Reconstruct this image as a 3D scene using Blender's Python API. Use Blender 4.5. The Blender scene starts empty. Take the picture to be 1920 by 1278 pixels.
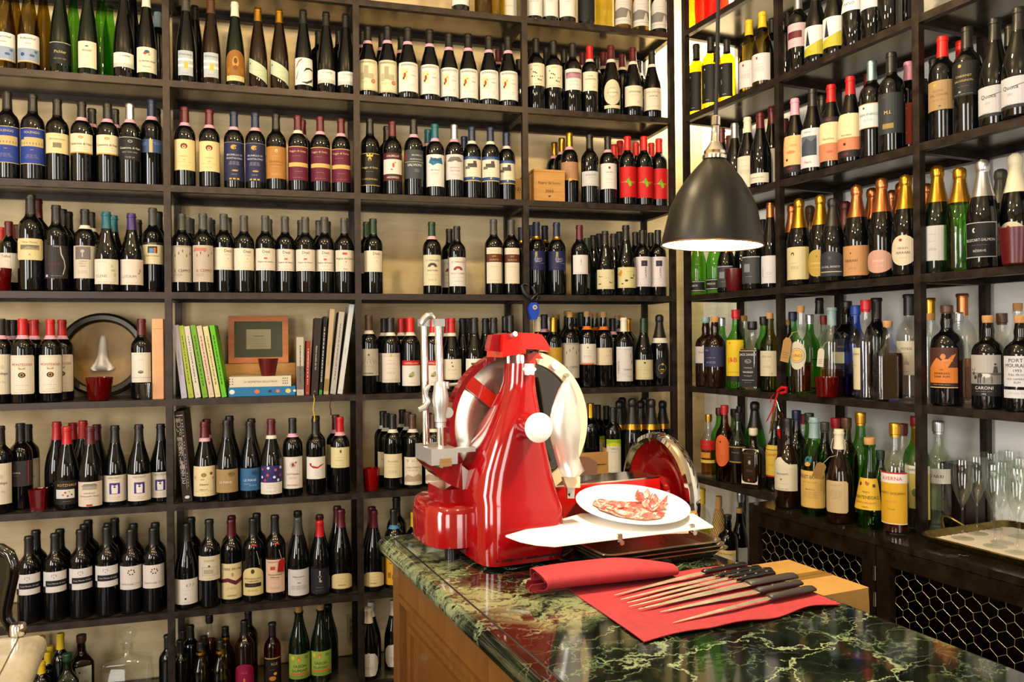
import bpy, math, random
from mathutils import Vector, Matrix
random.seed(7)
S = bpy.context.scene
COL = S.collection
pi = math.pi
cos, sin = math.cos, math.sin

# ---------------------------------------------------------------- camera, light, exposure
EYE = 1.55                                   # eye height above the floor
FPX, PITCH, ROLL = 1493.0, -0.0011, -0.0090  # focal length in pixels of a 1920 frame
_c, _s = cos(ROLL), sin(ROLL); _cp, _sp = cos(PITCH), sin(PITCH)
RIGHT = Vector((_c, -_sp * _s, _cp * _s)); UP = Vector((-_s, -_sp * _c, _cp * _c)); FWD = Vector((0, _cp, _sp))
cd = bpy.data.cameras.new('camera'); cam = bpy.data.objects.new('camera', cd); COL.objects.link(cam)
cd.sensor_width = 36; cd.lens = FPX * 36 / 1920; cd.clip_start = .05; cd.clip_end = 50
M = Matrix.Identity(4)
for i in range(3):
    M[i][0], M[i][1], M[i][2] = RIGHT[i], UP[i], -FWD[i]
M[2][3] = EYE
cam.matrix_world = M
S.camera = cam
S.view_settings.view_transform = 'Standard'; S.view_settings.look = 'None'
S.view_settings.exposure = -0.08; S.view_settings.gamma = 1.0; S.view_settings.use_curve_mapping = False
S.cycles.max_bounces = 14; S.cycles.transmission_bounces = 14; S.cycles.glossy_bounces = 5; S.cycles.diffuse_bounces = 4
S.cycles.transparent_max_bounces = 64; S.cycles.caustics_refractive = False; S.cycles.caustics_reflective = False
S.cycles.sample_clamp_indirect = 6.0

W = bpy.data.worlds.new('World'); S.world = W; W.use_nodes = True
W.node_tree.nodes['Background'].inputs[0].default_value = (1.0, .9, .78, 1); W.node_tree.nodes['Background'].inputs[1].default_value = .25

def lamp(kind, name, loc, energy, color, look=None, **kw):
    l = bpy.data.lights.new(name, kind); o = bpy.data.objects.new(name, l); COL.objects.link(o)
    l.energy = energy; l.color = color; o.location = loc
    for k, v in kw.items(): setattr(l, k, v)
    if look is not None: o.rotation_euler = (Vector(look) - Vector(loc)).to_track_quat('-Z', 'Y').to_euler()
    return o
# daylight from the shop windows behind the camera, and the bare warm ceiling bulbs of the shop
lamp('AREA', 'window_light', (-1.5, -2.9, 1.85), 92, (1, .97, .92), look=(.2, 3, 1.7), shape='RECTANGLE', size=1.3, size_y=1.9)
lamp('AREA', 'door_light', (1.9, -2.9, 1.7), 62, (1, .97, .92), look=(.7, 3, 1.6), shape='RECTANGLE', size=1.1, size_y=1.9)
lamp('AREA', 'side_window_light', (-2.7, .2, 1.75), 165, (.93, .97, 1.0), look=(2.0, 2.0, 1.45), shape='RECTANGLE', size=1.5, size_y=1.9)
for k, (x, y, e) in enumerate(((-1.5, 1.6, 1), (-.45, 1.85, 1), (.55, 2.2, 1.1), (-.9, .3, .8), (.5, .3, .8))):
    lamp('POINT', 'ceiling_bulb', (x, y, 2.98), e * 43, (1, .77, .44), shadow_soft_size=.045)
# strip lamp in the void between the two racks
lamp('AREA', 'corner_strip_light', (.87, 3.86, 2.9), 15, (1, .88, .6), look=(.87, 3.86, 1.0), shape='DISK', size=.16)
lamp('POINT', 'corner_lamp_light', (.87, 3.86, 3.05), 14, (1, .88, .6), shadow_soft_size=.06)

# ---------------------------------------------------------------- frames of reference
AL, AR = math.radians(16.03), math.radians(113.44)
UL = Vector((cos(AL), sin(AL), 0)); NL = Vector((-sin(AL), cos(AL), 0))       # left rack: along, into the wall
UR = Vector((cos(AR), sin(AR), 0)); NR = -Vector((-sin(AR), cos(AR), 0))      # right rack and counter: along, into the wall
DL, DR = 3.3, 2.1749
def Lw(s, d, z): return UL * s + NL * (DL + d) + Vector((0, 0, z + EYE))
def Rw(a, b, z): return NR * a + UR * b + Vector((0, 0, z + EYE))             # a across the counter, b along it
def ray(px, py):
    x, y = (px - 960) / FPX, -(py - 639) / FPX
    return RIGHT * x + UP * y + FWD
def hit(px, py, n, d):
    r = ray(px, py); return r * (d / r.dot(n))                                # eye-relative
def hor(px, py, z):
    r = ray(px, py); return r * (z / r.z)
def ab(px, py, z):
    p = hor(px, py, z); return p.dot(NR), p.dot(UR)

# ---------------------------------------------------------------- materials
def lin(h):
    if isinstance(h, (tuple, list)): return tuple(h[:3]) + (1,)
    v = [int(h[i:i + 2], 16) / 255 for i in (0, 2, 4)]
    return tuple(c / 12.92 if c <= .04045 else ((c + .055) / 1.055) ** 2.4 for c in v) + (1,)
MATS = {}
def mat(name, color, rough=.5, metal=0., trans=0., ior=1.45, coat=0., emit=0., bump=0., bscale=60., spec=.5, vary=0.):
    if name in MATS: return MATS[name]
    m = bpy.data.materials.new(name); m.use_nodes = True; MATS[name] = m
    nt = m.node_tree; b = nt.nodes['Principled BSDF']
    b.inputs['Base Color'].default_value = lin(color); b.inputs['Roughness'].default_value = rough
    b.inputs['Metallic'].default_value = metal; b.inputs['Transmission Weight'].default_value = trans
    b.inputs['IOR'].default_value = ior; b.inputs['Coat Weight'].default_value = coat; b.inputs['Coat Roughness'].default_value = .03
    b.inputs['Specular IOR Level'].default_value = spec
    if emit: b.inputs['Emission Color'].default_value = lin(color); b.inputs['Emission Strength'].default_value = emit
    if bump or vary:
        tc = nt.nodes.new('ShaderNodeTexCoord'); n = nt.nodes.new('ShaderNodeTexNoise')
        n.inputs['Scale'].default_value = bscale; n.inputs['Detail'].default_value = 5
        nt.links.new(tc.outputs['Object'], n.inputs['Vector'])
        if bump:
            bp = nt.nodes.new('ShaderNodeBump'); bp.inputs['Strength'].default_value = bump; bp.inputs['Distance'].default_value = .004
            nt.links.new(n.outputs['Fac'], bp.inputs['Height']); nt.links.new(bp.outputs['Normal'], b.inputs['Normal'])
        if vary:
            r = nt.nodes.new('ShaderNodeValToRGB'); c = lin(color)
            r.color_ramp.elements[0].position = .3; r.color_ramp.elements[1].position = .7
            r.color_ramp.elements[0].color = tuple(x * (1 - vary) for x in c[:3]) + (1,)
            r.color_ramp.elements[1].color = tuple(min(1, x * (1 + vary)) for x in c[:3]) + (1,)
            nt.links.new(n.outputs['Fac'], r.inputs['Fac']); nt.links.new(r.outputs['Color'], b.inputs['Base Color'])
    return m
def paper(h): return mat('paper_' + h, tuple(c * .84 for c in lin(h)[:3]), .55, spec=.3)
def foil(h, metal=0.): return mat('foil_' + h + ('m' if metal else ''), h, .28 if metal else .38, metal)

class G:                                       # tiny node-graph helper
    def __init__(s, name):
        s.m = bpy.data.materials.new(name); s.m.use_nodes = True; s.t = s.m.node_tree; s.b = s.t.nodes['Principled BSDF']
        s.tc = s.n('ShaderNodeTexCoord').outputs['Object']
    def n(s, t, **kw):
        x = s.t.nodes.new(t)
        for k, v in kw.items():
            if k in x.inputs: x.inputs[k].default_value = v
            else: setattr(x, k, v)
        return x
    def l(s, a, b): s.t.links.new(a, b)
    def mapv(s, scale, rot=(0, 0, 0)):
        m = s.n('ShaderNodeMapping'); m.inputs['Scale'].default_value = scale; m.inputs['Rotation'].default_value = rot
        s.l(s.tc, m.inputs['Vector']); return m.outputs[0]
    def noise(s, v, scale, detail=4, rough=.55, dist=0.):
        x = s.n('ShaderNodeTexNoise'); x.inputs['Scale'].default_value = scale; x.inputs['Detail'].default_value = detail
        x.inputs['Roughness'].default_value = rough; x.inputs['Distortion'].default_value = dist; s.l(v, x.inputs['Vector']); return x
    def ramp(s, f, *st):
        r = s.n('ShaderNodeValToRGB'); e = r.color_ramp.elements
        while len(e) < len(st): e.new(.5)
        for k, (p, c) in enumerate(st): e[k].position = p; e[k].color = lin(c) if not isinstance(c, (int, float)) else (c, c, c, 1)
        s.l(f, r.inputs['Fac']); return r.outputs['Color']
    def mix(s, f, a, b):
        x = s.n('ShaderNodeMix', data_type='RGBA')
        for i, v in ((0, f), (6, a), (7, b)):
            if hasattr(v, 'links') or hasattr(v, 'is_linked'): s.l(v, x.inputs[i])
            else: x.inputs[i].default_value = v if i == 0 else lin(v)
        return x.outputs[2]
    def bump(s, h, strength=.2, dist=.004):
        x = s.n('ShaderNodeBump'); x.inputs['Strength'].default_value = strength; x.inputs['Distance'].default_value = dist
        s.l(h, x.inputs['Height']); s.l(x.outputs[0], s.b.inputs['Normal'])
    def base(s, c): s.l(c, s.b.inputs['Base Color'])
    def done(s, rough=.5, metal=0., coat=0.):
        s.b.inputs['Roughness'].default_value = rough; s.b.inputs['Metallic'].default_value = metal; s.b.inputs['Coat Weight'].default_value = coat
        return s.m

def m_plaster(name, c1, c2):
    g = G(name); v = g.mapv((1.2, 1.2, 9)); n = g.noise(v, 3, 6, .6, .6); n2 = g.noise(g.mapv((2, 2, 14)), 22, 4)
    g.base(g.ramp(n.outputs['Fac'], (.3, c1), (.7, c2))); g.bump(n2.outputs['Fac'], .35, .004); return g.done(.75)
def m_steel(name, c1, c2, rough, metal):
    g = G(name); n = g.noise(g.mapv((3, 3, 3)), 6, 5, .65); g.base(g.ramp(n.outputs['Fac'], (.35, c1), (.68, c2)))
    n2 = g.noise(g.mapv((1, 1, 1)), 18, 4); r = g.ramp(n2.outputs['Fac'], (.3, rough * .75), (.7, rough * 1.3)); g.l(r, g.b.inputs['Roughness'])
    g.b.inputs['Metallic'].default_value = metal; return g.m
def m_wood(name, c1, c2, axis=2, scale=9, rough=.4, coat=.2):
    sc = [scale * 2.2] * 3; sc[axis] = scale * .14
    g = G(name); n = g.noise(g.mapv(tuple(sc)), 1.6, 6, .6, 1.2); n2 = g.noise(g.mapv(tuple(x * 4 for x in sc)), 2, 3)
    c = g.ramp(n.outputs['Fac'], (.3, c1), (.7, c2)); g.base(g.mix(.25, c, g.ramp(n2.outputs['Fac'], (.35, c1), (.65, c2))))
    g.bump(n2.outputs['Fac'], .08, .002); return g.done(rough, 0, coat)
def m_marble():
    g = G('green_marble'); v = g.mapv((1, 1, 1), (0, 0, -.25))
    dn = g.noise(v, 4.5, 6, .62); ad = g.n('ShaderNodeVectorMath', operation='MULTIPLY_ADD')
    g.l(dn.outputs['Color'], ad.inputs[0]); ad.inputs[1].default_value = (.34, .34, .34); g.l(v, ad.inputs[2])
    st = g.n('ShaderNodeMapping'); st.inputs['Rotation'].default_value = (0, 0, .9); st.inputs['Scale'].default_value = (1, 2.4, 1); g.l(ad.outputs[0], st.inputs['Vector'])
    def veins(scale, w0, w1):
        vo = g.n('ShaderNodeTexVoronoi', feature='DISTANCE_TO_EDGE'); vo.inputs['Scale'].default_value = scale; g.l(st.outputs[0], vo.inputs['Vector']); return g.ramp(vo.outputs['Distance'], (0., 1.), (w0, .75), (w1, 0.))
    def mul(a, b, f=1.):
        m = g.n('ShaderNodeMix', data_type='RGBA', blend_type='MULTIPLY'); m.inputs[0].default_value = f; g.l(a, m.inputs[6]); g.l(b, m.inputs[7]); return m.outputs[2]
    base = g.ramp(g.noise(st.outputs[0], 5, 7, .7).outputs['Fac'], (.38, '060907'), (.55, '10170e'), (.66, '1d2a19'), (.8, '33452a'))
    red = g.ramp(g.noise(v, 2.6, 4, .6).outputs['Fac'], (.60, 0.), (.66, 1.)); base = g.mix(red, base, '33110a')
    m1 = g.ramp(g.noise(v, 3.2, 3, .6).outputs['Fac'], (.36, .0), (.52, 1.)); m2 = g.ramp(g.noise(g.mapv((1, 1, 1), (0, 0, 1.)), 4.1, 3, .6).outputs['Fac'], (.38, .0), (.54, .9))
    c = g.mix(mul(veins(9., .008, .030), m2), base, '54694a')
    c = g.mix(mul(veins(4.4, .009, .028), m1), c, '8f9c78')
    cz = g.ramp(g.noise(v, 1.9, 3, .55).outputs['Fac'], (.49, 0.), (.57, 1.)); cg = g.ramp(g.noise(st.outputs[0], 15, 8, .78).outputs['Fac'], (.44, 0.), (.54, .95))
    c = g.mix(mul(cz, cg), c, '7c8560'); g.base(c)
    return g.done(.07, 0, .25)
PL_B = m_plaster('back_wall_plaster', 'c8ae7e', 'dac49a'); PL_R = m_plaster('right_wall_plaster', 'd4d0c6', 'e2ded6')  # warmth of the bulb light is put into the back wall's base colour
TUBE = m_steel('blackened_steel', '231c18', '3a3029', .42, .65)
SHEET = m_steel('shelf_sheet', '6b6558', '857d6c', .2, .85)
CABM = m_steel('cabinet_steel', '1a130c', '33261a', .3, .6)
CABT = m_steel('cabinet_top_steel', '2c241c', '4a3e30', .16, .75)
WOODC = m_wood('counter_wood', '5a340f', '7c501c', 2, 10)
WOODB = m_wood('pale_crate_wood', '9a6a30', 'b98a48', 0, 9, .6, 0)
MARB = m_marble()
WMARB = (lambda g: (g.base(g.ramp(g.noise(g.mapv((1, 1, 1)), 7, 6, .6, 1.5).outputs['Fac'], (.3, '8f8876'), (.6, 'b3aa98'))), g.done(.2, 0, .2))[1])(G('cream_marble'))
CARD = m_wood('cardboard', '9a7436', 'a8803e', 2, 5, .75, 0)
CHROME = mat('chrome', 'e4e2de', .06, 1.); STEEL = mat('polished_steel', 'd0ccc0', .14, 1.); ALU = mat('satin_aluminium', 'c0beba', .32, .75)
REDP = mat('red_enamel', '8a060c', .12, 0, coat=.6); REDG = mat('orange_red_enamel', 'c42410', .15, 0, coat=.8)
WHITE = mat('white_enamel', 'e8e4da', .3); PORC = mat('porcelain', 'f2f0ea', .12, coat=.4)
BLACK = mat('black_plastic', '0c0c0d', .25); BLACKM = mat('black_matt', '100f0e', .5)
LACQ = mat('black_lacquer', '050506', .05, coat=1.)
BRASS = mat('brass', '9a7a35', .25, 1.)
GL = {'dark': mat('dark_glass', '07080a', .035, spec=.6), 'brown': mat('brown_glass', '180a04', .04, spec=.6), 'dgreen': mat('deep_green_glass', '06120a', .035, spec=.6)}
LIQ = {'d': mat('dark_liquor', '30100a', .05)}
def m_thin(name, tint, edge, ior=1.4):
    g = G(name); nt = g.t; tr = g.n('ShaderNodeBsdfTransparent'); gl = g.n('ShaderNodeBsdfGlossy'); gl.inputs['Roughness'].default_value = .03
    lw = g.n('ShaderNodeLayerWeight'); lw.inputs['Blend'].default_value = .35
    g.l(g.ramp(lw.outputs['Facing'], (.0, tint), (.8, tint), (1., edge)), tr.inputs['Color'])
    k = (ior - 1) / .4; fr = g.ramp(lw.outputs['Facing'], (0., .035 * k), (.6, .06 * k), (.86, .2 * k), (1., .7 * k)); mx = g.n('ShaderNodeMixShader'); g.l(fr, mx.inputs[0]); g.l(tr.outputs[0], mx.inputs[1]); g.l(gl.outputs[0], mx.inputs[2])
    nt.links.new(mx.outputs[0], nt.nodes['Material Output'].inputs['Surface']); return g.m
THIN = m_thin('thin_clear_glass', 'fbfcfb', '98a09e', 1.45); PANE = m_thin('picture_pane', 'f8f8f6', 'e0e4e2'); FILM = m_thin('cellophane_film', 'f6f6f4', 'c8ccc8')
for k_, t_, e_ in (('green', '9ad878', '2a7a24'), ('lgreen', 'b8d0a8', '5a7a50'), ('olive', 'a89840', '4a3e10'), ('yellow', 'e8d840', '6a5a08'), ('ywhite', 'e8e080', '8a7c20'), ('orange', 'f07028', '8a1c04'), ('amberb', 'a85c20', '3a1604'), ('blue', '6c90e0', '203478')):
    GL[k_] = m_thin(k_ + '_glass', t_, e_)
GL['clear'] = THIN; FLUTE = m_thin('flute_glass', 'fafcfb', '8e9694', 1.6)
for k_, t_, e_ in (('w', 'f8faf8', 'b8c4be'), ('a', 'dc9c44', '5a2c08'), ('g', 'e8b858', '6a4008'), ('y', 'dcd858', '6a6410'), ('b', 'a8602c', '32140a'), ('r', 'b06840', '3a1408')):
    LIQ[k_] = m_thin('liquor_' + {'w': 'water_white', 'a': 'amber', 'g': 'gold', 'y': 'lemon', 'b': 'brown', 'r': 'rose_amber'}[k_], t_, e_, 1.2)
REDGLASS = mat('red_glass', '6c0408', .04, 0, .55); REDFROST = mat('frosted_red_glass', '5a0c12', .3, 0, .25)
CLOTH = (lambda g: (g.base(g.ramp(g.noise(g.mapv((1, 1, 1)), 40, 4).outputs['Fac'], (.3, '84141c'), (.7, '961a24'))), g.bump(g.noise(g.mapv((1, 1, 1)), 700, 2).outputs['Fac'], .25, .001), g.done(.8))[2])(G('red_cotton'))

# ---------------------------------------------------------------- meshes
class MB:
    def __init__(s): s.v = []; s.f = []; s.mi = []; s.ms = []
    def m(s, mt):
        if mt not in s.ms: s.ms.append(mt)
        return s.ms.index(mt)
    def add(s, vs, fs, mt):
        k = len(s.v); i = s.m(mt); s.v += [tuple(v) for v in vs]
        for f in fs: s.f.append(tuple(x + k for x in f)); s.mi.append(i)
    def box(s, lo, hi, mt, X=None):
        vs = [Vector((x, y, z)) for z in (lo[2], hi[2]) for y in (lo[1], hi[1]) for x in (lo[0], hi[0])]
        if X is not None: vs = [X @ v for v in vs]
        s.add(vs, [(0, 2, 3, 1), (4, 5, 7, 6), (0, 1, 5, 4), (2, 6, 7, 3), (0, 4, 6, 2), (1, 3, 7, 5)], mt)
    def rings(s, R, mt, cap0=True, cap1=True, closed=True):
        n = len(R[0]); vs = [v for r in R for v in r]; fs = []
        for i in range(len(R) - 1):
            for j in range(n if closed else n - 1):
                a, b = i * n + j, i * n + (j + 1) % n; fs.append((a, b, b + n, a + n))
        if cap0: fs.append(tuple(range(n))[::-1])
        if cap1: fs.append(tuple((len(R) - 1) * n + j for j in range(n)))
        s.add(vs, fs, mt)
    def lathe(s, prof, mt, n=20, X=None, cap0=True, cap1=True):
        R = []
        for r, z in prof:
            ring = [Vector((r * cos(2 * pi * j / n), r * sin(2 * pi * j / n), z)) for j in range(n)]
            R.append([X @ v for v in ring] if X is not None else ring)
        s.rings(R, mt, cap0, cap1)
    def cyl(s, p0, p1, r0, mt, r1=None, n=12):
        p0, p1 = Vector(p0), Vector(p1); q = (p1 - p0).to_track_quat('Z', 'Y').to_matrix().to_4x4(); q.translation = p0
        s.lathe([(r0, 0), (r0 if r1 is None else r1, (p1 - p0).length)], mt, n, q)
    def tube(s, pts, r, mt, n=8, closed=False, up=None):
        pts = [Vector(p) for p in pts]; R = []; N = len(pts); rr = r if isinstance(r, (list, tuple)) else [r] * N
        prev = None
        for i, p in enumerate(pts):
            a = pts[(i - 1) % N] if (closed or i) else pts[0]; b = pts[(i + 1) % N] if (closed or i < N - 1) else pts[-1]
            t = (b - a).normalized()
            if prev is None: x = t.orthogonal().normalized() if up is None else (Vector(up) - t * Vector(up).dot(t)).normalized()
            else: x = (prev - t * prev.dot(t)).normalized()
            prev = x; y = t.cross(x)
            R.append([p + (x * cos(2 * pi * j / n) + y * sin(2 * pi * j / n)) * rr[i] for j in range(n)])
        if closed: R.append(R[0]); s.rings(R, mt, False, False)
        else: s.rings(R, mt)
    def prism(s, poly, z0, z1, mt, X=None):
        n = len(poly); lo = [Vector((x, y, z0)) for x, y in poly]; hi = [Vector((x, y, z1)) for x, y in poly]
        R = [lo, hi]
        if X is not None: R = [[X @ v for v in r] for r in R]
        s.rings(R, mt)
    def loft(s, secs, mt, n=32, X=None):                 # (z, cx, cy, hx, hy, exponent)
        R = []
        for z, cx, cy, hx, hy, e in secs:
            ring = []
            for j in range(n):
                a = 2 * pi * (j + .5) / n; c, d = cos(a), sin(a); k = (abs(c) ** e + abs(d) ** e) ** (-1 / e)
                ring.append(Vector((cx + hx * c * k, cy + hy * d * k, z)))
            R.append([X @ v for v in ring] if X is not None else ring)
        s.rings(R, mt)
    def mesh(s, name, sharp=35):
        me = bpy.data.meshes.new(name); me.from_pydata(s.v, [], s.f)
        for mt in s.ms: me.materials.append(mt)
        if len(s.ms) > 1: me.polygons.foreach_set('material_index', s.mi)
        me.polygons.foreach_set('use_smooth', [True] * len(me.polygons))
        me.update(); me.set_sharp_from_angle(angle=math.radians(sharp))
        return me
    def ob(s, name, parent=None, label=None, cat=None, group=None, loc=None, rz=None, sharp=35, kind=None):
        return link(name, s.mesh(name, sharp), parent, label, cat, group, loc, rz, kind)
def link(name, me, parent=None, label=None, cat=None, group=None, loc=None, rz=None, kind=None):
    o = bpy.data.objects.new(name, me); COL.objects.link(o)
    if parent is not None: o.parent = parent
    if label: o['label'] = label
    if cat: o['category'] = cat
    if group: o['group'] = group
    if kind: o['kind'] = kind
    if loc is not None: o.location = loc
    if rz is not None: o.rotation_euler = (0, 0, rz)
    return o
def empty(name, label, cat, loc=(0, 0, 0), rz=0, group=None):
    o = link(name, None, None, label, cat, group, loc, rz); o.empty_display_size = .05; return o
def XR(a, b, z, rz=0):                                    # transform whose x runs across the counter, y along it
    m = Matrix.Translation(Rw(a, b, z)) @ Matrix.Rotation(AR - pi / 2 + rz, 4, 'Z'); return m

# ---------------------------------------------------------------- lettering: one outline mesh per character, laid down flat or round a bottle
_GLY = {}
def _tmesh(txt):
    c = bpy.data.curves.new('t', 'FONT'); c.body = txt; c.resolution_u = 2; c.size = 1
    o = bpy.data.objects.new('t', c); COL.objects.link(o); bpy.context.view_layer.update()
    me = o.evaluated_get(bpy.context.evaluated_depsgraph_get()).to_mesh()
    vs = [(v.co.x, v.co.y) for v in me.vertices]; fs = [tuple(p.vertices) for p in me.polygons]
    o.to_mesh_clear(); bpy.data.objects.remove(o); bpy.data.curves.remove(c)
    return vs, fs
def glyph(ch):
    if ch not in _GLY:
        if ch == ' ': _GLY[ch] = ([], [], .3)
        else:
            vs, fs = _tmesh(ch); w1 = max((v[0] for v in vs), default=.5)
            v2, _ = _tmesh(ch + ch); w2 = max((v[0] for v in v2), default=1.); _GLY[ch] = (vs, fs, max(.15, w2 - w1))
    return _GLY[ch]
def text2d(s, h, maxw=None, squeeze=1.):
    """vertices (x, y) and faces of a centred line of cap height h"""
    k = h / .727; x = 0; V = []; F = []
    for ch in s:
        vs, fs, adv = glyph(ch); n = len(V)
        V += [(x + a * k * squeeze, b * k) for a, b in vs]; F += [tuple(i + n for i in f) for f in fs]; x += adv * k * squeeze
    sx = 1. if not maxw or x <= maxw else maxw / x
    return [((a - x / 2) * sx, b - h / 2) for a, b in V], F
def flat_text(mb, s, o, xd, yd, h, mt, maxw=None):
    V, F = text2d(s, h, maxw); o, xd, yd = Vector(o), Vector(xd).normalized(), Vector(yd).normalized()
    mb.add([o + xd * a + yd * b for a, b in V], F, mt)
# ---------------------------------------------------------------- bottles
PROF = {  # (height, radius) as fractions
 'b': [(0, .86), (.008, .97), (.02, 1), (.62, 1), (.655, .985), (.69, .93), (.72, .82), (.745, .66), (.765, .53), (.785, .44), (.81, .40), (.90, .375), (.955, .37), (.957, .41), (.976, .41), (.978, .385), (1, .38)],
 'u': [(0, .86), (.008, .97), (.02, 1), (.38, 1), (.45, .985), (.52, .92), (.59, .81), (.66, .66), (.73, .52), (.80, .41), (.86, .365), (.945, .35), (.948, .39), (.97, .39), (.973, .36), (1, .36)],
 'r': [(0, .86), (.008, .97), (.02, 1), (.34, 1), (.42, .97), (.52, .875), (.62, .74), (.72, .59), (.82, .455), (.90, .39), (.95, .375), (.953, .41), (.972, .41), (.975, .385), (1, .38)],
 'c': [(0, .86), (.008, .97), (.02, 1), (.42, 1), (.50, .97), (.58, .87), (.66, .72), (.74, .56), (.81, .45), (.86, .39), (.895, .37), (.905, .41), (.93, .43), (.965, .42), (.99, .36), (1, .2)],
 'w': [(0, .88), (.01, .98), (.025, 1), (.56, 1), (.61, .96), (.65, .86), (.685, .70), (.72, .54), (.76, .43), (.82, .38), (.90, .36), (.905, .42), (1, .42)],
 'm': [(0, .88), (.01, .98), (.025, 1), (.58, 1), (.64, .95), (.685, .82), (.715, .62), (.735, .46), (.76, .38), (.79, .37), (.83, .40), (.88, .35), (.93, .32), (.935, .37), (1, .37)],
 'q': [(0, .93), (.01, .99), (.03, 1), (.56, 1), (.60, .95), (.66, .72), (.71, .50), (.76, .40), (.88, .36), (.90, .43), (1, .43)],
 'f': [(0, .9), (.015, .98), (.03, 1), (.66, 1), (.72, .95), (.75, .74), (.765, .45), (.79, .34), (.84, .34), (.90, .34), (.91, .42), (.95, .46), (1, .44)],
 'o': [(0, .78), (.03, .84), (.10, .86), (.13, .98), (.18, 1), (.22, .98), (.40, .80), (.50, .69), (.58, .56), (.66, .43), (.74, .37), (.90, .34), (.905, .40), (.97, .40), (1, .38)],
 'n': [(0, .86), (.01, .97), (.02, 1), (.46, 1), (.52, .94), (.58, .80), (.64, .62), (.70, .46), (.75, .40), (.80, .42), (.84, .40), (.90, .35), (1, .35)],
 'g': [(0, .9), (.01, .98), (.02, 1), (.60, 1), (.66, .93), (.71, .75), (.745, .52), (.77, .42), (.80, .40), (.965, .40), (.968, .46), (.995, .46), (1, .42)],
}
RAD = {'b': .0385, 'u': .0415, 'r': .037, 'c': .0435, 'w': .0375, 'm': .046, 'q': .041, 'f': .052, 'o': .045, 'n': .044, 'g': .038}
REFH = {'b': .30, 'u': .298, 'r': .345, 'c': .315, 'w': .30, 'm': .29, 'q': .25, 'f': .25, 'o': .27, 'n': .30, 'g': .31}
CAPF = {'b': .80, 'u': .79, 'r': .83, 'c': .66, 'w': .88, 'm': .92, 'q': .88, 'f': .90, 'o': .88, 'n': .86, 'g': .80}
SQ = {'q', 'f'}
NECKF = {'b': .76, 'u': .755, 'r': .79, 'c': .60, 'w': .82, 'm': .84, 'q': .8, 'f': .80, 'o': .78, 'n': .78, 'g': .77}
CAPC = {'K': ('1a1714', 'black'), 'E': ('3c3b37', 'charcoal'), 'R': ('a81418', 'red'), 'Q': ('c81a16', 'bright red'), 'M': ('4d0e16', 'maroon'), 'W': ('cfc8b0', 'cream'), 'S': ('b9bcc0', 'silver'),
        'G': ('b8892e', 'gold'), 'T': ('0f5260', 'teal'), 'N': ('1a2340', 'navy'), 'P': ('34205c', 'purple'), 'O': ('d9741c', 'orange'), 'V': ('17321f', 'dark green'), 'B': ('2846a0', 'blue'),
        'Y': ('c9a820', 'yellow'), 'C': ('c0764a', 'copper'), 'L': ('9fc0c4', 'pale blue'), 'D': ('b88a52', 'cork'), 'I': ('d490a8', 'pink'), 'U': ('4a3020', 'brown'), 'H': ('7f9aa0', 'grey paper strip')}
METAL = set('SGCL')
BANDC = {'p': 'd7a0b0', 'w': 'd8d2c2', 'y': 'c8a030', 'o': 'd07020', 'b': '3f7fae', 's': 'b0b0b0'}
def prad(kind, h, R, z):
    t = z / h; P = PROF[kind]
    for (a, r0), (b, r1) in zip(P, P[1:]):
        if t <= b: return R * (r0 + (r1 - r0) * (t - a) / max(1e-6, b - a))
    return R * P[-1][1]
def pexp(kind, f): return 2.0 if kind not in SQ else 2.0 + 7 * max(0, min(1, (f - .55) / .4))
def ring(kind, r, z, R, n, flat=.62):
    e = pexp(kind, r / R); out = []
    for j in range(n):
        a = 2 * pi * (j + .5) / n; c, d = cos(a), sin(a); k = (abs(c) ** e + abs(d) ** e) ** (-1 / e)
        fy = 1.0 if kind != 'f' else (flat + (1 - flat) * max(0, min(1, (.55 - r / R) / .2)))
        out.append(Vector((r * c * k, r * d * k * fy, z)))
    return out
_GC = {}
def glass_mesh(kind, h, R, g, top):
    key = (kind, round(h, 3), round(R, 4), g, top)
    if key in _GC: return _GC[key]
    mb = MB(); n = 24 if kind not in SQ else 32; mt = THIN if g == 'clear' else GL[g]
    pr = [(z, r) for z, r in PROF[kind] if z <= top]
    if pr[-1][0] < top: pr.append((top, prad(kind, 1, 1, top)))
    Rg = [ring(kind, r * R, z * h, R, n) for z, r in pr]
    if g in ('clear', 'lgreen') :
        th = .0028; inn = [ring(kind, max(.004, r * R - th), z * h, R, n) for z, r in pr if z > .02]
        inn = inn[::-1] + [ring(kind, R - th, .012, R, n)]
        inn[-1] = [Vector((v.x, v.y, .011)) for v in inn[-1]]
        Rg = Rg + inn
    mb.rings(Rg, mt); me = mb.mesh('glass', 50); _GC[key] = me; return me
_LC = {}
def liquid_mesh(kind, h, R, l, fill):
    key = (kind, round(h, 3), round(R, 4), l, fill)
    if key in _LC: return _LC[key]
    mb = MB(); n = 24 if kind not in SQ else 32; g = .0031
    pr = [(z, r) for z, r in PROF[kind] if .02 < z < fill]; pr.append((fill, prad(kind, 1, 1, fill)))
    Rg = [ring(kind, R - g, .0114, R, n)] + [ring(kind, max(.003, r * R - g), max(z * h, .0116), R, n) for z, r in pr]
    mb.rings(Rg, LIQ[l]); me = mb.mesh('liquid', 50); _LC[key] = me; return me
def clipx(poly, x0, side):
    out = []
    for i, p in enumerate(poly):
        q = poly[(i + 1) % len(poly)]; a, b = (p[0] - x0) * side, (q[0] - x0) * side
        if a >= 0: out.append(p)
        if a * b < 0: t = a / (a - b); out.append((x0, p[1] + (q[1] - p[1]) * t))
    return out
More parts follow.
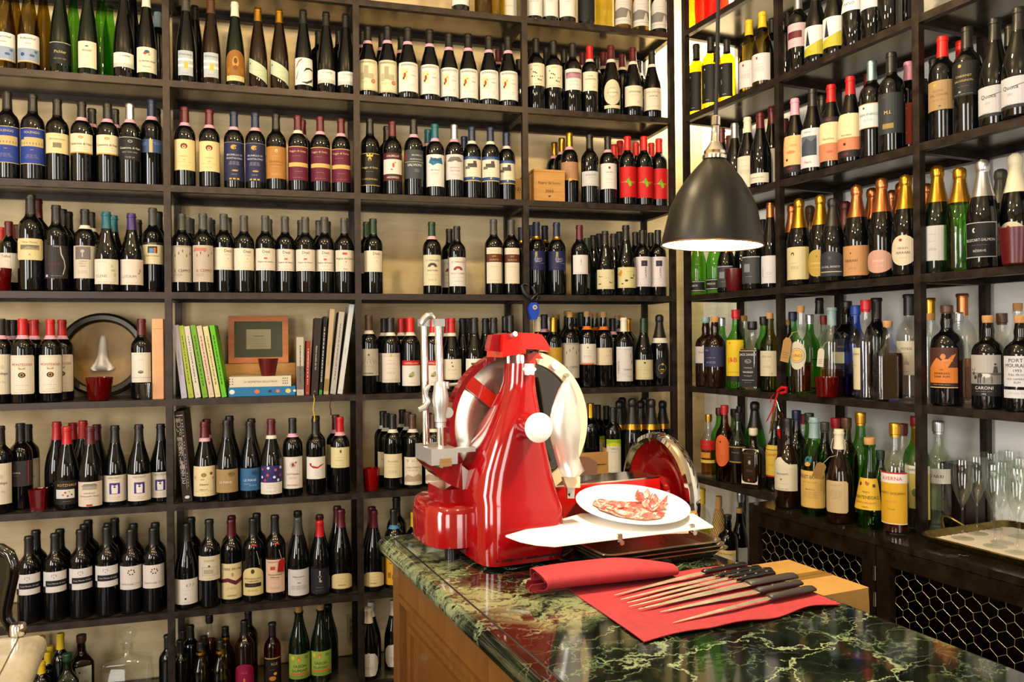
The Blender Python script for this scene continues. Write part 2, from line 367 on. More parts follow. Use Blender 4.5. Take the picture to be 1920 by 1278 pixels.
def wrap(mb, kind, h, R, off, poly, mt):
    """lay a convex outline (metres along the arc, height) on the bottle"""
    def P(x, z):
        r = prad(kind, h, R, max(0, min(h, z)))
        if kind in SQ:
            y = r * (1 if kind == 'q' else .62)
            return (x, -y - off, z)
        a = x / R; return (sin(a) * (r + off), -cos(a) * (r + off), z)
    step = .0085; xs = [q[0] for q in poly]; zs = [q[1] for q in poly]
    def cuts(lo, hi, st):
        c = [lo] + [k * st for k in range(int(math.floor(lo / st)) + 1, int(math.ceil(hi / st))) if lo + 1e-5 < k * st < hi - 1e-5] + [hi]
        return list(zip(c, c[1:]))
    slope = kind not in SQ and abs(prad(kind, h, R, min(zs)) - prad(kind, h, R, max(zs))) > .0001
    parts = [poly]
    if slope:
        parts = []; tr = [(v, u) for u, v in poly]
        brk = sorted({v for a_, b_ in cuts(min(zs), max(zs), .008) for v in (a_, b_)} | {f_ * h for f_, _ in PROF[kind] if min(zs) + 1e-5 < f_ * h < max(zs) - 1e-5})
        for lo, hi in zip(brk, brk[1:]):
            pp = clipx(clipx(tr, lo, 1), hi, -1)
            if len(pp) > 2: parts.append([(y, x) for x, y in pp])
    for pp0 in parts:
        px_ = [q[0] for q in pp0]
        for lo, hi in cuts(min(px_), max(px_), step) if kind not in SQ else [(min(px_), max(px_))]:
            pp = clipx(clipx(pp0, lo, 1), hi, -1) if kind not in SQ else pp0
            if len(pp) > 2: mb.add([P(*q) for q in pp], [tuple(range(len(pp)))], mt)
def wraptext(mb, kind, h, R, off, s, x, z, th, mt, maxw, vert=False):
    V, F = text2d(s, th, maxw)
    if vert: V = [(-b, a) for a, b in V]
    out = []
    for a, b in V:
        zz = max(.001, min(h * .99, z + b)); r = prad(kind, h, R, zz); xx = x + a
        if kind in SQ: out.append((xx, -(r * (1 if kind == 'q' else .62)) - off, zz))
        else: an = xx / R; out.append((sin(an) * (r + off), -cos(an) * (r + off), zz))
    mb.add(out, F, mt)
def ell(x, y, rx, ry, n=14): return [(x + rx * cos(2 * pi * k / n), y + ry * sin(2 * pi * k / n)) for k in range(n)]
def label_mesh(kind, h, R, d):
    look, bg, f0, f1, arts = d[:5]; o = d[5] if len(d) > 5 else {}
    hw = math.radians(o.get('hw', 70)); W2 = R * hw if kind not in SQ else R * o.get('sw', .86); cx = o.get('cx', 0) * R
    z0, z1 = f0 * h, f1 * h; H2 = (z1 - z0) / 2; zc = (z0 + z1) / 2; mb = MB()
    if bg:
        sh = o.get('shape')
        if sh == 'oval': poly = ell(cx, zc, W2, H2, 24)
        elif sh == 'arch': poly = [(cx - W2, z0), (cx + W2, z0)] + [(cx + W2 * cos(pi * k / 12), zc + H2 * .3 + H2 * .7 * sin(pi * k / 12)) for k in range(13)]
        elif sh == 'slant': poly = [(cx - W2, z0 + H2 * .9), (cx + W2, z0), (cx + W2, z0 + H2 * 1.1), (cx - W2, z1)]
        elif sh == 'bib': poly = [(cx - W2 * .62, z0), (cx + W2 * .62, z0)] + [(cx + W2 * x, zc + H2 * y) for x, y in ((.9, -.6), (1, 0), (.9, .5), (.55, .86), (.12, .92), (0, 1), (-.12, .92), (-.55, .86), (-.9, .5), (-1, 0), (-.9, -.6))]
        else:
            c = min(W2, H2) * o.get('cut', 0)
            poly = [(cx - W2, z0), (cx + W2, z0), (cx + W2, z1), (cx - W2, z1)] if not c else [(cx - W2 + c, z0), (cx + W2 - c, z0), (cx + W2, z0 + c), (cx + W2, z1 - c), (cx + W2 - c, z1), (cx - W2 + c, z1), (cx - W2, z1 - c), (cx - W2, z0 + c)]
        wrap(mb, kind, h, R, .0004, poly, paper(bg))
    k = 0
    for a in arts:
        t = a[0]; k += 1; off = .0005 + .00006 * k
        if t == 'r': wrap(mb, kind, h, R, off, [(cx + a[1] * W2, zc + a[2] * H2), (cx + a[3] * W2, zc + a[2] * H2), (cx + a[3] * W2, zc + a[4] * H2), (cx + a[1] * W2, zc + a[4] * H2)], paper(a[5]))
        elif t == 'e': wrap(mb, kind, h, R, off, ell(cx + a[1] * W2, zc + a[2] * H2, a[3] / 1000, a[4] / 1000), paper(a[5]))
        elif t == 'p': wrap(mb, kind, h, R, off, [(cx + x * W2, zc + y * H2) for x, y in a[1]], paper(a[2]))
        elif t in 'tv': wraptext(mb, kind, h, R, off + .0003, a[1], cx + a[2] * W2, zc + a[3] * H2, a[4] * 1.2 / 1000, paper(a[5]), (a[6] * 1.08 if len(a) > 6 else (.68 if t == 't' else 9)) * 2 * W2, t == 'v')
        elif t == 'l':                                   # lines of fine print
            gap = (a[6] if len(a) > 6 else 3.) / 1000; rr = random.Random(int(a[1] * 50 + a[2] * 70 + a[4]))
            for q in range(a[4]):
                w = a[3] * rr.uniform(.55, 1.); z = zc + a[2] * H2 - q * gap
                for u in range(3):
                    x = cx + (a[1] - w + w * 2 * u / 3) * W2
                    wrap(mb, kind, h, R, off, [(x, z), (x + w * W2 * .56, z), (x + w * W2 * .56, z + .0007), (x, z + .0007)], paper(a[5]))
    return mb.mesh('label', 60)
def strip(mb, kind, h, R, z0, z1, off, mt, n=20, top=False, wob=0):
    zs = sorted({z0, z1} | {z * h for z, r in PROF[kind] if z0 < z * h < z1} | {z0 + (z1 - z0) * k / 6 for k in range(7)}); rs = random.Random(3); Rg = []
    for z in zs:
        r = prad(kind, h, R, z) + off; rg = ring(kind, r, z, R, n)
        if wob: rg = [Vector((v.x * (1 + wob * rs.uniform(-1, 1)), v.y * (1 + wob * rs.uniform(-1, 1)), v.z)) for v in rg]
        Rg.append(rg)
    if top: Rg.append([Vector((v.x * .93, v.y * .93, h + .0012)) for v in Rg[-1]])
    mb.rings(Rg, mt, False, top)
_CC = {}
def cap_mesh(kind, h, R, c, cut=None, style=None):
    key = (kind, round(h, 3), round(R, 4), c, cut, style)
    if key in _CC: return _CC[key]
    mb = MB(); z0 = (cut or CAPF[kind]) * h
    if style == 'cork': mb.lathe([(R * .33, h * .925), (R * .36, h * .96), (R * .36, h), (R * .34, h + .0012)], mat('cork', 'b08450', .8, vary=.2, bscale=300), 14)
    else:
        mt = foil(CAPC[c][0], .9 if c in METAL else 0)
        strip(mb, kind, h, R, z0, h * .998, .0007, mt, top=True, wob=.012 if kind == 'c' else 0)
        if kind in 'bur':
            z = h * .955; mb.lathe([(prad(kind, h, R, z) + .0016, z), (prad(kind, h, R, z) + .0016, z + .0035)], mt, 20, cap0=True, cap1=True)
    _CC[key] = mb.mesh('cap', 50); return _CC[key]
_BC = {}
def band_mesh(kind, h, R, c, z0, z1):
    key = (kind, round(h, 3), round(R, 4), c, z0, z1)
    if key not in _BC:
        mb = MB(); strip(mb, kind, h, R, z0 * h, z1 * h, .0011, paper(BANDC[c]) if c != 'y' else foil('b8892e', .9)); _BC[key] = mb.mesh('band', 50)
    return _BC[key]

ORD = 'first second third fourth fifth sixth seventh eighth ninth tenth eleventh twelfth thirteenth fourteenth fifteenth sixteenth'.split()
ZL = {'T': 1.40, 'A': 1.010, 'B': .607, 'C': .196, 'D': -.216, 'E': -.619, 'F': -1.033, 'G': -1.40}
POSTED = set()
PLACED = {}                                                # shelf -> [(x, y, r)]
LABELS = {}
COUNT = {}
NBOT = [0]
TURN = {1665: 28, 153: 15}
def seat(unit, row, px, zm, r, d0, dmax=.292, own=None):
    """stand something of radius r on a shelf, on the sight line of px, at depth d0 or the next free depth"""
    taken = PLACED.setdefault((unit, row), [])
    if not taken or (unit, row) not in POSTED:
        POSTED.add((unit, row))
        for q in (LP if unit == 'L' else RP):
            for d in (.0125, .3125):
                w = Lw(q, d, 0) if unit == 'L' else Rw(DR + d, q, 0); taken.append((w.x, w.y, .0165))
    n, D = (NL, DL) if unit == 'L' else (NR, DR)
    def at(d):
        p = hit(px, 639, n, D + d)
        for _ in range(3):
            y = project(Vector((p.x, p.y, zm)))[1]; p = hit(px, y, n, D + d)
        return p
    px0 = px
    for sh in (0, 2, -2, 4, -4, 6, -6, 8, -8):
      for k in range(0, 70):
        for sg in (1, -1):
            d = d0 + sg * k * .004
            if d < (.02 if row != 'H' else -.15) or d > dmax: continue
            px = px0 + sh; p = at(d)
            if all((p.x - x) ** 2 + (p.y - y) ** 2 > (r + q + .0012) ** 2 for x, y, q in taken):
                taken.append((p.x, p.y, r)); return p, d
    p = at(d0); print('CROWDED', unit, row, px, d0); taken.append((p.x, p.y, r)); return p, d0
def project(p):
    x, y, z = p.dot(RIGHT), p.dot(UP), p.dot(FWD); return 960 + FPX * x / z, 639 - FPX * y / z
SHELFNAME = {}
def bottle(unit, row, zsh, px, top, kind, glass, cap, des, depth, shelf, bay, idx, look=None, noun=None, group=None):
    D = {'0': .052, '1': .135, '2': .215, '3': .27}.get(depth); D = float(depth) if D is None else D
    liq = None
    if ':' in glass: glass, liq = glass.split(':')
    n, DD = (NL, DL) if unit == 'L' else (NR, DR)
    d = DESIGN.get(des) if des != '-' else None
    band = None; style = None; cut = None
    if '+' in cap: cap, band = cap.split('+')
    if cap == 'D': style = 'cork'
    R0 = RAD[kind]
    def size(dd):
        if top is None: return REFH[kind], R0
        p = hit(px, top, n, DD + dd); h = max(.16, min(.372 if row != 'G' else .36, p.z - zsh)); return h, R0 * max(.8, min(1.25, (h / REFH[kind]))) ** .6
    h, R = size(D); p, dd = seat(unit, row, px, zsh + h * .45, R * (1.0 if kind not in SQ else 1.27), D)
    h2, _ = size(dd); h = h2
    if kind in 'bur': tcap = 1.0
    nm = noun or ('wine bottle' if kind == 'b' else 'sloped bottle' if kind == 'u' else 'tall flute bottle' if kind == 'r' else 'sparkling wine bottle' if kind == 'c' else 'liquor bottle')
    lk = look or (d[0] if d else (CAPC[cap][1] + ' cap' if cap in CAPC else 'bare neck'))
    back = depth not in '0' and float(D) > .1
    key = (shelf, bay, back); COUNT[key] = COUNT.get(key, 0) + 1; o = ORD[COUNT[key] - 1]
    lab = f"{nm} with {lk}, {o} " + ('in back row' if back else 'from left') + f", {shelf}, {bay}"
    nw = len(lab.replace(',', '').split())
    if nw > 16: lab = f"bottle with {lk}, {o} " + ('in back row' if back else 'from left') + f", {shelf}, {bay}"
    if len(lab.replace(',', '').split()) > 16: print('LONG', lab)
    if lab in LABELS: print('DUP', lab)
    LABELS[lab] = 1; NBOT[0] += 1
    e = empty({'u': 'sloped_bottle', 'r': 'flute_bottle'}.get(kind, nm.replace(' ', '_')), lab, 'bottle', group=f"bottles on the {shelf}, {bay}")
    e.location = (p.x, p.y, zsh + EYE + .0004)
    fc = math.atan2(-p.y, -p.x); fn = math.atan2(-n.y, -n.x)
    df = (fn - fc + pi) % (2 * pi) - pi; face = fc + df * (.35 if unit == 'L' else .42) + math.radians((d[5].get('rot', 0) if d and len(d) > 5 else 0) + ((idx * 37) % 11 - 5) * .8 + TURN.get(int(px), 0))
    e.rotation_euler = (0, 0, face + pi / 2)
    gtop = {'D': .955 if style else 1.}.get(cap, 1.)
    link('glass', glass_mesh(kind, h, R, glass, 1.0 if not style else .93), e)
    if liq: link('liquid', liquid_mesh(kind, h, R, liq[0], float(liq[1:])), e)
    if cap in CAPC:
        m = cap_mesh(kind, h, R, cap, None, style); link('cork' if style else 'foil' if kind == 'c' else 'capsule' if kind in 'bur' else 'cap', m, e)
    if band:
        f = NECKF[kind]; link('neck_band', band_mesh(kind, h, R, band, f, f + (.045 if kind != 'c' else .07)), e)
    if d: link('label', label_mesh(kind, h, R, d), e)
    return e
K, CR, WH, GO, RE, NV, GR = '1c1a18', 'd9d0b8', 'dcd9d2', 'b98f3a', 'a01c20', '1e2a52', '6b675f'
FP = lambda y, n=3, w=.5, c=GR, x=0, g=3.: ('l', x, y, w, n, c, g)
T = lambda s, y, h, c=K, x=0, w=.62: ('t', s, x, y, h, c, w)
DESIGN = {
 'kof': ('white label, blue landscape', WH, .09, .39, [T('Köfererhof', .72, 7), ('r', -.92, -.9, .92, 0, '8d9ab0'), ('e', -.4, -.45, 7, 7, '2c4a7c'), ('e', .3, -.5, 9, 5, '3a5a8a'), ('e', .6, -.2, 6, 5, '4a6690'), T('Sylvaner', .36, 4, GR), ('r', -1, -1, 1, -.93, GO)]),
 'pic': ('black label, gold script', '12161a', .1, .34, [T('Pichler', .1, 9, 'c8b46a'), FP(-.5, 2, .6, 'a8a080'), ('r', -.98, .9, .98, .96, 'b0b0a8')]),
 'pra': ('plain cream label', CR, .08, .37, [T('PRAGER', .3, 5.5), ('e', 0, .62, 6, 3, '55504a'), FP(-.2, 1, .3), FP(-.75, 2, .3)], {'hw': 56}),
 'sch': ('low white label', WH, .12, .28, [T('SCHÄFER', .55, 6, GR, .1), FP(.1, 2, .35, GR, -.3), ('r', -1, -1, 1, -.45, 'b9bab4')]),
 'bur': ('cream label, coloured crest', CR, .08, .36, [('e', 0, .62, 10, 7, '34507a'), ('e', -.15, .5, 6, 5, 'a03028'), ('e', .15, .45, 5, 5, 'c8a030'), T('Dr Bürklin Wolf', -.1, 6), T('RIESLING', -.55, 4.5, GR), FP(-.8, 1, .3)]),
 'wit': ('pale blue striped label', 'a9b2b8', .08, .36, [T('Wittmann', .7, 8, '4a5a68', 0, .8), ('r', -1, .2, 1, .38, 'd4d8d8'), ('r', -1, -.3, 1, -.1, 'd4d8d8'), ('r', -.15, -.45, .35, .1, 'd0a840'), FP(-.8, 2, .5)], {'hw': 46}),
 'ber': ('ornate gold arched label', '8a5a1c', .06, .42, [('e', 0, .2, 12, 24, 'b98838'), ('e', 0, .3, 7, 12, '5c3410'), ('e', 0, -.15, 9, 10, '70421a'), ('r', -.9, -.98, .9, -.66, 'cfc090'), FP(-.75, 2, .6, '5a4020'), ('e', -.65, -.3, 6, 12, 'a06a20'), ('e', .65, -.3, 6, 12, 'a06a20')], {'shape': 'arch', 'hw': 66}),
 'sla': ('slanted pale green label', 'b4bfa0', .06, .38, [FP(-.05, 1, .42, '6a7a58', .1), FP(-.45, 2, .4, '7a8a68', .3), ('e', -.75, .5, 4, 4, '3a5a38')], {'shape': 'slant'}),
 'cur': ('white label, brush curves', WH, .08, .4, [('p', [(-.9, .2), (-.7, .5), (-.5, .8), (-.2, .95), (-.15, .85), (-.45, .65), (-.62, .4)], 'a06a58'), ('p', [(-.1, -.1), (.15, .25), (.5, .3), (.9, .2), (.9, .08), (.5, .16), (.2, .1)], '23201e'), ('p', [(-.3, -.8), (.2, -.95), (.8, -.7), (.95, -.4), (.8, -.5), (.2, -.78)], '2f3a2c'), ('p', [(-.85, -.6), (-.6, 0), (-.5, 0), (-.7, -.6)], 'b08a70')]),
 'bt': ('cream label, tower and seal', 'd2c8a6', .08, .51, [T('BARBARESCO', .84, 7, K, 0, .72), ('r', -.3, -.2, .05, .6, '9d9478'), ('r', -.6, -.3, -.28, .15, 'b0a78a'), ('r', .05, -.25, .5, .1, 'aaa084'), ('e', .45, -.4, 9, 9, 'a8402c'), ('e', .45, -.4, 6.5, 6.5, 'c08058'), FP(-.42, 3, .4, '6a6450', -.3), ('r', -1, -.98, 1, -.9, 'b8ac84')]),
 'bw': ('white label, heraldic figure', WH, .09, .49, [T('BARBARESCO', .82, 7, K, 0, .74), ('r', -.62, -.3, -.06, .56, 'd4c89a'), ('e', -.34, .1, 5, 11, 'a83020'), ('e', -.44, -.1, 4, 6, '303c6c'), ('e', -.2, .3, 3.5, 4.5, 'c89030'), FP(.4, 2, .22, GR, .35), T('Rabajà', .12, 4.5, 'a06850', .35), FP(-.5, 1, .7, K), FP(-.62, 1, .6), FP(-.85, 1, .3)]),
 'ina': ('cream label, lion drawing', CR, .32, .63, [T('INAMA', .78, 4.5, GR)] + [('e', -.45 + .09 * k + .12 * sin(2.1 * k), .28 * cos(1.3 * k) - .06 * k + .2, 3.6 - .12 * k, 2.2 + (k % 3) * .8, '4a3e30') for k in range(12)] + [('e', -.3 + .2 * k, .1 - .12 * k, 1.6, 1.6, CR) for k in range(4)] + [FP(-.85, 1, .7, K)]),
 'bra': ('label with lilac hillside', WH, .31, .61, [T('INAMA', .86, 3.5, GR), ('r', -.82, .1, .82, .68, '8d5a70'), ('p', [(-.82, .3), (-.3, .62), (.2, .45), (.82, .6), (.82, .1), (-.82, .1)], 'a87c8c'), T('BRADISISMO', -.18, 4, 'b08a94'), FP(-.5, 2, .6), FP(-.85, 1, .7)]),
 'cam': ('cream label, numeral thirteen', CR, .32, .6, [T('Campo', .55, 5), T('VALPOLICELLA', .22, 5), T('13', -.62, 7, '8a3a28', .35)], {'hw': 58}),
 'osv': ('ornate oval cream label', 'cdc4a6', .13, .49, [('e', 0, 0, 22, 25, 'b8ae90'), ('e', 0, 0, 19, 22, 'd8d0b4'), T('MASI', .3, 5), T('COSTASERA', -.02, 5.5), FP(-.3, 2, .3), ('r', -.95, -1.25, .95, -1.0, 'd0c6a0')], {'shape': 'oval', 'hw': 56}),
 'ama': ('cream label, numeral mark', CR, .14, .43, [T('AMARONE', .4, 7), FP(.1, 2, .5), T('13', -.6, 7, '6a4a38', .3)]),
 'cor': ('cream label, red title', 'd6cdbb', .11, .43, [T('CORTE SANT ALDA', .62, 6, 'a04838', 0, .72), T('AMARONE', .25, 5), FP(0, 1, .3), FP(-.7, 1, .9)]),
 'tal': ('tall white label', WH, .06, .5, [FP(.6, 1, .42, K, 0), FP(0, 3, .6), FP(-.85, 2, .6)]),
 'big': ('blank white label', WH, .1, .5, [FP(.6, 2, .5)]),
 'grn': ('white label, green top band', WH, .1, .6, [('r', -1, .5, 1, 1, '1c5a3c'), T('SARTARI', .72, 6, WH), FP(-.1, 3, .4)]),
 'rdt': ('white label, rust top band', WH, .1, .6, [('r', -1, .5, 1, 1, '9a3c20'), T('SARTARI', .72, 6, WH), FP(-.1, 3, .4)]),
 'lan': ('arched label, grey vineyard', 'cfcac4', .08, .55, [FP(.38, 1, .42, K, 0), FP(.2, 1, .5), ('p', [(-1, -.1), (-.3, .05), (1, -.1), (1, -.6), (-1, -.6)], '7b7674'), ('p', [(.2, -.6), (.4, -.15), (.5, -.15), (.75, -.6)], 'cfc4bc'), ('r', -1, -.8, 1, -.75, 'b5aca4')], {'shape': 'arch'}),
 'blu': ('sky blue label', '3a7ea8', .5, .72, [('r', -.6, -.2, .6, .2, '6fa8c4')]),
 'drk': ('dark label, orange top', '17191a', .08, .5, [('r', -1, .8, 1, 1, 'c8703a')]),
 'sol': ('royal blue palace label', '22398a', .18, .59, [T('SOLENGO', .76, 7, 'c8b880', 0, .74), ('r', -.85, -.02, .85, .36, 'bda873'), ('r', -.55, .36, .85, .48, 'bda873')] + [('r', -.75 + .2 * k, .08, -.68 + .2 * k, .2, '8a7448') for k in range(8)] + [T('2009', -.22, 3.5, 'b0a070'), FP(-.5, 4, .6, 'a89a78', 0, 4), ('r', -1, -1, 1, -.97, 'c8b880'), ('r', -1, .97, 1, 1, 'c8b880')]),
 'pet': ('cream label, small villa', 'd2c596', .33, .57, [FP(.72, 1, .42, GR, 0), T('PIETRADONICE', .4, 5, '8a7a50'), ('r', -.3, -.45, .3, .05, '7a7258'), FP(-.75, 1, .7, '8a7a50')]),
 'cas': ('cream label, orange medallion', 'd8cdae', .35, .59, [('e', 0, .62, 9, 5, 'c07030'), ('e', 0, .62, 6, 3, 'd8a868'), T('Casanova di Neri', -.02, 8, K, 0, .8), FP(-.35, 1, .5), FP(-.6, 1, .8), ('r', -1, -1, 1, -.88, GO)]),
 'blk': ('black label, white script', '151719', .29, .57, [('e', 0, .62, 8, 5, 'b8b8b4'), ('e', 0, .62, 6, 3.5, '2c2c2c'), T('Casanova di Neri', .05, 7, 'd8d8d4', 0, .8), FP(-.3, 2, .7, 'b0b0aa'), FP(-.75, 2, .5, 'b0b0aa'), ('r', -1, .95, 1, 1, 'a8a8a4')]),
 'stb': ('steel blue striped label', '3b5078', .38, .53, [('r', -.12, -1, .12, 1, 'b9a86a'), FP(.5, 5, .3, 'a8b4c8', -.55, 3), FP(.5, 2, .4, 'b8c4d4', .5, 5)]),
 'ver': ('cream label, red feather ring', 'd9c48e', .2, .58, [('e', 0, .55, 13, 11, '74241c'), ('e', 0, .5, 6.5, 6.5, 'd9c48e'), ('e', 0, .52, 3, 4, '8a2a1c'), T('VERBENA', -.1, 4.5, 'b09a60'), T('2008', -.35, 3, GR), FP(-.5, 1, .85, '7a6a40'), FP(-.72, 2, .4, '9a8a58')]),
 'bru': ('navy label, gold crescent', '1e2044', .1, .59, [('e', -.05, .74, 12, 9, 'b8913a'), ('e', .15, .7, 9, 6.5, '1e2044'), T('BRUNELLO DI', .34, 6, 'c8c8d0'), T('MONTALCINO', .16, 6, 'c8c8d0'), FP(-.02, 5, .55, '9a9ab4', 0, 3), ('e', .05, -.48, 12, 3.5, 'b08c3a'), FP(-.66, 2, .3, 'a8a8c0')] + [('r', -.42 + .3 * k, -.95, -.22 + .3 * k, -.87, 'b8913a') for k in range(3)] + [('r', -1, .98, 1, 1, '8a8aa8')]),
 'tan': ('tan label, small shield', 'a5743a', .15, .56, [('e', 0, .72, 5, 7, 'd8c49a'), ('e', 0, .7, 2.5, 4.5, 'a5743a'), FP(.38, 1, .42, 'd0b080', 0), T('BRUNELLO', .05, 7, '7a5020', 0, .74), T('DI MONTALCINO', -.15, 4, '7a5020'), FP(-.35, 2, .4, '7a5020'), FP(-.7, 3, .5, 'd0b080')]),
 'pog': ('burgundy label, gold stripe', '5e1730', .14, .58, [T('Poggio di Sotto', .72, 7, 'd0b48c', -.1, .7), FP(.42, 1, .4, 'b89078', -.2), ('r', -1, -.2, 1, .04, 'c8a860'), FP(-.12, 1, .85, '8a7030'), ('e', .7, .5, 3, 6, '1e2a50'), FP(-.5, 1, .42, 'c0a080', 0), FP(-.85, 1, .6, 'b89078'), ('r', -1, .96, 1, 1, 'c8a860')]),
 'bpg': ('black label, gold crowned shield', '17140f', .11, .53, [('e', 0, .62, 7, 10, 'c0a048'), ('e', 0, .55, 4.5, 6, '5a1c28'), ('p', [(-.25, .78), (-.3, .98), (-.1, .86), (0, 1), (.1, .86), (.3, .98), (.25, .78)], 'd0b050'), T('Poggio di Sotto', .12, 7, 'd0c090', 0, .72), FP(-.15, 1, .4, 'a89860'), T('IL DECENNALE', -.6, 6, 'c0a860', 0, .7), ('r', -1, .96, 1, 1, 'b09840'), ('r', -1, -1, 1, -.96, 'b09840')]),
 'cal': ('maroon banded label, red figure', '4a1c1c', .19, .56, [('r', -1, -.52, 1, .54, 'd8d0c4'), T('CALBELLO', .78, 7, WH, 0, .72), T('ARDINGO', -.76, 7, WH, 0, .72), ('e', .05, .1, 5, 10, 'b84830'), ('e', .2, .3, 4, 4, 'c89030'), ('e', -.1, -.2, 5, 3, 'b84830')]),
 'sal': ('slate label, white capitals', '3a3f44', .22, .59, [T('BRUNELLO', .62, 5.5, 'd0d0cc', .2), T('MONTALCINO', .34, 5, 'd0d0cc', .15), T('SALVIONI', -.05, 9, 'dcdcd8', 0, .78), FP(-.35, 5, .3, 'a0a4a8', .2, 3), ('r', -.9, .3, -.7, .8, '8a2a28'), ('r', -1, .14, 1, .17, 'c8b880')]),
 'tea': ('white label, teal brushstroke', 'd8d4ce', .14, .57, [('p', [(-.6, .5), (-.4, .85), (0, .72), (.6, .82), (.75, .4), (.2, .45), (-.2, .3)], '1f6c8a'), ('p', [(-.5, .65), (0, .78), (.5, .6), (0, .58)], '2c4078'), T('BRUNELLO', .02, 4.5, GR), FP(-.15, 4, .35), FP(-.75, 1, .4)]),
 'fan': ('pale label, grey fan, red title', 'c8c4c2', .24, .58, [('p', [(-.75, .45), (-.4, .8), (.4, .8), (.75, .45), (.3, .4), (0, .5), (-.3, .4)], '6a6668'), T('BRUNELLO DI', -.05, 4, 'a04848'), T('MONTALCINO', -.3, 4, 'a04848'), FP(-.6, 2, .4)]),
 'cst': ('white label, castle, blue bands', 'd8cfb8', .24, .58, [('r', -1, .76, 1, 1, '2a4478'), FP(.85, 1, .6, 'c8ccd8'), ('r', -.5, .1, .35, .42, '4a443c'), ('r', .0, .42, .3, .62, '4a443c'), ('r', -.75, -.02, -.3, .2, '6a6458'), FP(-.32, 1, .42, 'a08a58', 0), ('r', -1, -.92, 1, -.66, '2a4478'), ('e', 0, -.75, 4, 4, 'c8b060'), ('r', -1, -1, 1, -.95, GO)]),
 'gld': ('tan label, gold seal', 'a87c5c', .33, .58, [FP(.4, 1, .42, '6a4830', 0), FP(.1, 2, .4, '7a5838'), ('e', 0, -.95, 8, 8, 'c8983a'), ('e', 0, -.95, 5, 5, 'e0bc60'), ('r', -1, -1, 1, -.88, 'c8983a')]),
 'akr': ('small pale grey label', 'bfc0c2', .25, .46, [T('AKRONTE', .5, 6.5, '6a6a6c'), FP(.15, 2, .3), FP(-.8, 1, .8)]),
 'gar': ('white label, small crest', 'd8d6d0', .22, .59, [('e', 0, .65, 5, 6, '6a2420'), T('GAROFOLI', .3, 4.5, GR), FP(.1, 1, .3), FP(-.25, 1, .42, '40403e', 0), FP(-.55, 1, .4)]),
 'red': ('bright red label, green splash', 'c0161a', .11, .55, [('p', [(-.4, 0), (-.15, .12), (.05, .32), (.1, .06), (.6, -.1), (.15, -.12), (.1, -.4), (-.05, -.1)], '6a9a28'), ('r', -.75, -.01, .75, .01, 'c8b030'), ('p', [(.0, -.1), (.1, .15), (.3, -.25), (.1, -.3)], '86b030'), FP(-.85, 1, .3, '3a0808', .4)]),
 'tel': ('cream label, scribbled lines', 'd2c8b4', .14, .55, [T('Tellus', .78, 8, '4a3028', -.1)] + [('p', [(-.9 + .25 * k, -.6 + .13 * (k % 4)), (-.7 + .25 * k, -.2 + .1 * (k % 3)), (-.68 + .25 * k, -.2 + .1 * (k % 3)), (-.87 + .25 * k, -.6 + .13 * (k % 4))], '8a7a6a') for k in range(7)] + [T('SYRAH', -.85, 3.5, 'a04030'), FP(.45, 1, .3)]),
 'mat': ('cream label, landscape drawing', 'd2bf8e', .32, .54, [T('Mater Matuta', .66, 5.5, '6a5a38', 0, .7), ('r', -.62, -.05, .62, .4, '6f6852'), ('p', [(-.6, -.05), (-.1, .25), (.4, .1), (.6, .3), (.6, -.05)], '8d8468'), ('e', 0, -.5, 4, 4, 'a89868')], {'cut': .2}),
 'ori': ('charcoal label, glass outline', '2a2629', .15, .53, [T('SYRAH', .93, 4, 'b8b4b0', 0, .5), ('p', [(.25, .95), (.32, .95), (.38, .5), (.6, .1), (.52, .1), (.3, .45)], 'b8b4ac'), ('p', [(.52, .1), (.6, .1), (.68, -.3), (.5, -.75), (.42, -.78), (.6, -.3)], 'b8b4ac'), T('ORIENTE', -.15, 6, '7a2030', -.15), ('r', -.8, -.92, -.6, -.78, 'c0bcb4'), FP(-.85, 1, .42, 'c0bcb4', .05)]),
 'ior': ('grey label, white tree', 'c3b9a6', .16, .55, [('r', -.68, .16, .48, .95, '6a625e'), ('e', -.1, .66, 7, 6, 'b0a898'), ('r', -.14, .3, -.06, .6, 'b0a898'), T('CASALE', .05, 5, '8a7a68', -.1), T('DELLA', -.1, 5, '8a7a68', -.1), T('IORIA', -.25, 5, '8a7a68', -.1), FP(-.55, 4, .5, '8a7a68', -.1)]),
 'cle': ('cream label, green sprig', 'cfcaba', .09, .4, [FP(.78, 1, .5, GR, -.3), T('CLENE', -.35, 9, '8a8474', -.35), ('e', .5, .1, 9, 4, 'a8ae7c'), ('e', .62, -.25, 5, 8, 'b4b98c'), ('e', .4, .45, 3, 6, 'a8ae7c'), FP(-.85, 1, .8)]),
 'lit': ('cream label, pink sprig', 'd2c4b8', .09, .41, [FP(.82, 1, .5, GR, -.3), T('LITUUM', -.35, 9, '7a6a60', -.2), ('e', .6, .1, 5, 7, 'b88a8a'), ('e', .5, -.1, 4, 4, 'a87878'), FP(-.85, 1, .5)]),
 'mon': ('cream label, lit archway', 'd8cba4', .33, .59, [('r', -1, .78, 1, 1, '2a2420'), T('FALESCO', .88, 4.5, 'c8b890', 0, .7), ('r', -.32, .02, .38, .64, '3a2c20'), ('r', -.2, .04, .1, .46, '4a88b0'), ('r', .12, .04, .28, .5, 'c87028'), T('MONTIANO', -.22, 6, '7a6a48', 0, .7), FP(-.52, 1, .3), ('r', -1, -1, 1, -.96, K)]),
 'cep': ('stone grey label, hanging birds', 'b1a795', .13, .59, [('e', -.75 + .3 * k, .7 - .25 * ((k * 2) % 3) * .5, 1.8, 6, '4a443c') for k in range(6)] + [T('IL CEPPO', -.38, 9, '4a443c', .1, .75), FP(-.55, 4, .4, '6a6458', -.2), ('r', -1, .93, 1, .97, '8a8272')]),
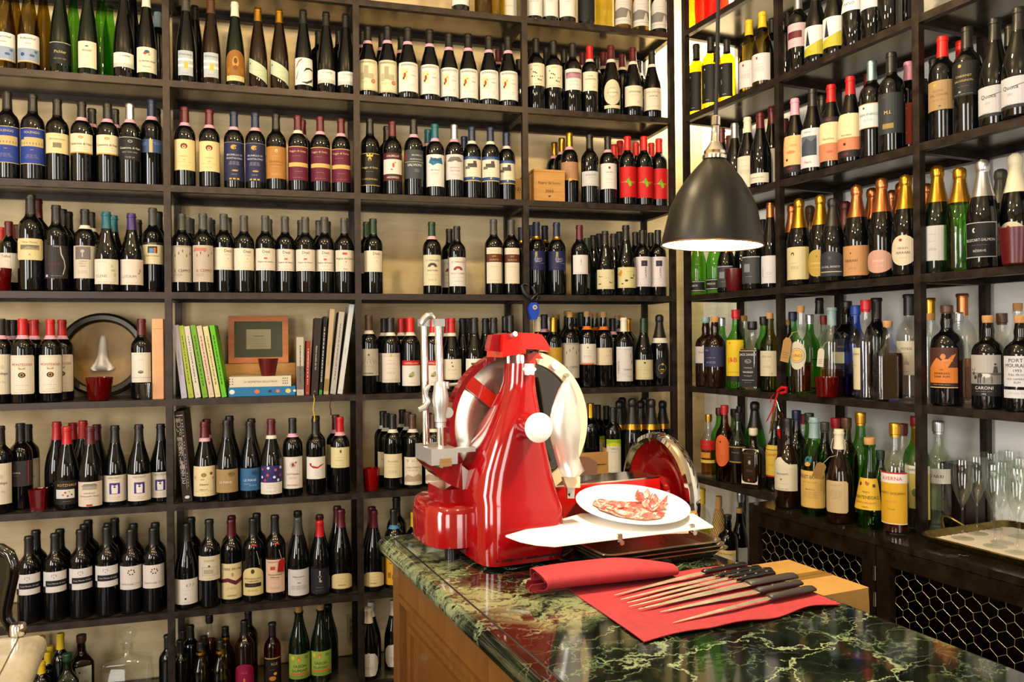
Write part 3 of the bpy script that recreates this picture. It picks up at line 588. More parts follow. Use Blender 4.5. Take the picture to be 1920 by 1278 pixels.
 'ce2': ('stone label, birds, red title', 'b1a393', .13, .59, [('e', -.75 + .3 * k, .7 - .25 * ((k * 2) % 3) * .5, 1.8, 6, '4a443c') for k in range(6)] + [('r', -.7, .68, .3, .86, 'b8706a'), T('IL CEPPO', -.38, 9, '8a3c34', .1, .75), FP(-.55, 4, .4, '6a6458', -.2)]),
 'dez': ('plain cream label', 'd8ccb6', .29, .57, [T('Dezi', .72, 10, '2a2826', .3), FP(.38, 2, .3, GR, .3), ('e', .3, 0, 1.5, 1.5, K), FP(-.25, 1, .42, 'a09684', .3), FP(-.8, 2, .5, 'a09684', .1)]),
 'de2': ('cream label, pink stamp', 'd8ccbc', .29, .57, [T('Dezi', .72, 10, '2a2826', .05), FP(.42, 2, .35), ('r', -.12, .0, .14, .18, 'c85858'), T('Regina del bosco', -.2, 5.5, '4a4640', 0, .7), FP(-.55, 1, .3), FP(-.85, 1, .6)]),
 'de3': ('cream label, stamp above title', 'd2c6b2', .29, .57, [('r', -.25, .55, .15, .78, 'b85050'), T('Regina del bosco', .22, 7, '3a3630', 0, .78), ('e', .05, -.1, 1.5, 2.5, K), T('Dezi', -.78, 5, GR)]),
 'ter': ('cream label, black fanlight', 'cfc3a4', .12, .54, [FP(.82, 1, .42, GR, 0), T('LE TERRAZZE', .64, 6, '5a5040', 0, .7), ('p', [(-.45, .2), (-.35, .38), (-.15, .47), (.15, .47), (.35, .38), (.45, .2)], '4a4238'), ('p', [(-.2, .2), (-.1, .3), (.1, .3), (.2, .2)], 'cfc3a4'), T('SASSI NERI', -.02, 6, '4a4238', 0, .6), FP(-.3, 1, .7), FP(-.6, 3, .6)]),
 'te2': ('white label, red fanlight', 'd6cfc6', .12, .54, [FP(.86, 1, .42, GR, 0), T('LE TERRAZZE', .68, 6, '5a5050', 0, .7), ('p', [(-.45, .1), (-.35, .28), (-.15, .37), (.15, .37), (.35, .28), (.45, .1)], '8a3a34'), ('p', [(-.2, .1), (-.1, .2), (.1, .2), (.2, .1)], 'd6cfc6'), T('ROSSO CONERO', -.12, 5.5, 'a8746a', 0, .66), FP(-.4, 1, .7), FP(-.65, 2, .6)]),
 'gue': ('tall label, brown band', 'd6cab4', .15, .62, [('r', -1, .18, 1, .64, '5a2c1c'), T('LEO', .52, 6, 'c8a868'), T('GUELFUS', .32, 6, 'c8a868'), FP(.82, 2, .5, '9a8a70'), FP(-.05, 2, .6, '8a7a60'), FP(-.85, 1, .8)], {'hw': 52}),
 'pel': ('navy label, gold star arc', '1c2048', .34, .6, [('p', [(-.15, .9), (.05, .9), (.05, -.2), (-.15, -.2)], '8a8450'), ('e', .15, .1, 18, 12, '6a74a8'), ('e', .2, .2, 16, 10, '1c2048'), T('Pelago', .2, 6.5, 'b8a858', .1), FP(-.3, 1, .3, 'b8b8cc', .5), FP(-.75, 1, .5, 'a02838', -.2)]),
 'pla': ('white label, pale leaf drawing', 'd6d0cf', .3, .57, [('e', 0, .35, 3, 9, 'b0a8a4'), FP(.0, 1, .35), FP(-.85, 1, .7)], {'hw': 58}),
 'flo': ('cream label, dark flourishes', 'cfc49c', .1, .4, [('e', -.5, .3, 11, 4, '5a4c38'), ('e', -.45, .34, 10, 3, 'cfc49c'), ('e', .45, -.3, 9, 5, '5a4c38'), ('e', .5, -.25, 8, 4, 'cfc49c'), FP(.1, 1, .42, '7a6a4a', .05), ('e', -.6, -.5, 8, 3, '5a4c38'), ('e', .65, .6, 5, 5, '6a5c44'), ('e', .65, .6, 4, 4, 'cfc49c'), FP(-.8, 1, .7)]),
 'bir': ('cream label, orange bird', 'cdc48e', .11, .4, [('p', [(-.9, .3), (-.55, .8), (-.45, .5), (-.6, .1)], 'c87830'), FP(.55, 1, .42, '6a5c3a', .3), ('e', -.1, -.3, 8, 5, '3a3426'), ('e', .4, -.05, 10, 3, '4a4230'), ('e', -.45, -.6, 5, 3, '3a3426'), ('e', .6, .2, 5, 7, '8a7c50'), FP(-.85, 1, .6)]),
 'lac': ('white label, dark square', 'd2c9cd', .14, .59, [T('1 9 8 1', .9, 3.5, GR), ('r', -.3, .36, .3, .74, '2a2238'), ('e', 0, .55, 4, 4, '5a4a70'), ('v', 'LACRIMA', .12, -.05, 7, '3a3436'), FP(-.5, 1, .9), FP(-.9, 1, .5)]),
 'scr': ('cream label, handwritten title', 'cfc4ae', .11, .58, [FP(.82, 1, .42, 'b0a68e', 0), ('e', .2, .35, 6, 9, 'bdb29a'), T('Vendage', .05, 8, '4a4238', .1), FP(-.35, 3, .6)]),
 'mts': ('cream label, black crest', 'd6cdba', .11, .57, [FP(.9, 1, .8), T('MONTESODI', .52, 7.5, RE, 0, .76), FP(.4, 1, .3), ('e', 0, -.02, 12, 10, '2c2622'), ('e', 0, -.02, 7, 7, 'a88a4a'), ('e', 0, -.02, 4, 4, '2c2622'), ('p', [(-.2, .26), (-.25, .38), (0, .3), (.25, .38), (.2, .26)], 'b08a40'), FP(-.55, 1, .6), FP(-.78, 1, .42, GR, 0), FP(-.9, 1, .6, K)], {'cut': .12}),
 'vil': ('white label, small estate', 'd2cdbf', .21, .58, [FP(.9, 1, .7), FP(.5, 1, .42, GR, 0), ('e', 0, -.3, 10, 6, '55544e'), ('e', 0, -.25, 8, 3.5, '8a8a80'), ('r', -1, -.7, 1, -.68, GR), FP(-.85, 1, .3)], {'hw': 60}),
 'sun': ('grey label, radiating sun', 'a89e8e', .23, .57, [('e', 0, .55, 4, 4, '3a342c')] + [('p', [(0, .55), (-.8 + .32 * k, -.1), (-.76 + .32 * k, -.1)], '4a4238') for k in range(6)] + [FP(-.3, 1, .42, '4a4238', 0), T('BARBERA', -.82, 5.5, '4a4238')]),
 'frm': ('cream label, thin frame', 'c8beb0', .14, .53, [('r', -.82, -.82, .82, .78, 'b08a80'), ('r', -.79, -.8, .79, .76, 'd2c8b8'), ('e', 0, .85, 4, 5, 'c8a840'), FP(.5, 1, .42, '8a4038', 0), FP(.3, 2, .4), FP(-.05, 1, .42, '8a4038', 0), FP(-.3, 3, .5), FP(-.75, 1, .4, RE, .3)]),
 'cap': ('white label, red header', 'd8d2c8', .09, .43, [('r', -1, .6, 1, 1, 'b01c20'), T('CAPPELLANO', .78, 6.5, 'd8ccb8', 0, .74), FP(.35, 1, .2, K), ('e', .0, -.15, 12, 9, 'b0a048'), ('e', .1, 0, 7, 6, '8a98a0'), ('e', -.1, -.25, 8, 4, '5a7a38'), FP(-.75, 2, .4, 'b05048')]),
 'chn': ('cream label, tiny flower', 'd4c8b0', .16, .44, [('e', -.05, .66, 3, 3, '4a1418'), ('e', .02, .3, 3, 4, '3a342c'), FP(0, 2, .4), FP(-.45, 1, .42, '7a705c', .1), FP(-.9, 1, .9)]),
 'cha': ('white label, dark bar', 'd8d4c8', .16, .44, [('r', -.4, .4, .4, .6, '3a3a34'), FP(0, 2, .5)]),
 'gol': ('golden yellow label', 'b58a28', .26, .58, [FP(.3, 3, .5, '7a5a18')]),
 'who': ('white label, orange foot', 'd8d2c4', .3, .57, [('p', [(-.35, .9), (-.1, 1.08), (.1, 1.02), (.35, .9)], 'd8d2c4'), ('e', 0, .65, 4, 4, 'c07060'), FP(.35, 1, .42, '8a6a60', .1), FP(.1, 1, .42, '8a6a60', .1), FP(-.15, 3, .5), ('r', -.6, -1.0, .6, -.84, 'd0703a')]),
 'crm': ('cream label, red dot', 'd6c4a8', .29, .52, [('e', .6, .6, 3, 3, 'b05040'), FP(.1, 2, .35, GR, .35), FP(-.8, 1, .4, RE, .3)], {'hw': 62}),
 'vid': ('large white label, side lettering', 'd2cecc', .08, .58, [('v', 'IUMAVITE', -.72, -.2, 8, '3a3a3c'), FP(.85, 2, .5, GR, .2), T('VIDACILIA', -.32, 6, '3a3638', .25, .6), ('e', .7, .1, 3, 8, '3a3436'), ('r', .5, .6, .56, .35, GR), FP(-.6, 1, .3, GR, -.1), FP(-.7, 2, .3, GR, .4)]),
 'crg': ('cream label, castle crest', 'c8bc92', .1, .39, [('e', 0, .7, 5, 4, '3a342c'), FP(.2, 1, .42, '8a7c50', 0), FP(-.05, 1, .7), FP(-.4, 1, .42, '7a6c44', 0), FP(-.85, 1, .7)]),
 'ovg': ('gold oval emblem', '121012', .1, .4, [('e', .1, 0, 19, 19, 'a88c40'), ('e', .1, 0, 17.5, 17.5, '121012'), ('e', .15, .35, 5, 5, 'b89a48'), ('e', .1, -.15, 10, 3, 'b89a48'), ('e', .0, -.5, 6, 2, 'b89a48')], {'shape': 'oval', 'hw': 44}),
 'nai': ('charcoal label, red stripe', '3a363a', .27, .57, [T('Naima', .1, 7, 'd8d4d0', -.25), FP(-.15, 1, .3, 'b0a8a8', -.3), ('r', .58, -.9, .64, 1, 'b83c2c')]),
 'rot': ('black label, coloured grapes', '1a1614', .07, .36, [T('ROTZHAUS', .62, 8, 'c0a050', 0, .76), ('r', -.8, -.5, .5, .25, 'c8c4bc'), ('e', -.1, .0, 3.5, 3.5, 'a02838'), ('e', .15, .05, 3.5, 3.5, 'b8a030'), ('e', .05, -.3, 3.5, 3.5, '8a2848'), ('e', -.25, -.2, 3.5, 3.5, 'c05030'), ('e', .3, -.2, 3, 3, '50306a'), FP(-.75, 1, .4, 'c0a050')]),
 'hou': ('cream label, farmhouse drawing', 'cdbfae', .04, .34, [('r', -.5, .35, .5, .65, '9a9284'), ('p', [(-.6, .65), (-.3, .85), (.4, .85), (.6, .65)], '7a7468'), T('SUDTIROLER', .08, 4, '6a5a50'), T('Blauburgunder Mazzon', -.15, 4.5, '6a3a38', 0, .74), FP(-.4, 1, .4), ('r', -.2, -.98, .2, -.82, '9a2c24')]),
 'nie': ('cream label, purple owl square', 'd0c3b2', .06, .39, [T('NIEDRIST', .82, 7, '6a6468', 0, .74), FP(.62, 1, .3), ('r', -.36, -.42, .36, .42, '34287a'), ('p', [(-.2, -.38), (-.22, .1), (-.2, .3), (0, .2), (.2, .3), (.22, .1), (.2, -.38)], 'd8d2c8'), ('e', 0, .12, 4, 3, '2a2444'), FP(-.68, 1, .5), FP(-.82, 1, .3)]),
 'brl': ('cream label, chestnut drawing', 'd8c69c', .07, .45, [('e', 0, .42, 10, 8, '7a6430'), ('e', .55, .5, 6, 6, '6a5828'), ('e', 0, .42, 6, 5, '9a8448'), ('e', -.1, .12, 9, 3, '9aa050'), ('e', -.7, .25, 6, 7, 'd89870'), ('e', .7, .2, 6, 5, 'd89870'), T('Alberti', -.2, 7, '6a5020'), T('BAROLO', -.55, 4.5, '7a6a40'), FP(-.68, 1, .8, '7a6a40'), FP(-.84, 1, .42, '8a7a50', 0)]),
 'lpt': ('tan label, engraved tree', '9a7d54', .11, .4, [('e', .35, .55, 14, 9, '7a6242'), ('e', .2, .62, 7, 5, '6a5438'), T('LE PIANE', -.1, 7.5, 'd8cfc0', -.1, .7), FP(-.42, 1, .42, 'a05038', .0), FP(-.8, 2, .5, 'c0a880')]),
 'lpb': ('blue label, engraved tree', '2f5f8a', .11, .4, [('e', .35, .55, 14, 9, '24486c'), ('e', .2, .62, 7, 5, '1e3e60'), T('LE PIANE', -.05, 7.5, 'd0d8e0', -.05, .7), FP(-.4, 1, .42, 'c0ccd8', -.25), FP(-.5, 2, .3, 'a8bccc', .2)]),
 'abs': ('label of red and white glasses', '2c2862', .06, .42, [('r', -1, -1, 1, -.18, 'd8d0c6')] + [('e', x, y, 5.5, 5.5, c) for x, y, c in ((-.7, .75, 'b84830'), (-.2, .85, 'd8d0cc'), (.35, .7, 'c85038'), (.8, .85, 'd8d0cc'), (-.75, .2, 'd8d0cc'), (-.25, .35, 'c04830'), (.25, .2, 'd8d0cc'), (.75, .3, 'b84030'), (-.45, -.02, 'b84030'), (.55, -.02, 'd8d0cc'))] + [FP(-.38, 1, .42, '3a3436', 0), FP(-.55, 1, .42, GR, 0), FP(-.82, 1, .42, '3a3436', 0)]),
 'gat': ('white label, red beast', 'd4c8c0', .1, .51, [('e', .0, .5, 8, 9, '7a3024'), ('e', 0, .5, 11, 12, '5a6478'), ('e', 0, .5, 9.5, 10.5, 'd4c8c0'), ('e', .0, .5, 5.5, 8, '8a3426'), ('e', .25, .65, 4, 3, '8a3426'), T('GATTINARA', -.08, 6, '8a4a44', 0, .74), FP(-.28, 3, .4), T('ANTONIOLO', -.78, 5, 'a86058', 0, .7)]),
 'dra': ('white label, red lizard', 'd8d2cc', .21, .5, [('p', [(-.65, .5), (-.45, .25), (.1, .1), (.3, .25), (.85, .4), (.35, .12), (.1, -.05), (-.3, 0), (-.55, .2)], 'a82820'), ('e', -.5, .35, 4, 5, '8a1c1c'), FP(-.42, 1, .42, GR, 0), FP(-.65, 1, .2)]),
 'brn': ('cream label, leaf and red title', 'd2c694', .34, .61, [('e', .05, .62, 4, 7, '5a5a30'), FP(0, 1, .42, '8a3428', .1), FP(-.25, 2, .5), FP(-.82, 1, .42, GR, 0)]),
 'bsc': ('cream label, italic script', 'd4c6a0', .16, .48, [T('Brunello', .4, 8, '8a7c58', 0, .7), FP(.15, 1, .42, GR, 0), FP(-.1, 1, .42, '6a5c40', 0), FP(-.4, 4, .5)]),
 'vaj': ('cream label, vineyard engraving', 'd4cab0', .05, .43, [('e', -.5, .75, 5, 6, 'a8a498'), T('G.D. VAJRA', .72, 5, '4a443c', .3, .5), T('Langhe Nebbiolo', .28, 6, '7a7468', 0, .76), FP(.1, 3, .6), ('p', [(-1, -.5), (-.5, -.25), (0, -.4), (.5, -.2), (1, -.45), (1, -.72), (-1, -.72)], 'a8927a'), ('r', -1, -.76, 1, -.74, '9a3c2c'), FP(-.88, 1, .2, GR, .5)]),
 'yur': ('white label, lime green top', 'd6cfb8', .05, .54, [('r', -1, .6, 1, 1, '8fae20'), ('p', [(-1, .7), (0, .82), (1, .72), (1, .6), (-1, .6)], 'c8c828'), T('TURILLA', .44, 6, '5a5644', 0, .74), FP(.25, 2, .4), ('e', .1, -.72, 4, 4, 'a8a490'), ('e', .1, -.72, 3, 3, 'd6cfb8'), FP(-.92, 1, .7)], {'hw': 56}),
 'dcd': ('white label, black script band', 'd2ccca', .34, .58, [('e', -.02 + .13 * x, .55 + .14 * y, 1.5, 1.5, '1c1a1c') for x, y in ((-1, 1), (0, 1.2), (1, 1), (-1.2, 0), (1.2, 0), (0, -1))] + [('r', -.65, -.42, 1, .15, '16151a'), T('Casa Monte di Lupo', -.13, 5, 'c8c4c0', .15, .62), ('r', -1, -1, -.66, -.42, '0c0c0e')]),
 'dts': ('white label, ring of dots', 'cfc5bf', .3, .58, [('e', .05 + .17 * x, .45 + .17 * y, 2.6, 2.6, '1c1a1c') for x, y in ((-1, 1), (0, 1.3), (1, 1), (-1.3, 0), (1.3, .1), (-.6, -.9), (.5, -.9))] + [T('Conte Longo Fosco', -.5, 6, '8a8078', 0, .8)]),
 '477': ('white label, large number', 'd4ccc4', .06, .36, [T('4.7.7', .5, 10, '6a6460', .3, .5), FP(.12, 1, .42, 'a09890', 0), FP(-.2, 1, .2), ('e', 0, -.55, 4, 4, '3a3634'), FP(-.85, 1, .42, '3a3634', 0)]),
 'tur': ('pale label, boxed engraving', 'cbbfa6', .32, .6, [T('TUORRI', .62, 7, '8a8068'), ('r', -.55, -.6, .65, .1, '8a8270'), ('r', -.52, -.57, .62, .07, 'c5b9a0'), ('e', 0, .18, 4, 4, '4a4438'), ('r', -.4, -.45, .3, -.1, 'a09884'), FP(-.85, 1, .3)]),
 'tbr': ('cream label, wine coloured ribbon', 'd0bf90', .06, .49, [T('TERRE BRUNE', .7, 8, '4a3428', 0, .76), ('e', .05, .38, 5, 8, 'a08c60'), ('p', [(-1, .08), (-.3, .2), (.3, .02), (1, .2), (1, -.02), (.3, -.22), (-.3, -.02), (-1, -.12)], '5a1c28'), FP(-.35, 3, .5), T('SANTADI', -.8, 5.5, '4a3428')]),
 'mda': ('cream arched label, dark oval', 'd2c08a', .09, .43, [('e', 0, .72, 7, 9, '3a2418'), ('e', 0, .72, 4.5, 6.5, '5a3c20'), T('MONTEPULCIANO', .2, 5, '3a2c18', 0, .74), T("D'ABRUZZO", .02, 5, '3a2c18', 0, .7), ('r', -.7, -.4, .7, -.12, '2a1c14'), FP(-.26, 1, .42, 'b89048', 0), FP(-.6, 3, .6, '5a4a28')], {'shape': 'arch'}),
 'orn': ('salmon label, red tower stamp', 'd2b09a', .1, .51, [('r', -1, .92, 1, 1, '2a1c1c'), T('PRAESIDIUM', .78, 4.5, '5a2c28', -.2), ('r', -.45, .32, .0, .52, 'b0403a'), T('Montepulciano', .05, 5.5, '3a2420', -.05, .62), T("d'Abruzzo", -.1, 5.5, '3a2420', -.05), FP(-.25, 1, .7), FP(-.45, 1, .42, 'a08070', 0), FP(-.7, 3, .5)], {'hw': 60}),
 'mal': ('white label, typed paragraph', 'c8c3c2', .04, .37, [T('Malandrino', .45, 6.5, '6a6666', 0, .66), FP(.22, 1, .4), T('2008', -.02, 4, K), FP(-.25, 6, .8, GR, 0, 3)]),
 'bla': ('black label, silver figure', '1c1a20', .04, .38, [('e', 0, .75, 3, 4, 'c0bcb8'), ('r', -.05, .1, .05, .7, 'b0aca8'), ('e', .0, .35, 7, 5, '8a8684'), ('e', 0, .35, 5, 3.5, '1c1a20'), ('e', .05, .0, 6, 5, '9a9694'), FP(-.25, 1, .4, 'a03038'), FP(-.5, 1, .42, 'b8b4b0', 0), FP(-.75, 1, .7, '8a8684')], {'hw': 60}),
 'arc': ('low cream arched label', 'cdb98a', .06, .25, [FP(.3, 1, .42, '7a6434', 0), FP(-.1, 1, .42, '7a6434', 0), T('BARBERA', -.5, 4.5, '5a3c28', 0, .7), ('r', -1.0, -1, 1.0, -.92, '8a7440')], {'shape': 'arch', 'hw': 66}),
 'yel': ('yellow label, village drawing', 'c8921e', .05, .41, [('e', -.3, .55, 10, 3, '8a5c14'), ('r', -.1, -.1, .2, .25, '4a3214'), ('r', -.6, -.5, -.3, -.1, '8a5c14'), ('r', .3, -.5, .6, -.1, '8a5c14'), ('r', -.2, -.6, .1, -.25, '6a4414'), FP(.85, 2, .6, '7a5010'), FP(-.85, 1, .8, '7a5010')]),
 'mag': ('magenta arched label', '8a1440', .05, .42, [T('AINE', .35, 7, 'b85068'), ('e', 0, -.2, 4, 8, 'c0803a'), FP(-.8, 1, .5, 'b85068')], {'shape': 'arch'}),
 'fru': ('dark label, golden fruit', '1c100c', .06, .48, [T('ELLE', .55, 8, 'b8a888', .2), ('e', 0, -.55, 14, 9, 'b87428'), ('e', .3, -.2, 7, 6, 'd0a048'), FP(.1, 1, .42, 'b09060', 0), ('r', -1, .92, 1, 1, 'b08a40')], {'hw': 60}),
 'sai': ('green farmhouse ale label', '8fa646', .1, .42, [('r', -1, -1, 1, -.7, '6f8a34'), ('e', -.1, .62, 7, 11, 'c86a28'), ('e', -.1, .55, 4, 7, 'e09848'), ('e', -.55, .7, 8, 8, 'd8c030'), ('e', .5, .7, 10, 6, '6a8838'), T('SAISON', .05, 9.5, '1e3018', 0, .8), T('DUPONT', -.32, 9.5, '1e3018', 0, .8), ('r', -.75, -.66, .75, -.52, 'c86030')], {'cut': .1}),
 'tes': ('white bib shaped label', 'cfcac6', .06, .4, [T('TESI', -.3, 10, '8a8684', .0), ('e', 0, .7, 2, 2, GR)], {'shape': 'bib', 'hw': 64}),
 'olv': ('white label, olive text', 'c4bca4', .12, .55, [FP(.7, 4, .6), ('e', -.5, .6, 3, 3, K), ('r', -.9, -.5, .6, .0, 'b0a888')], {'sw': .7}),
 'wlo': ('white label, purple trim', 'c8c0bc', .0, .16, [('r', -1, .75, 1, .95, 'b8a04a'), ('r', .3, -.5, .9, .6, '4a2858')]),
 # right rack
 'blw': ('black label, vertical white words', '141414', .08, .6, [('e', -.3, .75, 3, 4, 'b8b8b0'), ('v', 'ALEPO', -.35, -.1, 4, 'b8b8b0'), T('ALEPO', -.85, 3.5, 'b8b8b0')], {'hw': 58}),
 'wfr': ('white label, red crest', 'c9c6cc', .06, .42, [('e', -.2, .68, 4, 6, '8a3038'), FP(.2, 1, .42, GR, 0), FP(0, 5, .5, GR, 0, 4)], {'hw': 62}),
 'tpk': ('teal and pink figure label', '2c5a70', .3, .66, [('r', .4, -1, 1, 1, '7a3a4a'), ('e', -.3, .6, 4, 5, 'c8c4c0'), ('r', -.34, -.6, -.26, .4, '6a9aa0'), ('r', -1, -2.4, 1, -1, '1c2234'), FP(-1.3, 1, .42, 'c8c070', 0)], {}),
 'lil': ('lilac label, crimson block', 'b8a2ac', .3, .6, [('r', -.7, -.25, .6, .35, '5a1a2c'), FP(.7, 1, .4), FP(-.7, 1, .4)]),
 'pin': ('white label, pine on hill', 'd0ccd0', .1, .46, [('p', [(-1, -1), (1, -1), (1, .1), (.2, -.2), (-1, -.55)], 'a8a030'), ('p', [(-.65, -.3), (-.42, .85), (-.2, -.3)], '1c2430'), FP(-.75, 2, .3, '6a6420')], {'hw': 60}),
 'fia': ('white band label, capitals', 'c4c8d0', .42, .6, [T('FIANO', 0, 9, '3a3c44', -.1, .7), ('v', '2013', .75, 0, 4, 'b05050')]),
 'sal2': ('pale label, capital letters', 'bfc4cc', .34, .75, [T('SALUCI', .1, 9, '5a5c64', 0, .76), FP(-.75, 1, .3)]),
 'gsc': ('gold scalloped label', '9a7c30', .5, .75, [FP(.2, 2, .5, '5a4818')]),
 'nui': ('cream label, red gothic title', 'd2cdbf', .06, .48, [('e', -.4, .68, 5, 6, '7a2c30'), T('Nuits', .05, 9, '8a2830', -.1), FP(-.25, 5, .5, GR, -.1)], {'hw': 62}),
 'bou': ('cream label, black letters', 'd0ccba', .04, .46, [FP(.75, 1, .4), FP(.35, 1, .42, '4a4438', 0), FP(.1, 5, .6, GR, 0, 4)], {'hw': 64}),
 'cot': ('narrow white label', 'cfcabc', .05, .18, [T('Domaine des Côtes', .1, 4.5, '4a4438', 0, .76), FP(-.5, 1, .6)]),
 'ple': ('pale pink label', 'd2c0c0', .05, .3, [FP(.3, 2, .4)]),
 'pea': ('peach landscape label, black foot', 'd6b07a', .06, .52, [('r', -1, -1, 1, -.6, '1e181a'), T('VULPI', -.78, 6, RE, -.1), ('e', 0, .1, 18, 6, 'c08048'), ('e', .2, .45, 14, 5, 'd09a60'), ('e', -.3, -.3, 5, 5, '2a2420'), FP(.85, 1, .3)]),
 'pie': ('white label, slate picture', 'd0ccd2', .06, .52, [T('Kaltner', .82, 6, '4a4850', -.1), ('r', -.7, -.4, .6, .6, '5a6474'), ('p', [(-.7, .1), (-.2, .5), (.2, .3), (.6, .5), (.6, -.4), (-.7, -.4)], '3a4250'), T('Pierò', -.72, 8, 'a03848', -.1)], {'hw': 62}),
 'nam': ('cream and salmon map label', 'd6c8a0', .08, .6, [('r', -1, -1, 1, -.2, 'c07a5a'), ('r', -1, .75, 1, 1.0, '2a2024'), T('VULPI', .87, 5, RE), ('e', 0, .35, 11, 11, 'b8aa80'), ('e', 0, .35, 9.5, 9.5, 'd6c8a0'), T('Nambleo', 0, 6.5, '7a5030'), ('e', .1, -.6, 12, 5, 'b05a40')]),
 'nab': ('map label, black foot', 'd6c8a0', .06, .56, [('r', -1, -1, 1, -.68, '1e181a'), T('VULPI', -.85, 6, RE, -.1), ('r', -1, -.68, 1, -.1, 'c07a5a'), ('e', 0, .5, 12, 11, 'b8aa80'), ('e', 0, .5, 10.5, 9.5, 'd6c8a0'), T('Nambleo', .02, 6, '7a5030'), ('e', -.1, -.4, 5, 5, '3a2420')]),
 'enr': ('pale blue label, gold edges', 'c0ccd0', .3, .55, [('e', -.3, .65, 4, 4, '4a4438'), T('DON ENRICO', .1, 6.5, '4a5058', 0, .74), FP(-.3, 3, .4), ('r', -1, .95, 1, 1, GO), ('r', -1, -1, 1, -.95, GO)]),
 'mi': ('slate label, gold initials', '2a3034', .18, .58, [T('MVI', .82, 4, 'a03038', -.3), T('M.I.', .05, 10, 'c8a860', -.05, .75), ('r', -.4, -.75, .3, -.5, '8a7848')], {'cx': 0}),
 'cos': ('orange printed label', 'b8481c', .1, .54, [T('NERO DI', .75, 5, 'e0c8a8', -.2), T('COS', .5, 8, 'e8d8b8', -.2), FP(.1, 3, .4, 'e0b088', -.2), FP(-.4, 3, .5, 'e0b088', -.1), T('2007', -.65, 4, '3a1408')]),
 'con': ('tan label, gold rider', '9a8058', .28, .56, [('e', -.2, .7, 5, 4, 'c8a040'), T('ROSSO', .3, 6, '7a4a28', .0, .7), T('DEL CONTE', .02, 6, '7a4a28', 0, .74), FP(-.3, 2, .4, '6a5030'), ('e', .1, -.75, 4, 2, '4a4a5a')]),
 'cab': ('black label, gold lettering', '181818', .34, .66, [('e', -.2, .75, 5, 5, 'c0983a'), T('CABERNET', .15, 5.5, 'b0a060', 0, .74), T('SAUVIGNON', -.12, 5.5, 'b0a060', 0, .74), FP(-.45, 1, .4, '8a8050'), ('e', -.2, -.75, 4, 3, '8a98b0'), FP(-.9, 1, .6, '8a98b0')]),
 'quo': ('pale label, long signature', 'bdbcc4', .08, .36, [T('Quota', .35, 10, '3a3c44', -.2, .6), ('p', [(-.1, .35), (.7, .6), (.7, .57), (-.1, .3)], '3a3c44'), T('600', -.1, 6, 'a0a0a4', -.2), FP(-.75, 1, .4, K, -.3), ('r', -1, -1, 1, -.78, '24262a')]),
 'mos': ('black label, white capitals', '161616', .06, .24, [T('MOSCO', .1, 7, 'd0d0c8', -.1, .7), ('r', -1, .75, 1, .85, 'b8b8b0'), ('r', -1, -.85, 1, -.75, 'b8b8b0')]),
 'gsq': ('grey black label, square', '3a3c40', .08, .42, [('r', -.5, -.15, .1, .45, '7a8088'), FP(-.5, 1, .4, 'b0b4b8'), ('r', -1, .92, 1, 1, 'a0a4a8')], {'hw': 60}),
 'cur2': ('white label, thin scribble', 'd2d0d6', .06, .38, [('e', .1, -.3, 10, 5, '6a6870'), ('e', .1, -.3, 9, 4.2, 'd2d0d6'), ('r', -.6, -.5, -.55, .1, '6a6870'), FP(-.55, 1, .42, '6a6870', 0)], {'hw': 62}),
 'egl': ('cream label, black eagle', 'cfc29a', .07, .44, [('e', -.15, .55, 7, 8, '4a4438'), ('e', -.15, .5, 4, 5, 'cfc29a'), FP(.0, 1, .42, '5a5040', -.1), FP(-.2, 4, .4), ('r', .72, -1, 1, 1, 'c8b060')], {'cut': .1}),
 'gov': ('gold oval label', 'b59a48', .08, .38, [T('CAVALLERI', 0, 6, 'e0d4a8', 0, .7), FP(-.35, 1, .5, 'e0d4a8'), ('e', 0, .5, 4, 4, '8a7430')], {'shape': 'oval', 'hw': 60}),
 'cdb': ('slate arched label', '2c2f38', .07, .36, [T('CA DEL BOSCO', -.25, 6, 'c8ccd4', 0, .76), ('e', 0, .45, 6, 6, '4a4e58'), ('r', -.8, -.7, .8, -.62, 'b0a880')], {'shape': 'arch'}),
 'fer': ('copper coloured label', 'b88858', .05, .36, [T('FERRARI', .0, 8, '3a2818', -.1, .7), ('e', -.1, .5, 2, 3, K), FP(-.5, 2, .3, '6a4a28')], {}),
 'fro': ('pink oval label', 'c09484', .05, .28, [T('FERRARI', .05, 6, 'e0c8c0', 0, .7), FP(-.4, 1, .4, 'e0c8c0')], {'shape': 'oval', 'hw': 64}),
 'gfe': ('round cream label, red seal', 'cfc2aa', .1, .4, [('e', -.15, .68, 5, 5, '9a2a20'), T('GIULIO', .15, 6, '4a4034', 0, .6), T('FERRARI', -.15, 7, '4a4034', 0, .7), FP(-.5, 1, .3)], {'shape': 'oval', 'hw': 58}),
 'whp': ('white label under cellophane', 'c0bec0', .12, .44, [FP(.5, 1, .42, '6a666a', 0), FP(.1, 1, .42, '6a666a', 0), FP(-.3, 3, .4)], {'hw': 52}),
 'bil': ('black label, white outline', '101214', .1, .42, [('r', -1, -1, 1, 1, 'a8acb0'), ('r', -.96, -.95, .96, .95, '101214'), ('e', -.3, .55, 5, 7, 'c0c4c8'), ('e', -.22, .55, 4, 5, '101214'), T('BILLECART-SALMON', .0, 7, 'd0d4d8', 0, .8), FP(-.3, 1, .5, 'a05a50'), T('RÉSERVE', -.62, 5.5, 'c8ccd0')], {'hw': 62}),
 'doc': ('white label, plain word', 'c0b8b4', .34, .58, [T('DOC', .3, 7, '4a4444')]),
 'nvl': ('navy label, white lines', '2a2c4c', .3, .58, [FP(.7, 3, .3, 'b0b4cc', -.4), FP(-.1, 1, .42, 'c0c4d8', 0), FP(-.5, 3, .6, 'a0a4bc')]),
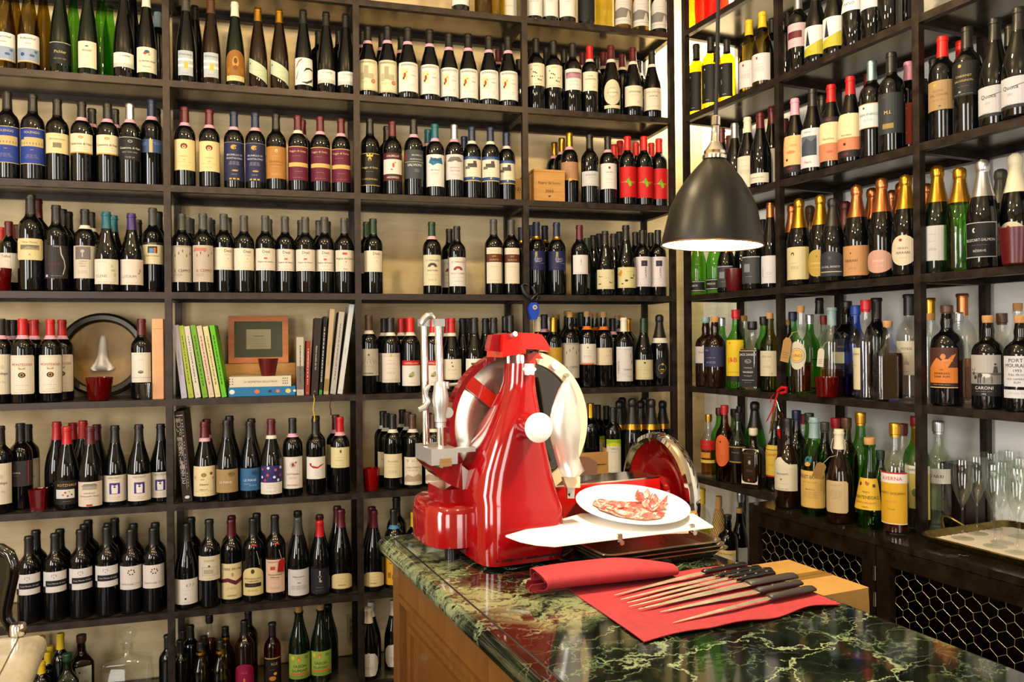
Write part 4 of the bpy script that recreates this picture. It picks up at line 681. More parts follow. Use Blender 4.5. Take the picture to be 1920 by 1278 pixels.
 'jb': ('yellow label, red initials', 'd8b820', .1, .62, [('r', -1, -1, 1, -.75, '1c1810'), T('J&B', .05, 17, 'b82018', -.05, .8), ('e', -.3, .85, 7, 5, 'b89a20'), FP(-.55, 2, .6, '6a5410')]),
 'jd': ('black label, white ornate print', '121212', .06, .58, [('r', -.95, .97, .95, 1, 'b8b8b4'), T("JACK DANIEL'S", .78, 8, 'd8d8d4', 0, .85), ('e', 0, .4, 14, 8, 'b8b8b4'), ('e', 0, .4, 12, 6.5, '121212'), T('No.7', .4, 5, 'd8d8d4'), T('Tennessee', .05, 5, 'c8c8c4'), T('WHISKEY', -.2, 6.5, 'd8d8d4'), FP(-.4, 2, .6, 'c8c8c4'), ('r', -.7, -.66, .7, -.64, 'b8b8b4'), FP(-.78, 1, .5, 'a8a8a4')]),
 'cil': ('cream rectangular label', 'c8bfa4', .2, .52, [T('CAOL ILA', .55, 6, '6a624c', -.1), FP(.2, 1, .3), FP(-.2, 3, .5), T('70cl', -.8, 4, GR, .5)], {'hw': 58}),
 'uno': ('round gold emblem label', 'c8c4b0', .28, .6, [('e', 0, 0, 29, 29, '8a7a50'), ('e', 0, 0, 26.5, 26.5, 'd0c8a8'), ('e', 0, 0, 23, 23, 'b88c40'), ('e', 0, 0, 20.5, 20.5, 'd8b060'), T('UNO', 0, 9, '4a3a20', .05)], {'shape': 'oval', 'hw': 50}),
 'yst': ('narrow yellow label', 'd0b040', .05, .34, [FP(.5, 2, .3)], {'hw': 40}),
 'nar': ('dark label, cream panel', '1a2030', .2, .6, [('r', -.9, -.3, .5, .3, 'c8c0a0'), FP(-.7, 1, .42, 'c0b080', 0), FP(.6, 2, .4, 'b0a880')]),
 'gra': ('tall cream side label', 'd2ccae', .1, .52, [T('GRAPPA', .7, 6, '4a4438', .2), FP(.2, 3, .4)], {'hw': 34, 'cx': -.7}),
 'myr': ('cream label, red letters', 'ccc8b4', .24, .56, [T('MYRIS', .55, 8, 'a03830', 0, .75), FP(.3, 1, .3), ('p', [(-.25, -.4), (0, 0), (.25, -.4)], 'a8a490'), FP(-.8, 1, .42, 'a04840', 0)], {'hw': 56}),
 'dem': ('orange label, reclining figure', 'c8742c', .18, .58, [('r', -1, .0, 1, 1, '4a2a24'), ('e', .1, .55, 8, 9, 'c88048'), ('e', .35, .35, 16, 5, 'd08a50'), ('p', [(-.9, .0), (-.3, .5), (.2, .25), (.6, .6), (.9, .7), (.4, 0)], 'c87838'), T('1990', -.1, 3.5, K), T('DEMERARA', -.28, 5.5, '2a1810', 0, .7), T('DARK RUM', -.44, 5.5, '2a1810', 0, .7), FP(-.62, 1, .4, '8a4a18'), ('r', -1, -.96, 1, -.76, '2a1c18'), FP(-.85, 1, .7, 'c8a080'), ('r', -1, -1, 1, -.97, 'd8c098')], {'hw': 56}),
 'car': ('grey photo label, grazing cow', 'a8a4a0', .14, .58, [('r', -1, -1, 1, -.42, '1a1a1a'), T('CARONI', -.6, 8, 'd8d4d0', 0, .75), FP(-.78, 1, .6, 'a8a4a0'), T('1992', -.9, 4, 'c8c4c0'), ('r', -1, -.42, 1, .1, '8a8682'), ('e', .1, .0, 13, 7, 'd0ccc8'), ('e', -.2, .0, 7, 7, '3a3836'), ('e', -.5, -.1, 5, 6, '3a3836'), ('r', .0, -.38, .08, -.05, '5a5856'), ('r', .4, -.38, .48, -.05, '5a5856'), ('e', -.62, .1, 4, 5, '2c2a28'), ('p', [(-.75, .2), (-.82, .38), (-.7, .24)], '2c2a28'), ('p', [(-.55, .22), (-.5, .38), (-.6, .24)], '2c2a28'), ('r', -.35, -.38, -.28, -.05, '3a3836'), ('r', -.2, -.38, -.14, -.1, '3a3836'), ('e', .62, .55, 3, 3, '3a3836'), ('p', [(.48, .1), (.55, .45), (.72, .45), (.78, .1)], '4a4846'), ('r', .4, .02, 1, .12, '5a5856'), ('r', -1, .1, 1, .13, '6a6662')], {'hw': 62}),
 'prt': ('white label, black capitals', 'c6c6cc', .26, .58, [T('PORT', .72, 9, '26262a', -.1), T('MOURANT', .38, 9, '26262a', 0, .75), T('1993', .05, 7, '26262a'), T('FULL PROOF', -.22, 5, '3a3a3e'), T('OLD DEMERARA', -.5, 4.5, GR), T('RUM', -.72, 5, GR), ('r', -1, -1.75, 1, -1.2, 'c6c6cc'), FP(-1.4, 2, .7, GR)], {'hw': 54}),
 'jwr': ('slanted red label', 'b01c1c', .44, .6, [FP(.1, 1, .5, 'd8b060'), ('r', -.7, -2.6, .5, -1.5, 'c88030'), ('r', -1, -3.6, 1, -3.0, 'd0b058')]),
 'org': ('large orange oval label', 'd0602c', .2, .62, [FP(.2, 1, .42, '6a2810', 0), ('e', -.1, .55, 4, 4, '3a1c10'), FP(-.3, 3, .3, '8a3c18')], {'shape': 'oval', 'hw': 56}),
 'jwb': ('black label, gold rule', '16140f', .3, .56, [('r', -1, .7, 1, .8, 'b08a40'), FP(.2, 2, .5, 'b89a58'), ('r', -1, -.9, 1, -.8, 'b08a40')]),
 'bal': ('white label, heraldic arms', 'd2d0cc', .08, .66, [T("Ballantine's", .78, 8, '3a3836', 0, .8), T('FINEST', .55, 3.5, GR), ('e', 0, .25, 7, 11, '5a5a60'), ('e', 0, .25, 4, 7, 'a8a8a8'), FP(-.2, 3, .5), ('e', -.1, -.78, 5, 5, 'a84838')]),
 'srw': ('small red and white label', 'c8b8b0', .1, .4, [('r', -1, .1, 1, .6, '8a2428'), FP(-.3, 2, .5)]),
 'lux': ('yellow label, red capitals', 'd0b040', .2, .66, [T('Luxardo', .45, 12, 'a82820', .1, .9), ('r', -1, .7, 1, .74, '1a1a1a'), FP(-.2, 3, .6, '8a4a20'), ('r', -1, -1, 1, -.9, 'a82820')]),
 'gra2': ('cream port label, wavy top', 'd2cab4', .2, .5, [('p', [(-.9, 1), (-.6, 1.4), (-.2, 1.5), (.1, 1.2), (.4, 1)], 'd2cab4'), T("GRAHAM'S", .25, 6, '3a3430', -.05, .75), ('e', -.1, -.15, 4, 4, '8a7a5a'), FP(-.5, 1, .5), FP(-.85, 3, .5, GR, 0, 2)]),
 'fbr': ('cream label, bold black title', 'cfa858', .08, .46, [('r', -.97, -.97, .97, .97, 'd8b468'), T('FERNET-BRANCA', .68, 11, '1c1a14', 0, .85), FP(.4, 2, .7, '5a4420'), T('BRANCA', .0, 5, '4a3418'), FP(-.15, 6, .75, '5a4420', 0, 4), ('e', -.2, 1.55, 15, 15, '2a6a78'), ('e', -.2, 1.35, 12, 7, 'd0a040'), ('e', -.2, 1.6, 6, 4, '2a1c14')], {'cut': .12}),
 'bei': ('beige back label, small print', 'c0aa84', .12, .46, [FP(.75, 2, .6, '7a6844'), FP(.4, 8, .55, '7a6844', 0, 4)], {'cut': .15, 'hw': 54}),
 'mtg': ('yellow label, black lettering', 'd0a830', .22, .56, [('e', -.5, .62, 9, 6, '4a4420'), ('e', .1, .66, 9, 6, '8a6a28'), ('e', .6, .55, 7, 6, '4a4420'), ('e', 0, .75, 4, 4, 'a83028'), T('Amaro', .15, 6, '2a1c10'), T('MONTENEGRO', -.2, 9, '1c1408', 0, .86), T('PREMIATA SPECIALITÀ', -.55, 4.5, 'a83028', 0, .8), T('ITALIA', -.82, 4.5, '2a1c10')]),
 'ave': ('yellow label, white red banner', 'c89a20', .1, .56, [('r', -1, .62, 1, 1, 'd8d2c8'), T('AVERNA', .8, 10, 'b81c1c', 0, .84), ('r', -1, .98, 1, 1.04, 'a81c1c'), T('AMARO SICILIANO', .22, 6, '1c1810', 0, .84), FP(-.1, 2, .4, '8a6818'), T('Fratelli', -.4, 5, '8a6818'), ('r', -1, -1, 1, -.96, 'd0c8b0')]),
 'zed': ('narrow cream green label', 'c8c088', .06, .46, [FP(.5, 8, .4, '4a5430', 0, 6)], {'hw': 34, 'cx': -.6}),
 'vrn': ('yellow label, black capitals', 'c8b860', .1, .62, [('r', -1, .7, 1, .98, 'd8d4c8'), T('VARNELLI', .84, 7, '1c1a18', 0, .84), ('e', 0, 0, 11, 13, '6a7a4a'), ('r', -.5, -1, .7, -.6, '1c1a18')]),
 'rri': ('white label fragment, black letters', 'd0ccc4', .42, .56, [T('VARRI', 0, 9, '1c1a18', .1)], {'cx': .1}),
 'lim': ('plain clear label', None, .2, .3, [FP(0, 2, .4)]),
 'vro': ('cream band, ornate title', 'd0bc80', .14, .46, [T('Vecchia Romagna', .65, 7, '5a1c1c', 0, .84), ('r', -1, -1, 1, .3, 'c8c4c0'), FP(-.1, 2, .4)]),
 'pch': ('pale label, red coin', 'c4c4c4', .04, .42, [('e', .1, .0, 4, 4, '8a2c28'), T('Amaro', .6, 6, GR), FP(-.5, 2, .4)]),
}
# rows: sight line, top of bottle (pixels, - if out of frame), kind, glass, cap+band, label, depth row
ROWS = {
('L', 'A', 'top shelf', 'leftmost bay'): '''
9 - r olive - kof 0|white label cut by frame
54 - r olive - kof 0
113 - r dgreen - pic 0|black label, gold script
165 - r dgreen - pra 0
232 - r dark - sch 0
275 - r dark W bur 0
28 - r olive - - 1|plain olive glass
82 - r olive - - 1|brownish olive glass
138 - r green - - 1|bright green glass
190 - r green - - 1|green glass beside plain label
206 - r green - - 2|green glass showing ridged neck
250 - r dark - - 1|dark glass
297 25 b dark H - 1''',
('L', 'A', 'top shelf', 'second bay'): '''
349 - r dark E wit 0|pale striped label, grey cap
396 - r brown D2 wit 0|pale striped label, tan cap
441 6 r dgreen W ber 0
484 16 r brown G sla 0
524 19 r brown G sla 0
569 20 r dark K cur 0
612 24 r dark K sch 0
649 28 r dark K sch 0|low white label, olive shine
366 - r dark K - 1
598 60 b dark K - 1
636 59 b dark K - 1''',
('L', 'A', 'second shelf', 'third bay'): '''
690 52 u dark K+p bt 0
727 50 u dark K+p bt 0
765 53 u dark K+p bw 0
806 57 u dark K+p bw 0
842 64 u dark K+p bw 0
878 65 u dark K+p bw 0
917 69 u dark K+p bw 0
953 70 u dark K+p bw 0
679 59 u dark K+p - 1
717 64 u dark K+p - 1
753 69 u dark K+p - 1
935 95 b dark M+p - 1
945 84 b dark K+p - 2
973 113 b dark K - 1''',
('L', 'A', 'second shelf', 'corner bay'): '''
1005 74 b dark K ina 0
1038 78 b dark K ina 0
1074 83 b dark K bra 0
1106 88 b dark R+w cam 0
1146 87 u dark M+w osv 0
1187 91 u dark M+w ama 0
1223 97 u dark K+w cor 0
996 90 b dark K - 1
1025 91 b dark K - 1
1058 95 b dark K - 1
1093 100 b dark M+w - 1
1119 110 b dark K+w - 1
1132 99 b dark M+w - 2
1167 103 b dark M+w - 1
1199 116 b dark K+w - 1''',
('L', 'T', 'top shelf', 'third bay'): '''
863 - b dark - big 0|blank white label
906 - b olive - - 0|brown glass
930 - b yellow - - 0|yellow glass
953 - b dark - tal 0''',
('L', 'T', 'top shelf', 'corner bay'): '''
1001 - b dark - tal 0
1030 - b dark - grn 0
1063 - b dark - rdt 0
1099 - b dark - drk 0
1132 - b ywhite - blu 0
1167 - b olive - lan 0
1201 - b olive - lan 0
1235 - b dark - lan 0''',
('L', 'B', 'second shelf', 'leftmost bay'): '''
14 173 b dark K sol 0
62 178 b dark K sol 0
108 187 b dark K pet 0
154 192 b dark K+p cas 0
202 195 b dark K+p cas 0
244 196 b dark S+p blk 0
285 188 b dark N+p stb 0
173 205 b dark K+p - 1
216 206 b dark K+p - 1
294 205 b dark K+p - 2''',
('L', 'B', 'second shelf', 'second bay'): '''
347 202 b dark M+p ver 0
393 207 b dark M+p ver 0
439 211 b dark N+p bru 0
479 213 b dark N+p bru 0
518 215 b dark K tan 0
559 218 b dark M+w pog 0
601 220 b dark M+p pog 0
640 224 b dark M+p pog 0
567 226 b dark M+p - 1''',
('L', 'B', 'third shelf', 'third bay'): '''
694 224 b dark K bpg 0
736 229 b dark M cal 0
776 225 b dark K+p sal 0
816 234 b dark T+p tea 0
852 235 b dark S+p fan 0
885 239 b dark N+w cst 0
920 240 b dark N+w cst 0
950 250 b dark N+w cst 0.045|castle label, half size
726 238 b dark K - 1
803 244 b dark T+p - 1
871 257 b dark N+w - 1''',
('L', 'B', 'third shelf', 'corner bay'): '''
1068 250 b dark G+p gld 0.07
1106 254 b dark K akr 0
1140 257 b dark K+p gar 0
1177 257 b dark Q red 0
1208 257 b dark Q red 0
1236 261 b dark Q red 0
1054 260 b dark G+p - 1
1040 268 b dark G+p - 2
1152 272 b dark Q - 2
1163 265 b dark Q - 1
1193 268 b dark Q - 1
1222 269 b dark Q - 1''',
('L', 'C', 'third shelf', 'leftmost bay'): '''
17 416 b dark M tel 0
58 366 b dark K mat 0
106 386 b dark K ori 0
160 393 b dark K+w ior 0
200 398 u dark T cle 0
247 401 u dark P lit 0
287 391 b dark E mon 0
3 427 b dark R - 1
33 422 b dark M - 1
71 374 b dark M - 1
118 393 b dark K - 1
129 398 b dark K - 2
171 399 b dark K+w - 1
213 405 u dark T - 1
259 413 u dark K - 1
298 398 b dark K - 1''',
('L', 'C', 'third shelf', 'second bay'): '''
341 402 b dark E cep 0
381 401 b dark E ce2 0
420 402 b dark E dez 0
458 405 b dark E dez 0
498 405 b dark E de2 0
535 407 b dark E de2 0
573 408 b dark E de2 0
609 408 b dark E de2 0
646 410 b dark E de3 0
352 409 b dark E - 1
358 411 b dark E - 2
391 409 b dark E - 1
397 413 b dark E - 2
428 409 b dark E - 1
504 412 b dark E - 1
565 414 b dark E - 1
599 414 b dark E - 1
614 416 b dark E - 2''',
('L', 'C', 'fourth shelf', 'third bay'): '''
700 411 b dark V dez 0
810 417 b dark V+p ter 0
857 425 b dark K te2 0
926 412 b dark E gue 0
959 413 b dark E gue 0
688 417 b dark V dez 1
843 430 b dark K te2 1|half hidden white label
978 427 b dark N+y - 1''',
('L', 'C', 'fourth shelf', 'corner bay'): '''
1006 417 b dark N+y pel 0
1044 418 b dark N+y pel 0
1087 423 b dark M pla 0
1135 434 u dark K flo 0
1174 423 u dark K bir 0
1205 432 b dark K lac 0
1234 432 b dark K lac 0
997 423 b dark N+y - 1
1022 424 b dark N+y - 1
1101 447 u dgreen V - 1
1113 442 u dark K flo 1|black cap, flourished label hidden
1124 439 u dark K - 2
1151 439 u dark K - 1
1162 435 u dark K - 2
1192 436 b dark K - 1
1221 437 b dark K - 1''',
('L', 'D', 'fourth shelf', 'leftmost bay'): '''
2 598 b dark K+p scr 0
43 598 b dark R+p mts 0
95 599 b dark R+p mts 0
266 598 b dark M vil 0.06
12 600 b dark K+p - 1
25 600 b dark K+p - 2
65 600 b dark R+p - 1
117 600 b dark R+p mts 1|red cap, pale label edge
57 601 b dark R+p - 2''',
('L', 'D', 'fifth shelf', 'third bay'): '''
692 591 b dark U+w sun 0
733 596 b dark K+w frm 0
770 596 b dark Q+w cap 0
813 597 b dark Q+w cap 0
847 597 u dark R+w chn 0
890 596 u dark K cha 0
926 596 u dark K - 0|black cap, above slicer
957 592 b dark K - 0|ringed black cap, above slicer
721 597 b dark K+w frm 1|black cap, label edge
753 597 b dark Q+w - 1
762 597 b dark Q+w - 2
840 598 u dark R+w - 1
868 597 u dark K - 1
879 597 u dark K - 2
911 597 u dark K - 1
948 593 b dark K - 1''',
('L', 'D', 'fifth shelf', 'corner bay'): '''
1008 595 b dark W - 0
1038 596 b dark G gol 0
1069 585 b dark D cep 0|open cork, hanging birds
1101 584 b dark D+o who 0
1132 585 b dark D+o crm 0
1170 596 b dark W vid 0
1207 597 u dark V crg 0
1237 590 c dark K+w ovg 0
1021 590 b dark K+p - 1
1031 595 b dark W - 2
1044 590 b dark D - 1
1056 583 b dark D - 1
1077 587 b dark D+y - 1
1088 586 b dark V - 1
1116 587 b dark D+o - 1
1149 597 b dark K+p - 1
1158 591 b dark D+p - 2
1179 597 b dark G - 1''',
('L', 'E', 'fifth shelf', 'leftmost bay'): '''
1 799 b dark K scr 0|cream label cut by frame
39 794 b dark K nai 0
126 800 u dark R rot 0
170 800 u dark M hou 0
216 798 u dark K nie 0
261 796 u dark K nie 0
302 795 u dark K nie 0|owl label cut by post
53 796 b dark K scr 1|black cap, pale label edge
107 791 u dark R - 1
137 793 u dark R - 1
154 789 u dark R - 2
182 796 u dark M - 1''',
('L', 'E', 'fifth shelf', 'second bay'): '''
384 791 u dark M+p brl 0
426 788 u dark K lpt 0
469 790 u dark K lpb 0
509 786 u dark M+w abs 0
549 784 b dark K+p gat 0
592 784 b dark K dra 0
638 782 b dark R+p brn 0
388 786 u dark M+p - 1
431 780 u dark K - 1
472 785 u dark K - 1
593 780 b dark K - 1
630 778 b dark M+p brn 1|maroon cap, cream label edge''',
('L', 'E', 'sixth shelf', 'third bay'): '''
737 777 b dark K+w bsc 0.06
774 777 b dark U+w vaj 0.06
813 777 b dark U+w vaj 0.06
725 775 b dark K+w bsc 1|black cap, cream label edge
719 771 b dark K+w - 2
765 773 b dark U+w - 1
755 768 b dark K+w - 2
804 774 b dark K+w - 1
836 777 b dark K+w - 1''',
('L', 'E', 'sixth shelf', 'corner bay'): '''
1150 764 b dark K yur 0.07
1108 756 b dark G - 1
1121 759 b dark K yur 1|black cap, lime label edge
1137 761 b dark K yur 1|black cap, lime label strip
1162 751 c dark K+y - 1
1167 745 c dark K+y - 2
1182 747 c dark K+y - 1
1202 751 c dark K+y - 1
1209 745 c dark K+y - 2
1222 748 c dark K+y - 1
1243 751 c dark K+y - 1''',
('L', 'F', 'sixth shelf', 'leftmost bay'): '''
55 1005 b dark K dcd 0.06
104 1000 b dark K dcd 0.06
152 993 b dark K dcd 0.06
201 988 b dark K dcd 0.06
246 992 b dark K dts 0.06
288 990 b dark K dts 0.06
68 994 b dark K - 1
113 992 b dark K - 1
159 983 b dark K - 1
166 975 b dark K - 2
203 981 b dark K - 1
216 972 b dark K - 2
251 982 b dark K - 1
292 980 b dark K - 1''',
('L', 'F', 'sixth shelf', 'second bay'): '''
350 981 u dark K 477 0.06
393 974 b dark K tur 0.06
434 974 b dark M tbr 0.06
475 972 b dark K mda 0.06
516 966 b dark K orn 0.06
559 970 u dark E mal 0.06
600 976 u dark R bla 0.06
640 955 u dark M arc 0.06
359 970 b dark K - 1
435 967 b dark M - 1
482 962 b dark K - 1
559 958 u dark K - 1
600 965 u dark M - 1
633 949 u dark M - 1''',
('L', 'F', 'seventh shelf', 'third bay'): '''
701 957 u dark M arc 0.06
739 955 b dark K+b yel 0.06
698 950 u dark M - 1
744 932 b dark K - 1|tall neck, big shoulders
777 960 b dark Y - 1''',
('L', 'G', 'bottom shelf', 'leftmost bay'): '''
31 1245 b dark Y - 0.06
78 1240 b dark Y - 0.06
52 1233 b dark Y - 0.10
90 1222 b dark Y - 0.13
58 1220 b dark Y - 0.17
95 1211 b dark Y - 0.2
78 1192 b dark Y - 0.24
114 1187 b dark Y - 0.26
127 1225 q dgreen V - 0.08
153 1190 q brown U olv 0.2''',
('L', 'G', 'bottom shelf', 'second bay'): '''
315 1190 g dark K - 0.12|black cap, partly behind post
377 1203 n ywhite K+y wlo 0.07
414 1200 n ywhite K+y wlo 0.07
459 1163 b brown K mag 0.08
511 1167 g amberb K fru 0.1
561 1136 c dgreen D sai 0.09
602 1132 c dgreen D sai 0.09
338 1200 b dark K - 0.1|black cap, low black shoulders
358 1172 b dark K - 0.2
344 1182 b dark K - 0.17
393 1153 w clear:r.62 K - 0.23|amber pink spirit
377 1193 n olive K - 0.15
423 1175 n olive K+y - 0.2
466 1145 b brown K - 0.2
616 1130 c dgreen - - 0.2|green glass''',
('L', 'G', 'bottom shelf', 'third bay'): '''
692 1139 u dark W tes 0.05
738 1125 u dark W tes 0.13|white bib label, nearest counter
697 1128 u dark W - 0.14''',
('R', 'T', 'top shelf', 'right corner bay'): '''
1301 - b yellow - - 0|orange yellow glass
1319 - b orange - - 0|orange glass
1337 - b orange - - 0|red orange glass
1350 - b orange - - 0|deep orange glass''',
('R', 'A', 'second shelf', 'right corner bay'): '''
1306 84 b yellow K blw 0
1333 70 b yellow K blw 0
1363 75 b yellow K blw 0
1405 39 u olive Y wfr 0
1430 24 u olive Y wfr 0
1448 - b dark K tpk 0
1344 88 b yellow K - 1''',
('R', 'A', 'top shelf', 'right middle bay'): '''
1497 - b dark S lil 0
1530 - u dark K pin 0
1565 - u dark K pin 0
1601 - u dark K fia 0
1636 - b dark K sal2 0
1668 - b dark K gsc 0
1697 - b dark - - 0|bare dark glass
1478 - b dark - - 1|dark glass, half hidden''',
('R', 'B', 'third shelf', 'right corner bay'): '''
1353 241 u dark M ple 0
1378 232 u dark S ple 0
1402 221 u dark W bou 0
1426 213 u dark M cot 0
1448 201 u dark M nui 0
1368 255 u dark M - 1
1440 225 u dark W - 1
1472 224 u dark M - 1''',
('R', 'B', 'second shelf', 'right middle bay'): '''
1491 186 u dark I pea 0
1524 168 u dark K pie 0
1559 160 u dark R nam 0
1595 145 u dark R nab 0
1635 116 b dark L enr 0
1672 100 b dark K mi 0
1704 117 b dark I cos 0
1542 180 u dark K - 1
1629 140 b dark M - 1
1731 150 b dark K - 1''',
('R', 'B', 'top shelf', 'far right bay'): '''
1768 70 b dark Q con 0
1814 52 b dark K cab 0
1866 36 u dark K quo 0
1911 16 u dark K quo 0
1803 78 b dark Q - 1
1895 48 b dark K - 1
1752 110 b dark K - 1''',
('R', 'C', 'fourth shelf', 'right corner bay'): '''
1309 440 c green - mos 0
1341 436 c green - mos 0
1362 432 u dark K gsq 0|dark label, yellow square
1412 396 u dark K gsq 0
1445 381 r dark C cur2 0
1393 420 u dark K - 1
1431 412 u dark K - 1''',
('R', 'C', 'third shelf', 'right middle bay'): '''
1499 373 c dark G egl 0
1539 366 c dark G gov 0
1562 372 c dark K cdb 0
1607 348 c dark C fer 0
1654 335 c dark C fro 0
1699 329 c dark G gfe 0
1486 383 c dark C - 1
1519 386 c dark U - 1
1586 378 c dark M - 1
1636 353 c dark C - 1
1673 357 c dark C - 1
1691 342 c dark C - 2''',
('R', 'C', 'second shelf', 'far right bay'): '''
1758 312 c dgreen G whp 0
1800 315 c green G - 0.09|gold foil under cellophane
1843 301 c dark S bil 0
1905 289 c dark W gfe 0.11|white foil, gold collar
1738 345 c dark C - 1
1877 318 c dark E - 1''',
('R', 'D', 'fifth shelf', 'right corner bay'): '''
1324 595 m brown H doc 0
1341 594 m brown D nvl 0
1380 581 w green R jb 0
1411 603 q clear:d.6 K jd 0
1444 587 w olive D cil 0
1354 596 w green S - 1
1396 592 w clear:w.3 D - 1|clear glass, grey strip
1432 594 w green K - 1''',
('R', 'D', 'fourth shelf', 'right middle bay'): '''
1502 574 g clear:a.36 D uno 0|round gold emblem, cork
1560 577 g clear:g.3 H - 0|clear glass, white neck tag
1588 565 m dark K nar 0
1624 563 w clear:w.5 R gra 0
1665 602 q clear:b.6 D - 0|square amber decanter, cork
1705 552 g clear:w.5 K myr 0
1487 585 w green N - 1
1519 590 w green S - 1
1537 553 r clear:a.35 K yst 1
1605 573 w blue B - 1
1644 559 g dark K - 1
1545 592 w clear:w.5 R - 2
1479 600 w brown D cil 1|cream label, behind post''',
('R', 'D', 'third shelf', 'far right bay'): '''
1776 573 m dark U dem 0.07
1853 592 m dark D car 0.07
1914 592 m dark D prt 0.07
1746 588 g clear:w.4 D - 0.1|clear glass, broad cork
1744 559 g clear:w.6 G - 1
1797 586 w clear:y.4 S - 1
1805 551 g clear:a.4 C - 2
1879 588 w clear:a.5 U - 1
1909 569 w clear:w.4 D - 2''',
('R', 'E', 'sixth shelf', 'right corner bay'): '''
1329 777 w clear:g.5 G jwr 0
1359 760 w amberb R org 0
1384 774 w clear:b.55 K jwb 0
1413 803 q brown W bal 0
1438 850 w brown M srw 0.1|maroon cap, tiny bottle
1453 790 w dark K lux 0.1
1349 765 w green M - 1
1377 767 w lgreen K - 1
1388 762 w green K - 2
1416 753 c green K - 1''',
('R', 'F', 'bottom shelf', 'right corner bay'): '''
1316 916 g clear:y.5 Y lim 0.06|yellow lemon liqueur
1365 965 m dark K vro 0.05
1387 953 u dark D pch 0.09
1389 924 w clear:w.5 S - 0.2''',
('R', 'H', 'cabinet top', 'right middle bay'): '''
1477 785 n brown K gra2 -0.09
1527 783 u green H fbr -0.09|bold black title, green glass
1574 805 u brown W bei -0.11|wire swing stopper, paper tags
1631 821 o green D mtg -0.08
1679 794 w clear:d.46 G ave -0.05
1722 798 g clear:d.5 G vrn 0.055|yellow label, behind post
1494 770 w dark N - 0.06
1506 777 w clear:w.5 R - 0.12
1518 775 w green V - 0.07
1547 792 w dark E - 0.05
1567 784 w clear:w.5 R - 0.09
1588 784 w brown U - 0.03
1614 774 w green G - 0.05
1651 845 w dgreen V - 0.04
1693 795 w clear:b.5 M - 0.1
1718 781 w green R - 0.12''',
('R', 'H', 'cabinet top', 'far right bay'): '''
1760 790 w clear:w.4 S rri 0.09''',
}
SHELF_OF_ROW = {}
def build_bottles():
    for (unit, row, shelf, bay), txt in ROWS.items():
        zs = ZL['E' if row == 'H' else row]
        lines = [l for l in txt.strip().split('\n')]
        front = [l for l in lines if True]
        for i, l in enumerate(front):
            look = None
            if '|' in l: l, look = l.split('|')
            px, top, kind, glass, cap, des, dep = l.split()
            if cap == 'D2': cap = 'U'
            fl = float(px) if px else 0
            dd = dep
            bottle(unit, row, zs, fl, None if top == '-' else float(top), kind, glass, cap, des, dd, shelf, bay, i, look)
# ---------------------------------------------------------------- room and racks
def framed(name, label, cat, X, group=None):
    e = empty(name, label, cat, group=group); e.matrix_world = X; return e
XLm = lambda s, d, z: Matrix.Translation(Lw(s, d, z)) @ Matrix.Rotation(AL, 4, 'Z')
def room():
    fl = MB(); fl.box((-3.2, -3.4, -.1), (4.2, 5.2, 0), m_wood('dark_floor', '2a2019', '3a2d22', 0, 3, .35, .1)); fl.ob('floor', kind='structure')
    c = MB(); c.box((-3.2, -3.4, 3.32), (4.2, 5.2, 3.4), mat('ceiling_paint', 'b8ac94', .8, bump=.1)); c.ob('ceiling', kind='structure')
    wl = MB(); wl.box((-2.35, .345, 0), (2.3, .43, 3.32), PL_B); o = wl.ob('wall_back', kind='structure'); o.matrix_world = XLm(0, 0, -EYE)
    # the walls meet where the two planes cross
    wr = MB(); wr.box((.345, -2.2, 0), (.43, 3.345, 3.32), PL_R); o = wr.ob('wall_right', kind='structure'); o.matrix_world = XR(DR, 0, -EYE)
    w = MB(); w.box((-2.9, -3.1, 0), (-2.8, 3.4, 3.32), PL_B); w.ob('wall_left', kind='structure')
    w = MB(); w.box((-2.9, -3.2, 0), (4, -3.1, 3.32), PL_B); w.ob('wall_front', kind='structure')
def rack(name, label, X, posts, bays, levels, flip=False):
    """posts: positions along local x (left rack) or y; bays: list of (p0, p1, levels)"""
    e = framed(name, label, 'shelving', X); D, t = .30, .0125
    def B(u0, u1, d0, d1, z0, z1):
        return ((u0, d0, z0), (u1, d1, z1)) if not flip else ((d0, u0, z0), (d1, u1, z1))
    pm = {}
    for p, zb in posts:
        for d in (0, D):
            key = (zb,)
            if key not in pm:
                m = MB(); m.box(*B(-t, t, 0, 2 * t, zb, 3.27), TUBE); pm[key] = m.mesh('post')
            link('post', pm[key], e, loc=(p, d, 0) if not flip else (d, p, 0))
    sr = MB(); sr.box(*B(-t, t, 2 * t, D, -2 * t, 0), TUBE); srm = sr.mesh('side_rail')
    done = set()
    for p0, p1, lv in bays:
        a = MB(); a.box(*B(p0 + t, p1 - t, 0, 2 * t, -2 * t, 0), TUBE); am = a.mesh('front_rail')
        b = MB(); b.box(*B(p0 + t, p1 - t, D, D + 2 * t, -2 * t, 0), TUBE); bm_ = b.mesh('back_rail')
        s = MB(); s.box(*B(p0 - t + .0004, p1 + t - .0004, 2 * t, D, -.003, 0), SHEET); sm = s.mesh('shelf_board')
        for l in lv:
            z = ZL[l] + EYE
            link('front_rail', am, e, loc=(0, 0, z)); link('back_rail', bm_, e, loc=(0, 0, z)); link('shelf_board', sm, e, loc=(0, 0, z))
            for p in (p0, p1):
                if (p, l) not in done: done.add((p, l)); link('side_rail', srm, e, loc=(p, 0, z - .0035) if not flip else (0, p, z - .0035))
    return e
room()
LP = [-1.145, -.423, .297, 1.017, 1.7228]; ALL = 'TABCDEFG'
rack('shelving_rack', 'long blackened steel shelving rack full of wine bottles along the back wall', XLm(0, 0, -EYE), [(p, 0) for p in LP], [(LP[i], LP[i + 1], ALL) for i in range(4)], ALL)
RP = [3.021, 2.42, 1.797, 1.177]; zc = -.619 + EYE
